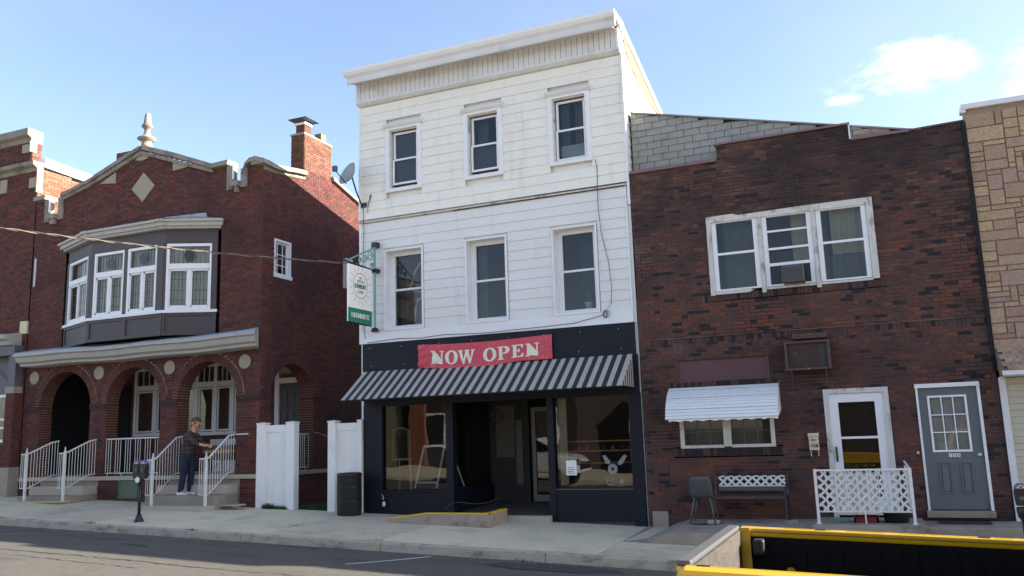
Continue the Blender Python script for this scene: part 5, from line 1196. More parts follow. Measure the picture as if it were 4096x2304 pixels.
# gable stones, diamond, copings
MB().add([(-17.36, -.045, 9.0), (-16.96, -.045, 8.6), (-17.36, -.045, 8.2), (-17.76, -.045, 8.6), (-17.36, .05, 9.0), (-16.96, .05, 8.6), (-17.36, .05, 8.2), (-17.76, .05, 8.6)], [(3, 2, 1, 0), (0, 1, 5, 4), (1, 2, 6, 5), (2, 3, 7, 6), (3, 0, 4, 7)]).build('stone_diamond', m_stonelight, lh)
MB().prism([(-18.95, 8.93), (-18.38, 8.86), (-18.38, 9.17)], -.03, .02).build('gable_stone', m_stonelight, lh); MB().prism([(-16.36, 9.16), (-16.36, 8.9), (-15.75, 8.94)], -.03, .02).build('gable_stone', m_stonelight, lh)
MB().prism([(-17.7, 9.4), (-17.45, 9.35), (-17.2, 9.4), (-17.45, 9.58)], -.03, .02).build('gable_stone', m_stonelight, lh)
def coping(pts, th=.13, y0=-.13, y1=.32, seg=.62):
    for (xa, za), (xb, zb) in zip(pts, pts[1:]):
        L_ = sqrt((xb-xa)**2+(zb-za)**2); n = max(1, round(L_/seg))
        for i in range(n):
            f0, f1 = i/n, (i+1)/n; a, b = xa+(xb-xa)*f0+.003, xa+(xb-xa)*f1-.003; c, d = za+(zb-za)*f0, za+(zb-za)*f1
            MB().hexa([(a, y0, c), (b, y0, d), (b, y1, d), (a, y1, c), (a, y0+.03, c+th), (b, y0+.03, d+th), (b, y1-.03, d+th), (a, y1-.03, c+th)]).build('coping_stone', m_stone, lh)
coping([(-21.42, 8.75), (-20.95, 8.76)]); coping([(-20.36, 8.74), (-20.05, 8.79), (-19.3, 9.0), (-18.5, 9.28), (-17.5, 9.63)]); coping([(-17.4, 9.63), (-16.3, 9.25), (-15.0, 8.74), (-14.47, 8.76)])
# corbel strips under the coping
for (xa, za), (xb, zb) in (((-20.3, 8.66), (-19.3, 8.9)), ((-19.3, 8.9), (-17.45, 9.52)), ((-17.45, 9.52), (-15.0, 8.64))):
    MB().hexa([(xa, -.07, za), (xb, -.07, zb), (xb, 0, zb), (xa, 0, za), (xa, -.09, za+.09), (xb, -.09, zb+.09), (xb, 0, zb+.09), (xa, 0, za+.09)]).build('corbel', m_stone, lh)
# notches with stone cheeks
for (a, b) in ((-20.97, -20.35), (-14.49, -13.95)):
    MB().box(a-.04, a+.16, -.06, .1, 8.1, 8.72).build('notch_stone', m_stone, lh); MB().box(b-.14, b+.05, -.06, .1, 8.12, 8.74 if b < -20 else 8.6).build('notch_stone', m_stone, lh)
    MB().box(a+.16, b-.14, -.16, .1, 8.15, 8.28).build('notch_sill', m_stone, lh); MB().box(a+.26, b-.2, -.12, -.02, 8.0, 8.15).build('notch_bracket', m_stone, lh)
    MB().box(a+.17, a+.2, -.1, -.06, 8.35, 8.8).build('downpipe_strap', m_trim, lh)
# right crest: hump of cast stone round the corner
def hump(pts, ax):
    for i in range(len(pts)-1):
        (a, c), (b, d) = pts[i], pts[i+1]
        if ax == 'y': MB().hexa([(a, -.14, c), (b, -.14, d), (b, .25, d), (a, .25, c), (a, -.1, c+.13), (b, -.1, d+.13), (b, .25, d+.13), (a, .25, c+.13)]).build('coping_stone', m_stone, lh)
        else: MB().hexa([(HX1-.3, a, c), (HX1+.12, a, c), (HX1+.12, b, d), (HX1-.3, b, d), (HX1-.3, a, c+.13), (HX1+.08, a, c+.13), (HX1+.08, b, d+.13), (HX1-.3, b, d+.13)]).build('coping_stone', m_stone, lh)
hump([(-14.0, 8.42), (-13.94, 8.6), (-13.8, 8.7), (-13.62, 8.72), (-13.35, 8.62)], 'y')
hump([(-.12, 8.62), (.2, 8.6), (.5, 8.6), (1.2, 8.72), (1.66, 8.78)], 'x')
MB().prism([(0, 8.5), (.5, 8.52), (1.66, 8.68), (1.66, 8.8), (.5, 8.62), (0, 8.62)], HX1-.25, HX1+.02, 'x').build('corbel', m_stone, lh)
for i in range(6):
    y0 = 2.88+i*.7; z0 = 8.96-(y0-2.88)*.27; z1 = z0-.7*.27
    MB().hexa([(HX1-.3, y0, z0), (HX1+.1, y0, z0), (HX1+.1, y0+.69, z1), (HX1-.3, y0+.69, z1), (HX1-.3, y0, z0+.13), (HX1+.06, y0, z0+.13), (HX1+.06, y0+.69, z1+.13), (HX1-.3, y0+.69, z1+.13)]).build('coping_stone', m_stonelight, lh)
# finial
MB().lathe([(.15, 0), (.14, .1), (.13, .11), (.13, .22), (.25, .25), (.24, .28), (.12, .34), (.085, .42), (.075, .5), (.1, .56), (.15, .6), (.14, .65), (.1, .7), (.075, .96), (.04, .99)], (-17.42, .08, 9.72), 16).build('finial', m_stone, lh, smooth=True)
# side window
f = MB(); X = HX1; y0, y1, z0, z1 = .44, 1.1, 5.9, 6.83
f.box(X-.12, X+.02, y0, y0+.05, z0, z1).box(X-.12, X+.02, y1-.05, y1, z0, z1).box(X-.12, X+.02, y0+.05, y1-.05, z1-.05, z1).box(X-.12, X+.05, y0-.02, y1+.02, z0-.05, z0+.04)
w = f.build('window', m_trim, lh, label='small white six-pane window high on the side wall')
s = MB().box(X-.1, X-.06, y0+.05, y0+.1, z0+.04, z1-.05).box(X-.1, X-.06, y1-.1, y1-.05, z0+.04, z1-.05).box(X-.1, X-.06, y0+.1, y1-.1, z1-.1, z1-.05).box(X-.1, X-.06, y0+.1, y1-.1, z0+.04, z0+.09)
for yy in (.66, .87): s.box(X-.095, X-.07, yy-.01, yy+.01, z0+.08, z1-.08)
for zz in (6.2, 6.47): s.box(X-.094, X-.071, y0+.1, y1-.1, zz-.01, zz+.01)
s.build('sash', m_trim, w); MB().quad((X-.085, y0+.08, z0+.08), (X-.085, y1-.08, z0+.08), (X-.085, y1-.08, z1-.08), (X-.085, y0+.08, z1-.08)).build('pane', m_glass, w)
bx('window_backing', m_dark, w, X-.5, X-.49, y0-.2, y1+.2, z0-.2, z1+.2)
bx('side_shutter_box', m_trim2, lh, HX1, HX1+.12, 3.42, 3.75, 6.0, 6.85)
# chimneys
def chimney(parent, x0, x1, y0, y1, z0, z1, m=m_chim, mm=m_chmortar, front_m=m_red, nm='chimney'):
    c = MB().box(x0, x1, y0, y1, z0, z1).build(nm, mm, parent)
    for surf, a, b in ((front(y0), x0, x1), (sideX(x1), y0, y1)):
        masonry(c, surf, lambda u, z: True, a, b, z0, z1-.02, m, mm, n_single=45, mortar=False)
    return c
c1 = chimney(lh, -13.87, -13.44, 1.65, 2.87, 8.45, 9.95)
MB().box(-13.89, -13.42, 1.62, 2.9, 9.95, 10.0).build('chimney_cap', m_stonelight, c1)
MB().box(-13.74, -13.46, 1.68, 1.96, 10.0, 10.24).build('flue', m_chim, c1); MB().box(-13.77, -13.43, 1.65, 1.99, 10.24, 10.3).build('flue_collar', m_trim, c1)
MB().box(-13.68, -13.5, 1.74, 1.9, 10.3, 10.38).build('flue_mesh', m_greypanel, c1); MB().add([(-13.9, 1.5, 10.38), (-13.3, 1.5, 10.38), (-13.3, 2.12, 10.38), (-13.9, 2.12, 10.38), (-13.6, 1.81, 10.5)], [(0, 1, 4), (1, 2, 4), (2, 3, 4), (3, 0, 4), (3, 2, 1, 0)]).build('flue_hood', m_greypanel, c1)
MB().box(-13.7, -13.48, 2.45, 2.68, 10.0, 10.24).build('flue', m_chmortar, c1)
c2 = chimney(lh, -22.9 if False else -21.35, -20.75, 2.6, 3.3, 8.0, 10.95)
# steps and platform boards
def step(name, m, *a): return MB().box(*a).build(name, m, lh, bevel=.012)
for (xa, xb, zg_) in ((-20.45, -18.5, .6), (-16.1, -13.95, .42)):
    pass
step('step', m_conc2, -20.4, -18.52, -.78, -.02, .3, .66); step('step', m_conc3, -20.42, -18.5, -.45, -.015, .66, .88)
MB().box(-20.95, -18.45, -1.08, -.7, .53, .56).build('step_board', m_lightwood, lh); MB().box(-19.3, -18.5, -1.0, -.78, .42, .53).build('step', m_conc3, lh)
step('step', m_conc3, -16.35, -14.0, -1.12, -.72, .2, .45); step('step', m_conc2, -16.1, -13.98, -.76, -.015, .2, .67); step('step', m_conc3, -16.08, -13.99, -.43, -.01, .67, .885)
MB().box(-14.05, -13.5, -.62, -.3, .42, .45).build('step_board', m_conc3, lh)
# railings of the house
def stair_rail(X, zb, ztop_low, xoff, parent, name='stair_railing', low_y=-.93, lab=None):
    """white steel rail: short level toe, knee, slope up the stair, level top at the arch"""
    r = MB(); Yt = -.02
    top = [(low_y-.02, 1.72+zb), (low_y+.08, 1.74+zb), (-.22, 2.0+zb*.0), (Yt, 2.03)]
    bot = [(low_y-.02, .87+zb*.8), (low_y+.08, .87+zb*.8), (-.2, 1.15), (Yt, 1.16)]
    b = MB().tube([(X, y, z) for y, z in top], .021, 6).build(name, m_wpaint, lh, label=lab); MB().tube([(X, y, z) for y, z in bot], .013, 4).build('lower_rail', m_wpaint, b)
    def zi(P, y):
        for (a, c), (d, e) in zip(P, P[1:]):
            if a <= y <= d: return c+(e-c)*(y-a)/(d-a)
        return P[-1][1]
    n = 9
    for i in range(n+1):
        y = low_y+.13+(Yt-.02-low_y-.13)*i/n
        MB().tube([(X, y, zi(bot, y)), (X, y, zi(top, y))], .0085, 4).build('baluster', m_wpaint, b)
    return b, zi, top, bot
for X, zb, gz in ((-19.95, 0., .56), (-18.6, 0., .56), (-15.72, -.22, .45), (-14.12, -.22, .33)):
    b, zi, top, bot = stair_rail(X, zb, 1.8, 0, lh)
    z0 = zi(bot, -.9)
    MB().box(X-.025, X+.025, -.955, -.905, gz, zi(top, -.9)+.02).build('post', m_wpaint, b); MB().lathe([(.024, 0), (.03, .02), (.012, .05), (.02, .07), (.004, .13)], (X, -.93, zi(top, -.9)+.02), 8).build('post_finial', m_wpaint, b, smooth=True)
    # short return panel along X beside the lower post
    MB().tube([(X-.2, -.93, zi(top, -.9)-.02), (X, -.93, zi(top, -.9)-.01)], .018, 5).tube([(X-.2, -.93, z0), (X, -.93, z0)], .012, 4).build('return_rail', m_wpaint, b)
    for q in (-.19, -.13, -.07): MB().tube([(X+q, -.93, z0), (X+q, -.93, zi(top, -.9)-.02)], .009, 4).build('baluster', m_wpaint, b)
def level_rail(pts, z0, z1, par, legs, n):
    b = MB().tube([(*p, z1) for p in pts], .018, 5).tube([(*p, z0) for p in pts], .012, 4).build('porch_railing', m_wpaint, par); p, q = Vector(pts[0]), Vector(pts[-1])
    for i in range(n):
        f = i/(n-1); c = p+(q-p)*f
        if i % 4 == 3: continue
        MB().tube([(c.x, c.y, z0), (c.x, c.y, z1)], .009, 4).build('baluster', m_wpaint, b)
    for f in legs: c = p+(q-p)*f; MB().tube([(c.x, c.y, 1.1), (c.x, c.y, z0)], .01, 4).build('foot', m_wpaint, b)
    return b
level_rail([(-18.32, .05), (-16.5, .05)], 1.17, 2.03, lh, (.04, .3, .55, .8, .97), 23)
level_rail([(HX1-.12, .45), (HX1-.12, 2.08)], 1.17, 2.0, lh, (.05, .5, .92), 21)
MB().tube([(-14.05, -.03, 2.03), (-13.7, -.03, 2.03)], .018).build('porch_railing', m_wpaint, lh)
# grey electrical items on the wall left
bx('conduit', m_lightgrey, lh, -21.3, -21.24, -.04, 0, 6.3, 7.1)

# ================================================================== LEFT NEIGHBOUR
ln_ = thing('row_house', (-24.5, 3, .7), 'taller red brick house at the left edge with pale stone copings and grey porch', 'house')
NX = -21.42  # its right-hand edge
def nsolid(u, z):
    if z > 10.62: return False
    if z > 9.78 and u > NX-.55+.22: return False
    return not (z < 4.7 and u < -22.0)
def nsol2(u, z):
    top = 10.6 if u < -21.75 else 9.75
    if z > top: return False
    if z < 4.7 and u < -21.98: return False
    return True
masonry(ln_, front(-.02), nsol2, -26, NX, .3, 10.7, m_red, m_redmortar, n_single=120, tonef=htone)
MB().box(-26, NX, -.015, .2, .2, 4.6).build('porch_infill', m_greypanel, ln_) if False else MB().box(-26, -21.98, .06, .2, .3, 4.72).build('porch_infill', m_greypanel, ln_)
MB().box(-26, -21.75, .01, .3, 9.7, 10.6).build('parapet', m_redmortar, ln_); MB().box(-26, NX, .0, .25, 8.6, 9.75).build('parapet', m_redmortar, ln_)
# sunlit side parapet
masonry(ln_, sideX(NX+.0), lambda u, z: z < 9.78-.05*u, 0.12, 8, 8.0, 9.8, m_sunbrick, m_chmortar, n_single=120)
MB().prism([(.15, 9.84), (8, 9.45), (8, 9.72), (.15, 10.11)], NX-.25, NX+.05, 'x').build('parapet_cap', mat('bright_white_cap', (.85, .86, .88), .4), ln_)
MB().box(NX-.35, NX+.0, .26, 8, 7.8, 9.4).build('side_parapet', m_redmortar, ln_)
masonry(ln_, sideX(-21.74), lambda u, z: True, -.0, .3, 9.8, 10.6, m_chim, m_chmortar)
MB().prism([(.3, 10.6), (.3, 10.72), (-.12, 10.75), (-.16, 10.66), (-.06, 10.6)] if False else [(.3, 10.6), (-.05, 10.6), (-.08, 10.72), (-.2, 10.78), (-.2, 10.98), (.3, 10.98)], -26, -21.72, 'x').build('coping', m_stone, ln_)
MB().prism([(.1, 9.68), (-.05, 9.68), (-.08, 9.78), (-.2, 9.84), (-.2, 9.95), (.1, 9.95)], -26, NX+.01, 'x').build('coping', m_stone, ln_)
MB().box(NX-.02, NX+.025, -.06, .13, 9.05, 9.94).build('corner_stone', m_stonelight, ln_); MB().box(-21.76, -21.715, -.1, .12, 10.3, 10.62).build('corner_stone', m_stonelight, ln_)
for (a, b, c, d) in ((-21.72, -21.45, 9.2, 9.5), (-22.93, -22.65, 9.2, 9.6), (-22.1, -21.8, 10.3, 10.55), (-21.7, -21.42, 5.0, 5.35)): bx('stone_block', m_cream if c < 6 else m_stonelight, ln_, a, b, -.055, 0, c, d)
MB().prism([(0, 4.66), (-.35, 4.68), (-.4, 4.78), (-.52, 4.84), (-.55, 4.95), (0, 5.05)], -26, -21.62, 'x').build('porch_cornice', m_cornice, ln_)
MB().box(-26, -21.52, -.3, 0, 4.4, 4.66).build('porch_beam', m_greypanel, ln_)
bx('porch_post', m_greypanel, ln_, -21.78, -21.5, -.25, .0, 3.55, 4.42); bx('post_capital', m_stonelight, ln_, -21.82, -21.46, -.28, .0, 3.36, 3.54); 
masonry(ln_, front(-.25), lambda u, z: True, -21.8, -21.48, .5, 3.36, m_red, m_redmortar, tonef=htone); masonry(ln_, sideX(-21.48), lambda u, z: True, -.25, 0, .5, 3.36, m_red, m_redmortar, tonef=htone)
MB().box(-21.84, -21.42, -.32, 0, .5, 1.38).build('concrete_block', m_cream if False else m_stonelight, ln_)
ag = MB(); n = 20; 
for i in range(n):
    a0, a1 = pi*.5*i/n, pi*.5*(i+1)/n; P = lambda a, q: (-23.0+q*cos(a), .055, 3.1+q*sin(a)); ag.quad(P(a0, .98), P(a1, .98), P(a1, 1.1), P(a0, 1.1))
ag.build('arch_trim', m_brownpaint, ln_)
f = MB(); rect_frame(f, -22.9, -22.02, 2.05, 3.36, .08, -.0, .06); f.box(-22.82, -22.1, -.0, .06, 2.65, 2.7).box(-22.82, -22.1, 0, .06, 2.42, 2.47); w = f.build('window', m_trim, ln_); MB().quad((-22.82, .03, 2.1), (-22.1, .03, 2.1), (-22.1, .03, 3.3), (-22.82, .03, 3.3)).build('pane', m_glass, w); bx('curtain', m_curtain, w, -22.82, -22.1, .05, .058, 2.1, 3.3)
masonry(ln_, front(-.05), lambda u, z: not (u < -22.05 and z > 2.0), -26, -21.82, .5, 2.3, m_red, m_redmortar, tonef=htone)
MB().box(-26, -21.845, -.2, -.052, .4, .95).build('base_wall', m_conc3, ln_)
shell(ln_, -26, NX-.02, .3, 9, .3, 9.2, m_room)

# ================================================================== ALLEY FENCE, TRASH CAN, GRASS
def fence(x0, x1, w0, w1, zb, zt, label, gapb):
    t = thing('vinyl_fence_panel', ((x0+x1)/2, .05, zb), label, 'fence', 'white vinyl fence panels across the alley')
    for (a, b) in ((x0, x0+w0), (x1-w1, x1)):
        MB().box(a, b, -.09, .1, G(a)-.05, zt-.03).build('post', m_vinyl, t, bevel=.006)
        MB().box(a-.012, b+.012, -.102, .112, zt-.03, zt-.005).build('post_cap', m_vinyl, t)
        cx = (a+b)/2; MB().add([(a-.012, -.102, zt-.005), (b+.012, -.102, zt-.005), (b+.012, .112, zt-.005), (a-.012, .112, zt-.005), (cx, .005, zt+.02)], [(0, 1, 4), (1, 2, 4), (2, 3, 4), (3, 0, 4)]).build('post_cap', m_vinyl, t)
    MB().box(x0+w0, x1-w1, -.035, .035, zt-.22, zt-.06).build('top_rail', m_vinyl, t, bevel=.004); MB().box(x0+w0, x1-w1, -.035, .035, G(x1)+gapb, G(x1)+gapb+.12).build('bottom_rail', m_vinyl, t, bevel=.004)
    n = max(2, round((x1-w1-x0-w0)/.19)); s = (x1-w1-x0-w0)/n
    for i in range(n): MB().box(x0+w0+i*s+.0015, x0+w0+(i+1)*s-.0015, -.012, .012, G(x1)+gapb+.12, zt-.22).build('board', m_vinyl, t)
fence(-13.41, -12.34, .24, .23, .3, 2.27, 'white vinyl fence panel beside the brick house, left of the alley gap', .03)
fence(-11.42, -10.53, .2, .11, .25, 2.25, 'white vinyl fence panel against the shopfront, behind the black trash can', .03)
tc_ = thing('trash_can', (-10.62, -.42, G(-10.6)), 'black cylindrical trash can standing on the pavement before the right fence panel', 'trash can')
cx, cy, zg_ = -10.62, -.42, pav(-10.62, -.42)
MB().lathe([(.24, 0), (.262, .02), (.262, .82), (.27, .83), (.27, .86), (.255, .87)], (cx, cy, zg_), 28).build('drum', m_blackplastic, tc_, smooth=True)
MB().lathe([(.25, 0), (.24, .02), (.0 if False else .05, .03)], (cx, cy, zg_+.865), 28).build('lid', m_blackplastic, tc_, smooth=True)
MB().lathe([(.266, 0), (.266, .02)], (cx, cy, zg_+.3), 28).build('hoop', m_blackk, tc_); MB().lathe([(.266, 0), (.266, .02)], (cx, cy, zg_+.58), 28).build('hoop', m_blackk, tc_)
g = MB()
def blades(x0, x1, y0, y1, n, h):
    for i in range(n):
        x, y = random.uniform(x0, x1), random.uniform(y0, y1); a = random.uniform(0, 2*pi); hh = h*random.uniform(.5, 1.2); z = G(x)-.01; dx, dy = .008*cos(a), .008*sin(a); lx, ly = random.uniform(-.04, .04), random.uniform(-.04, .04)
        g.add([(x-dx, y-dy, z), (x+dx, y+dy, z), (x+lx, y+ly, z+hh)], [(0, 1, 2)])
blades(-12.4, -10.7, .1, 2.6, 7000, .11); blades(-13.2, -12.5, -.13, -.03, 500, .09); blades(-13.15, -12.9, -.16, -.05, 160, .13)
setp(g.build('grass', m_grass, None), 'short grass growing in the alley and at the fence foot', 'grass', kind='stuff')
bx('alley_path', m_ground, None, -13.4, -10.64, .01, 9, -.2, .235); bpy.data.objects['alley_path']['kind'] = 'structure'
tw_ = MB().tube([(-12.3, .6, 2.02), (-12.15, .6, 2.0), (-11.9, .62, 1.9)], .009, 5).build('twig', m_cabletan, None); setp(tw_, 'thin bare twig poking out behind the white fence panel by the house', 'twig')
g = MB()
for i in range(70):
    x = random.uniform(-16, -2.5); y = random.choice([random.uniform(-3.75, -3.46), random.uniform(-4.6, -3.5), random.uniform(-3.3, -.3)]) if i % 3 else random.uniform(-3.7, -3.45)
    z = (road(x, y) if y < KY else pav(x, y))+.008; s = random.uniform(.012, .035); a = random.uniform(0, 6.28)
    g.add([(x+s*cos(a), y+s*sin(a), z), (x-s*.5*sin(a), y+s*.5*cos(a), z+.012), (x-s*cos(a), y-s*sin(a), z+.003), (x+s*.5*sin(a), y-s*.5*cos(a), z+.004)], [(0, 1, 2, 3)])
setp(g.build('fallen_leaves', m_leaf, None), 'scattered dry leaves along the kerb', 'leaves', kind='stuff')

g = MB()
for i in range(420):
    x = random.uniform(-19, 2); y = KY+random.choice([random.uniform(-.3, -.02), random.uniform(-1.2, -.02)]); z = road(x, y)+.006; s_ = random.uniform(.004, .013); a = random.uniform(0, 6.28)
    g.add([(x+s_*cos(a), y+s_*sin(a), z), (x-s_*sin(a), y+s_*cos(a), z), (x-s_*cos(a), y-s_*sin(a), z), (x, y, z+s_*.8)], [(0, 1, 3), (1, 2, 3), (2, 0, 3)])
setp(g.build('gravel', m_stonelight, None), 'loose grit in the gutter along the kerb', 'gravel', kind='stuff')
g = MB()
for cx, cy, n_ in ((-14.9, -3.33, 40), (-12.2, -3.36, 60), (-17.5, -3.35, 40), (-8.2, -3.2, 20), (-10.66, -2.2, 25), (-16.2, -1.1, 30), (-5.4, -3.45, 30), (-4.25, -.08, 30)):
    for i in range(n_):
        x, y = cx+random.gauss(0, .1), cy+random.gauss(0, .02); a = random.uniform(0, 6.28); z = (pav(x, y) if y > KY else road(x, y)); h_ = random.uniform(.015, .05)
        g.add([(x-.005*cos(a), y-.005*sin(a), z), (x+.005*cos(a), y+.005*sin(a), z), (x+random.uniform(-.03, .03), y+random.uniform(-.03, .03), z+h_)], [(0, 1, 2)])
setp(g.build('weeds', m_grass, None), 'small weeds in the pavement joints and the kerb', 'weeds', kind='stuff')
# ================================================================== PARKING METERS
def meter(x, y, heads, label, hz):
    zg = pav(x, y); t = thing('parking_meter', (x, y, zg), label, 'parking meter')
    MB().lathe([(.1, 0), (.1, .02), (.075, .06), (.055, .12), (.05, .14)], (x, y, zg), 14).build('base', m_blackk, t, smooth=True)
    MB().lathe([(.032, 0), (.032, hz-.3)], (x, y, zg+.12), 12).build('pole', m_blackk, t, smooth=True)
    xs = (x,) if heads == 1 else (x-.092, x+.092)
    MB().lathe([(.035, 0), (.07, .06), (.08, .16), (.07, .18)], (x, y, zg+hz-.22), 12).build('collar', m_blackk, t, smooth=True)
    if heads == 2: MB().prism([(x-.2, zg+hz), (x+.2, zg+hz), (x+.14, zg+hz-.1), (x-.14, zg+hz-.1)], y-.05, y+.05).build('yoke', m_blackk, t)
    for xx in xs:
        h = MB().prism([(xx-.072, zg+hz-.02), (xx+.072, zg+hz-.02), (xx+.083, zg+hz+.14), (xx+.075, zg+hz+.2), (xx-.075, zg+hz+.2), (xx-.083, zg+hz+.14)], y-.06, y+.06).build('meter_head', m_blackk, t, bevel=.01)
        pr = [(xx+.073*cos(pi*i/12), zg+hz+.2+.075*sin(pi*i/12)) for i in range(13)]
        MB().prism(pr, y-.045, y+.045).build('display_dome', mat('meter_dome_blue', (.1, .14, .25), .2) if 'meter_dome_blue' not in MATS else MATS['meter_dome_blue'], h)
        MB().prism([(xx+.045*cos(pi*i/10), zg+hz+.21+.035*sin(pi*i/10)) for i in range(11)], y-.05, y-.046).build('display', m_sign, h)
        MB().box(xx-.025, xx+.025, y-.052, y-.05, zg+hz+.215, zg+hz+.235).build('display_flag', m_redplastic, h)
        MB().box(xx-.03, xx+.03, y-.066, y-.06, zg+hz+.06, zg+hz+.1).build('coin_plate', m_greypanel, h)
    if heads == 2: MB().lathe([(.06, 0), (.055, -.01)], (x, y-.08, zg+hz-.12), 12, 'y').build('sticker', m_sign, t)
    return t
meter(-14.15, -2.78, 2, 'black twin-headed parking meter by the kerb in front of the arched porch', .96)
meter(1.66, -2.9, 1, 'black single-headed parking meter at the right edge before the grey door', .94)

# ================================================================== MAN
def skinned(name, joints, edges, m, parent, root=0, lvl=2):
    me = bpy.data.meshes.new(name); loc = wl(parent)
    me.from_pydata([tuple(Vector(j[0])-loc) for j in joints], edges, []); me.materials.append(m)
    o = bpy.data.objects.new(name, me); COL.objects.link(o); o.parent = parent; WL[o.name] = loc
    sm = o.modifiers.new('skin', 'SKIN'); sm.use_smooth_shade = True
    for i, j in enumerate(joints):
        r = j[1]; r = (r, r) if not isinstance(r, tuple) else r; me.skin_vertices[0].data[i].radius = r
        me.skin_vertices[0].data[i].use_root = (i == root)
    s = o.modifiers.new('sub', 'SUBSURF'); s.levels = lvl; s.render_levels = lvl
    return o
MX, MY, MZ = -15.08, -.52, .672
mn = thing('person', (MX, MY, MZ), 'man in plaid shirt, jeans and brown cap on the steps, reaching to the railing', 'person')
def R_(x, y, z): return (MX+x, MY+y, MZ+z)
# x right, y away; body seen from behind right, leaning to +x
J = [(R_(.0, .02, .93), (.12, .09)), (R_(.03, .0, 1.1), (.11, .085)), (R_(.08, .0, 1.27), (.13, .09)), (R_(.13, 0, 1.4), (.11, .075)), (R_(.17, 0, 1.49), .055), (R_(.215, 0, 1.56), .06), (R_(.235, 0, 1.63), .085), (R_(.235, 0, 1.7), .075),
     (R_(.0, .09, .84), .07), (R_(.03, .11, .48), .055), (R_(.0, .11, .1), .042), (R_(.1, .1, .04), .04),
     (R_(-.01, -.07, .84), .07), (R_(-.0, -.1, .48), .055), (R_(-.06, -.12, .1), .042), (R_(.05, -.13, .04), .04),
     (R_(.17, -.16, 1.38), .058), (R_(.4, -.22, 1.2), .042), (R_(.66, -.16, 1.12), .03), (R_(.74, -.12, 1.13), .028),
     (R_(.12, .17, 1.36), .058), (R_(.28, .25, 1.12), .042), (R_(.5, .25, 1.08), .03)]
Ed = [(0, 1), (1, 2), (2, 3), (3, 4), (4, 5), (5, 6), (6, 7), (0, 8), (8, 9), (9, 10), (10, 11), (0, 12), (12, 13), (13, 14), (14, 15), (3, 16), (16, 17), (17, 18), (18, 19), (3, 20), (20, 21), (21, 22)]
# hand with five fingers closing on the rail
k = len(J)
for i, (dx, dy, dz, L1) in enumerate(((.0, -.03, .0, .04), (.01, -.01, .0, .045), (.01, .012, .0, .045), (.0, .03, -.0, .035))):
    a = R_(.79+dx, -.12+dy, 1.135+dz); b = R_(.79+dx+L1, -.12+dy, 1.115); c = R_(.79+dx+L1, -.12+dy, 1.08)
    J += [(a, .0105), (b, .009), (c, .008)]; Ed += [(19, k), (k, k+1), (k+1, k+2)]; k += 3
J += [(R_(.745, -.165, 1.12), .011), (R_(.775, -.185, 1.1), .009)]; Ed += [(19, k), (k, k+1)]
skinned('body', J, Ed, m_skin, mn)
skinned('trousers', [(R_(.0, .02, 1.04), (.15, .135)), (R_(.0, .02, .88), (.155, .14)), (R_(.01, .1, .8), .105), (R_(.035, .11, .48), .085), (R_(.01, .11, .12), .07), (R_(.01, .11, .05), .075), (R_(-.01, -.08, .8), .105), (R_(.0, -.1, .48), .085), (R_(-.05, -.12, .12), .07), (R_(-.05, -.12, .05), .075)],
        [(0, 1), (1, 2), (2, 3), (3, 4), (4, 5), (1, 6), (6, 7), (7, 8), (8, 9)], m_jeans, mn)
skinned('shirt', [(R_(.0, .01, .88), (.18, .165)), (R_(.02, .0, 1.06), (.172, .15)), (R_(.07, .0, 1.25), (.185, .145)), (R_(.12, 0, 1.39), (.16, .115)), (R_(.165, 0, 1.465), .07),
                  (R_(.17, -.17, 1.37), .08), (R_(.38, -.22, 1.21), .062), (R_(.56, -.19, 1.14), .052), (R_(.12, .18, 1.35), .078), (R_(.28, .25, 1.13), .06), (R_(.44, .25, 1.08), .05)],
        [(0, 1), (1, 2), (2, 3), (3, 4), (3, 5), (5, 6), (6, 7), (3, 8), (8, 9), (9, 10)], m_shirt, mn)
hc = Vector(R_(.24, 0, 1.655))
hd = MB().lathe([(.02, -.115), (.055, -.1), (.075, -.06), (.085, 0), (.09, .05), (.08, .09), (.05, .115)], hc, 16)
hd.v = [(hc.x+(v[0]-hc.x)*1.12, v[1]*1.0, v[2]) for v in hd.v]; hd.build('head', m_skin, mn, smooth=True)
MB().add([tuple(hc+Vector(p)) for p in ((.09, -.014, .02), (.09, .014, .02), (.128, .0, -.022), (.09, -.014, -.03), (.09, .014, -.03))], [(0, 1, 2), (0, 2, 3), (1, 4, 2), (3, 2, 4)]).build('nose', m_skin, mn)
MB().box(hc.x+.085, hc.x+.1, hc.y-.025, hc.y+.025, hc.z-.062, hc.z-.052).build('mouth', mat('lip', (.35, .12, .1), .6), mn)
for s in (-1, 1):
    MB().lathe([(.003, 0), (.006, .004), (.003, .007)], (hc.x+.084, hc.y+s*.034, hc.z+.012), 8, 'x').build('eye', m_blackk, mn)
    MB().lathe([(.028, 0), (.03, s*-.012), (.018, s*-.02)], (hc.x-.01, hc.y+s*.105, hc.z-.005), 10, 'y').build('ear', m_skin, mn)
MB().lathe([(.098, 0), (.1, .03), (.085, .06)], (hc.x-.012, hc.y, hc.z-.03), 16).build('hair', m_hair, mn, smooth=True)
cp = MB().lathe([(.108, 0), (.112, .03), (.1, .07), (.06, .1), (.02, .108)], (hc.x-.002, hc.y, hc.z+.035), 18).build('cap', m_cap, mn, smooth=True)
MB().hexa([(hc.x+.07, hc.y-.07, hc.z+.035), (hc.x+.17, hc.y-.05, hc.z+.02), (hc.x+.17, hc.y+.05, hc.z+.02), (hc.x+.07, hc.y+.07, hc.z+.035), (hc.x+.07, hc.y-.07, hc.z+.05), (hc.x+.17, hc.y-.05, hc.z+.032), (hc.x+.17, hc.y+.05, hc.z+.032), (hc.x+.07, hc.y+.07, hc.z+.05)]).build('cap_peak', m_cap, cp)
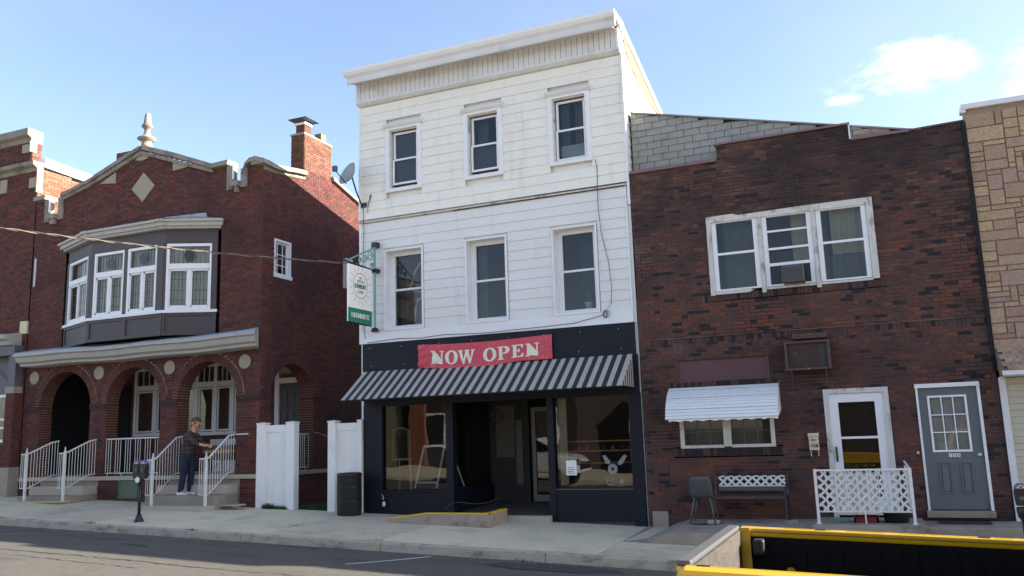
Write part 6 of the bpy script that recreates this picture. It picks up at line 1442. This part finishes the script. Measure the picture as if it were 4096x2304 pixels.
for (x, y) in ((.035, .11), (-.02, -.13)):
    MB().hexa([(MX+x-.12, MY+y-.045, MZ), (MX+x+.17, MY+y-.045, MZ), (MX+x+.17, MY+y+.045, MZ), (MX+x-.12, MY+y+.045, MZ), (MX+x-.11, MY+y-.035, MZ+.085), (MX+x+.13, MY+y-.035, MZ+.045), (MX+x+.13, MY+y+.035, MZ+.045), (MX+x-.11, MY+y+.035, MZ+.085)]).build('shoe', m_shoe, mn, bevel=.02)
MB().lathe([(.163, 0), (.165, .035)], (MX+.0, MY+.01, MZ+.985), 20).build('belt', m_blackk, mn) if False else None
skinned('collar', [(R_(.15, -.03, 1.455), .035), (R_(.17, .0, 1.475), .06), (R_(.15, .05, 1.455), .035)], [(0, 1), (1, 2)], m_shirt, mn, root=1, lvl=1)
MB().tube([(MX+.42, MY-.235, MZ+1.12), (MX+.5, MY-.22, MZ+1.1)], .0, 4) if False else None
MB().hexa([(hc.x-.105, hc.y-.06, hc.z-.075), (hc.x-.05, hc.y-.08, hc.z-.075), (hc.x-.05, hc.y+.08, hc.z-.075), (hc.x-.105, hc.y+.06, hc.z-.075), (hc.x-.115, hc.y-.07, hc.z+.03), (hc.x-.03, hc.y-.098, hc.z+.03), (hc.x-.03, hc.y+.098, hc.z+.03), (hc.x-.115, hc.y+.07, hc.z+.03)]).build('hair', m_hair, mn, bevel=.015)
# things on the porch
tb_ = thing('porch_table', (-15.2, .8, 1.1), 'dark-topped table with orange wooden sides on the porch behind the man', 'table')
MB().box(-15.62, -14.75, .55, 1.25, 1.68, 1.78).build('table_top', m_greypanel if False else mat('slate_blue_top', (.05, .06, .07), .5), tb_); bx('apron', m_orangewood, tb_, -15.6, -14.77, .57, 1.23, 1.6, 1.68); bx('cabinet', m_wood, tb_, -15.58, -14.8, .6, 1.2, 1.42, 1.6)
for (x, y) in ((-15.55, .62), (-14.87, .62), (-15.55, 1.15), (-14.87, 1.15)): bx('leg', m_oldwhite, tb_, x, x+.05, y, y+.05, 1.1, 1.42)
bn_ = thing('porch_bench_box', (-15.9, 1.9, 1.1), 'white low board box under the porch window behind the man', 'box'); bx('front_board', m_oldwhite, bn_, -16.6, -15.0, 1.9, 1.95, 1.8, 1.95); bx('body', m_oldwhite, bn_, -16.55, -15.05, 1.95, 2.2, 1.1, 1.9)
def bag(x, y, m, l, s=1):
    b = MB().lathe([(.12*s, 0), (.17*s, .08), (.16*s, .25*s), (.1*s, .36*s), (.05*s, .42*s)], (x, y, 1.1), 10); b.v = [(v[0]+.02*sin(v[2]*30), v[1]+.02*cos(v[2]*23), v[2]) for v in b.v]; setp(b.build('cloth_bag', m, None, smooth=True), l, 'bag')
bag(-19.15, .55, m_pink, 'pink cloth bag on the porch floor inside the left arch'); bag(-19.38, .7, m_blue, 'blue cloth bag beside the pink one inside the left arch', .8)

# ================================================================== BENCH, CHAIR, RAILING, CRATE, TUB
zb = .155
ch = thing('plastic_chair', (-3.02, -.6, zb), 'grey moulded plastic chair with splayed legs beside the bench', 'chair')
g = MB(); nu_, nv_ = 10, 14
def chp(u, v):   # v 0 front of seat .. 1 top of back
    w = .2*(1-.1*max(0, v-.6)); x = -3.02+(u-.5)*2*w
    if v < .45: t = v/.45; y = -.92+.4*t; z = zb+.44-.02*sin(pi*t)
    else: t = (v-.45)/.55; y = -.52+.1*t+.04*(1-(1-t)**2); z = zb+.44+.37*t; 
    rnd = .06*max(0, abs(u-.5)*2-.6)
    if v > .93: z -= .25*(abs(u-.5)*2)**6*.2
    return (x, y-rnd*(1 if v > .45 else 0), z+(rnd*.6 if v <= .45 else 0))
g = grid(chp, nu_, nv_)
# chair faces the wall side: the photo shows its back, so turn it
g.v = [(v[0], -1.2-v[1], v[2]) for v in g.v]
o = g.build('seat_shell', m_greyplastic, ch, smooth=True); sd_ = o.modifiers.new('s', 'SOLIDIFY'); sd_.thickness = .012
for (x, y, dx, dy) in ((-3.18, -.7, -.06, -.06), (-2.86, -.7, .06, -.06), (-3.18, -.4, -.06, .06), (-2.86, -.4, .06, .06)): MB().tube([(x+.02*(-1 if dx > 0 else 1), y, zb+.44), (x+dx, y+dy, zb)], [.02, .012], 8).build('leg', m_greyplastic, ch, smooth=True)
rg = MB().lathe([(.3, 0), (.3, .006)], (-3.0, -.62, .148), 18); rg.v = [(v[0]*1+(v[0]+3)*.1, v[1], v[2]+(v[0]+3)*.012) for v in rg.v]; setp(rg.build('floor_mat', m_rubber, None), 'dark round mat under the grey plastic chair', 'mat')
be = thing('bench', (-2.2, -.35, zb), 'dark garden bench with a white lattice back panel', 'bench')
for x in (-2.86, -1.6):
    MB().tube([(x, -.15, .17), (x, -.17, .6), (x, -.1, .95)], .018, 6).build('end_frame', m_blackk, be); MB().tube([(x, -.62, .17), (x, -.58, .6)], .018, 6).tube([(x, -.15, .6), (x, -.62, .58)], .016, 6).tube([(x, -.13, .78), (x, -.6, .74), (x, -.62, .6)], .016, 6).build('arm', m_blackk, be)
for i in range(4): bx('seat_slat', m_wood, be, -2.86, -1.6, -.62+i*.115, -.53+i*.115, .575, .6)
bx('back_slat', mat('grey_weathered_wood', (.12, .1, .095), .8), be, -2.8, -1.62, -.16, -.14, .68, .76); bx('back_slat', m_wood, be, -2.84, -1.6, -.13, -.11, .92, .95)
lt_ = thing if False else None
g = MB(); xa, xb, za, zb2 = -2.79, -1.63, .765, .925
s_ = .148; i = -1; h_ = zb2-za
c_ = MB()
x = xa-.15
while x < xb+.02:
    for sgn in (1, -1):
        p0, p1 = (x, za), (x+h_, zb2)
        if sgn < 0: p0, p1 = (x+h_, za), (x, zb2)
        # clip to panel
        def cl(p, q):
            (ax, az), (bx_, bz) = p, q
            if ax < xa: t = (xa-ax)/(bx_-ax) if bx_ > ax else 1; ax, az = xa, az+(bz-az)*t
            if bx_ < xa: t = (xa-bx_)/(ax-bx_) if ax > bx_ else 1; bx_, bz = xa, bz+(az-bz)*t
            if bx_ > xb: t = (bx_-xb)/(bx_-ax) if bx_ != ax else 1; bx_, bz = xb, bz+(az-bz)*t
            if ax > xb: t = (ax-xb)/(ax-bx_) if bx_ != ax else 1; ax, az = xb, az+(bz-az)*t
            return (ax, az), (bx_, bz)
        p, q = cl(p0, p1); d = Vector((q[0]-p[0], q[1]-p[1]))
        if d.length > .03:
            n_ = Vector((-d.y, d.x)).normalized()*.019; yy = -.165 if sgn > 0 else -.172
            MB().prism([(p[0]+n_.x, p[1]+n_.y), (p[0]-n_.x, p[1]-n_.y), (q[0]-n_.x, q[1]-n_.y), (q[0]+n_.x, q[1]+n_.y)], yy-.007, yy).build('lattice_strip', m_lattice, be)
    x += .148
for i in range(8): 
    cx = xa+.07+i*.148; MB().prism([(cx+.06*cos(t*pi/8), zb2-.01+.035*sin(t*pi/8)) for t in range(9)]+[(cx-.035, zb2-.01), (cx, zb2+.005), (cx+.035, zb2-.01)][::1], -.17, -.163).build('scallop', m_lattice, be)
bx('lattice_rail', m_lattice, be, xa, xb, -.165, -.15, za-.01, za+.012)
for (x, y, l) in ((-2.9, -.7, 'pale paving brick under the left foot of the bench'), (-1.58, -.62, 'grey brick under the right foot of the bench')):
    setp(MB().box(x-.04, x+.16, y-.05, y+.05, .14, .215).build('loose_brick', m_conc3 if x < -2 else m_conc2, None, bevel=.006), l, 'brick')
# lattice railing
rl = thing('lattice_railing', (-.33, -1.15, .215), 'white metal railing backed with diamond lattice in front of the storm door', 'railing')
xa, xb, YR, za, zb2 = -1.05, .38, -1.15, .42, 1.06
for x in (xa, xb): MB().box(x-.022, x+.022, YR-.022, YR+.022, .215, 1.09).build('post', m_wpaint if False else m_lattice, rl); MB().box(x-.035, x+.035, YR-.035, YR+.035, .215, .24).build('post_shoe', m_lattice, rl)
MB().box(xa, xb, YR-.02, YR+.02, 1.055, 1.085).build('top_rail', m_lattice, rl); MB().box(xa+.02, xb-.02, YR-.012, YR+.012, .4, .42).build('bottom_rail', m_lattice, rl)
MB().box(-.345, -.325, YR-.01, YR+.01, .215, .4).build('foot', m_lattice, rl)
for i in range(1, 9): x = xa+(xb-xa)*i/9; MB().box(x-.007, x+.007, YR-.007, YR+.007, .42, 1.055).build('baluster', m_lattice, rl)
def lat(xa, xb, za, zb, step, w, y):
    H = zb-za
    x = xa-H
    while x < xb:
        for sgn in (1, -1):
            pts = []; steps = 40
            a = None
            for i in range(steps+1):
                t = i/steps; px = x+H*t if sgn > 0 else x+H*(1-t); pz = za+H*t
                ins = xa <= px <= xb
                if ins and a is None: a = (px, pz)
                if ins: b = (px, pz)
            if a and (Vector(a)-Vector(b)).length > .04:
                d = (Vector(b)-Vector(a)).normalized(); n_ = Vector((-d.y, d.x))*w/2; yy = y if sgn > 0 else y+.007
                MB().prism([(a[0]+n_.x, a[1]+n_.y), (a[0]-n_.x, a[1]-n_.y), (b[0]-n_.x, b[1]-n_.y), (b[0]+n_.x, b[1]+n_.y)], yy, yy+.006).build('lattice_strip', m_lattice, rl)
        x += step
lat(xa+.03, xb-.03, .42, 1.05, .138, .036, YR+.02)
MB().tube([(xb, YR, 1.08), (xb-.03, -.8, 1.13), (xb-.05, -.3, 1.16)], .016).build('side_rail', m_lattice, rl); MB().tube([(xb, YR, .44), (xb-.05, -.3, .5)], .01).build('side_rail', m_lattice, rl)
for i in range(1, 5): y = YR+.17*i; MB().box(xb-.02-.01*i, xb-.008-.01*i, y, y+.012, .45, 1.1).build('baluster', m_lattice, rl)
cl_ = MB(); n = 26
for i in range(n):
    f0, f1 = i/n, (i+1)/n; X_ = lambda f: -.74+.62*f; Y_ = lambda f: -1.085+.012*sin(f*22)
    cl_.quad((X_(f0), Y_(f0), .36), (X_(f1), Y_(f1), .36+.0), (X_(f1), Y_(f1), 1.02), (X_(f0), Y_(f0), 1.02))
ob = cl_.build('cloth', m_white_cloth, None); setp(ob, 'white cloth sheet hanging behind the diamond lattice railing', 'cloth')
cr = thing('milk_crate', (-.33, -.8, .215), 'dark red plastic milk crate behind the foot of the lattice railing', 'crate')
c0, c1, y0, y1, z0, z1 = -.52, -.15, -.95, -.6, .215, .46
MB().box(c0, c1, y0, y1, z0, z0+.02).box(c0, c1, y0, y0+.015, z0+.02, z0+.09).box(c0, c1, y0, y0+.015, z1-.05, z1).box(c0, c1, y1-.015, y1, z0, z1).box(c0, c0+.02, y0+.015, y1-.015, z0, z1).box(c1-.02, c1, y0+.015, y1-.015, z0, z1).box(c0, c0+.03, y0, y0+.015, z0, z1).box(c1-.03, c1, y0, y0+.015, z0, z1).build('shell', m_redplastic, cr)
g = MB()
for i in range(9): x = c0+.03+i*.036; g.tube([(x, y0+.007, z0+.08), (x+.05, y0+.007, z1-.05)], .005, 4).tube([(x+.05, y0+.007, z0+.08), (x, y0+.007, z1-.05)], .005, 4)
g.build('lattice_side', m_redplastic, cr)
tb2 = thing('black_tub', (.12, -.8, .215), 'low black plastic tub beside the red crate behind the railing', 'tub')
MB().lathe([(.18, 0), (.2, .14), (.215, .145), (.215, .16), (.19, .16), (.17, .03)], (.12, -.8, .217), 24).build('bowl', m_blackplastic, tb2, smooth=True)
setp(MB().box(-.82, -.6, -.86, -.78, .217, .27).build('soap_dish', m_teal, None, bevel=.01), 'small teal plastic tray on the stoop behind the railing', 'tray')
setp(MB().box(.75, 1.5, -.62, -.2, .172, .185).build('doormat', m_rubber, None), 'black rubber doormat in front of the grey door', 'doormat')

# ================================================================== PICKUP
tk = thing('pickup_truck', (.6, -9.95, road(0, -9.9)), 'yellow pickup truck parked in the foreground, seen over its open bed', 'pickup truck')
rz = lambda x: 1.0-.035*(x+1.1)
def slab(name, m, x0, x1, y0, y1, d0, d1, bevel=0, par=tk):
    return MB().hexa([(x0, y0, rz(x0)+d0), (x1, y0, rz(x1)+d0), (x1, y1, rz(x1)+d0), (x0, y1, rz(x0)+d0), (x0, y0, rz(x0)+d1), (x1, y0, rz(x1)+d1), (x1, y1, rz(x1)+d1), (x0, y1, rz(x0)+d1)]).build(name, m, par, bevel=bevel)
NR0, NR1, FR0, FR1 = -11.12, -10.95, -8.98, -8.86
slab('bed_side', m_yellow, -1.2, 1.5, NR0, NR1, -.62, 0.0, .06); slab('bed_side', m_yellow, -1.13, 1.5, FR0, FR1, -.07, 0.0, .012); slab('bed_side', m_yellow, -1.13, 1.5, FR0+.05, FR1, -.62, -.072)
slab('bed_liner', m_bed, -1.08, 1.45, FR0-.0, FR0+.05, -.55, -.072); slab('bed_liner', m_bed, -1.08, 1.45, NR1, NR1+.03, -.55, -.05); slab('bed_floor', m_bed, -1.08, 1.45, NR1, FR0, -.58, -.55); slab('bed_front', m_bed, 1.4, 1.45, NR1, FR0, -.55, -.02)
slab('corner_post', m_yellow, -1.12, -1.045, FR0-.02, FR1, -.58, -.0)
MB().hexa([(-1.02, -9.1, rz(-1)-.2), (-.93, -9.1, rz(-1)-.2), (-.93, -8.99, rz(-1)-.2), (-1.02, -8.99, rz(-1)-.2), (-1.02, -9.1, rz(-1)-.075), (-.93, -9.1, rz(-1)-.075), (-.93, -8.99, rz(-1)-.075), (-1.02, -8.99, rz(-1)-.075)]).build('tie_down_block', m_blackplastic, tk, bevel=.02)
MB().lathe([(.035, 0), (.035, -.01)], (-.75, -9.0, rz(-1)-.33), 14, 'y').build('side_reflector', mat('amber_lens', (.6, .3, .02), .3), tk)
slab('tailgate', m_dust, -1.16, -1.12, NR1, FR0, -.55, -.02); slab('tailgate_cap', m_greyplastic, -1.22, -1.13, NR1, FR0, -.02, .015, .01); slab('tailgate', m_yellow, -1.22, -1.162, NR1, FR0, -.55, -.022)
slab('lock_slot', m_blackk, -1.08, -1.0, NR1-.09, NR1-.05, 0.0, .003)
slab('bumper', m_metal, -1.4, -1.23, NR0+.05, FR1-.05, -.78, -.62)
for i in range(14): slab('floor_rib', m_bed, -1.05+i*0, 1.4, NR1+.08+i*.135, NR1+.13+i*.135, -.55, -.535)
for i in range(9): slab('liner_rib', m_bed, -1.0+i*.27, -.9+i*.27, FR0-.012, FR0, -.5, -.12)
for x in (-.55, .6): slab('stake_pocket', m_blackk, x, x+.08, FR0+.03, FR0+.09, .0, .002)
bx('wheel_arch_box', m_bed, tk, .1, .85, FR0-.18, FR0, rz(.4)-.55, rz(.4)-.3, bevel=.04)
slab('rail_seam', m_rust, -1.13, 1.5, FR0-.004, FR0, -.032, -.028)
slab('side_moulding', m_yellow, -1.19, 1.5, NR0-.03, NR0, -.2, -.05, .02)
# cab
cabp = [(1.5, .45), (1.5, 1.12), (1.7, 1.7), (3.0, 1.7), (3.75, 1.1), (5.0, 1.0), (5.2, .85), (5.2, .3), (1.5, .3)]
MB().prism([(x, z-.1) for x, z in cabp], NR0+.04, FR1-.04).build('cab', m_yellow, tk, bevel=.04)
for y in (NR0+.03, FR1-.03): MB().prism([(1.75, 1.05), (1.85, 1.5), (2.95, 1.52), (3.5, 1.05)], y-.012, y+.012).build('side_window', m_blackk, tk)
MB().prism([(3.02, 1.57), (3.1, 1.6), (3.78, 1.03), (3.7, 1.0)], NR0+.15, FR1-.15).build('windscreen', m_blackk, tk)
for x in (.45, 4.3):
    for y, s in ((NR0+.12, 1), (FR1-.12, -1)):
        zr = road(x, y)+.37; w = MB().lathe([(.2, -.11), (.36, -.11), (.37, -.06), (.37, .06), (.36, .11), (.2, .11)], (x, y, zr), 28, 'y').build('wheel', m_rubber, tk); MB().lathe([(.06, -.1), (.2, -.112), (.2, .112), (.06, .1)], (x, y, zr), 20, 'y').build('rim', m_metal, w)

# ================================================================== OVERHEAD CABLE
ca = thing('overhead_cable', (-10.2, -4, 4.0), 'twisted tan and grey overhead cable crossing in front of the brick house', 'cable')
P0, P1 = Vector((-14.457, -6.0, 5.84)), Vector((-10.53, -.15, 5.76))
ext = P0-(P1-P0)*1.0
A, B = MB(), MB(); pa, pb = [], []
n = 420
for i in range(n):
    f = i/(n-1); p = ext+(P1-ext)*f; p.z -= .28*(f-.5)*(1-f)*4*(1 if f > .5 else 0)
    L_ = (P1-ext).length*f; a = 2*pi*L_/.66
    r = .012; pa.append(tuple(p+Vector((0, 0, 1))*r*cos(a)+Vector((.8, -.55, 0))*r*sin(a))); pb.append(tuple(p-Vector((0, 0, 1))*r*cos(a)-Vector((.8, -.55, 0))*r*sin(a)))
def lift(pts):
    out = []
    for i, p in enumerate(pts): out.append((p[0], p[1], p[2]+.0))
    return out
A.tube(lift(pa), .009, 6).build('strand', m_cabletan, ca); B.tube(lift(pb), .011, 6).build('strand', m_cable, ca)

# ================================================================== ACROSS THE STREET (seen only as reflections)
def opp(x0, x1, y, h, m, label, name, nwin):
    t = thing(name, ((x0+x1)/2, y-4, G(x0)), label, 'house')
    MB().box(x0, x1, y-9, y, G(x1)-.5, h).build('wall', m, t); MB().prism([(y-9.3, h), (y+.3, h), (y-4.5, h+1.4)], x0-.2, x1+.2, 'x').build('roof', m_greypanel, t)
    for i in range(nwin):
        for z in (1.3, 4.1):
            x = x0+(x1-x0)*(i+.5)/nwin
            f = MB(); f.box(x-.55, x+.55, y, y+.05, z, z+1.6); w = f.build('window', m_trim, t); MB().box(x-.45, x+.45, y+.05, y+.06, z+.1, z+1.5).build('pane', m_dark, w)
    return t
opp(-36, -21.6, -20.2, 6.2, m_oppbeige, 'beige house across the street, seen only as a reflection', 'beige_house', 5)
opp(-20.9, -12.5, -20.2, 6.0, m_oppbrick, 'dark brick house across the street, seen only as a reflection', 'dark_brick_house', 3)
opp_o = bx('orange_annex', mat('orange_brick', (.22, .085, .05), .9, .2, 3), bpy.data.objects['dark_brick_house'], -20.9, -20.0, -20.2, -19.9, -.2, 6)
opp(-4.5, 2.6, -21, 5.6, m_oppbrick, 'dark house straight behind the photographer, seen only as a reflection', 'dark_row_house', 2)
opp(3, 12, -21, 5.5, m_oppbrick, 'low dark house behind the photographer on the right', 'low_house', 3)
cr_ = thing('parked_car', (-11.3, -11.2, road(-11, -11)), 'white car parked on the near side, seen only in the shop window reflection', 'car')
zc = road(-11, -11)
bp2 = [(-13.5, .35), (-13.5, .95), (-13.2, 1.05), (-12.9, 1.55), (-11.6, 1.6), (-10.7, 1.15), (-9.5, 1.0), (-9.2, .85), (-9.15, .4)]
MB().prism([(x, z+zc) for x, z in bp2], -12.0, -10.3).build('body', m_whitecar, cr_, bevel=.08); MB().prism([(x, z+zc) for x, z in ((-12.85, 1.1), (-12.75, 1.48), (-11.65, 1.52), (-10.95, 1.12))], -12.01, -10.28).build('side_window', m_blackk, cr_)
MB().box(-9.17, -9.12, -11.8, -10.5, zc+.55, zc+.8).build('grille', m_blackk, cr_); 
for y in (-11.85, -10.5): MB().box(-9.4, -9.14, y, y+.16, zc+.72, zc+.86).build('headlight', m_metal, cr_)
for x in (-12.7, -10.0):
    for y in (-11.95, -10.38): MB().lathe([(.2, -.1), (.34, -.1), (.34, .1), (.2, .1)], (x, y, zc+.34), 22, 'y').build('wheel', m_rubber, cr_)
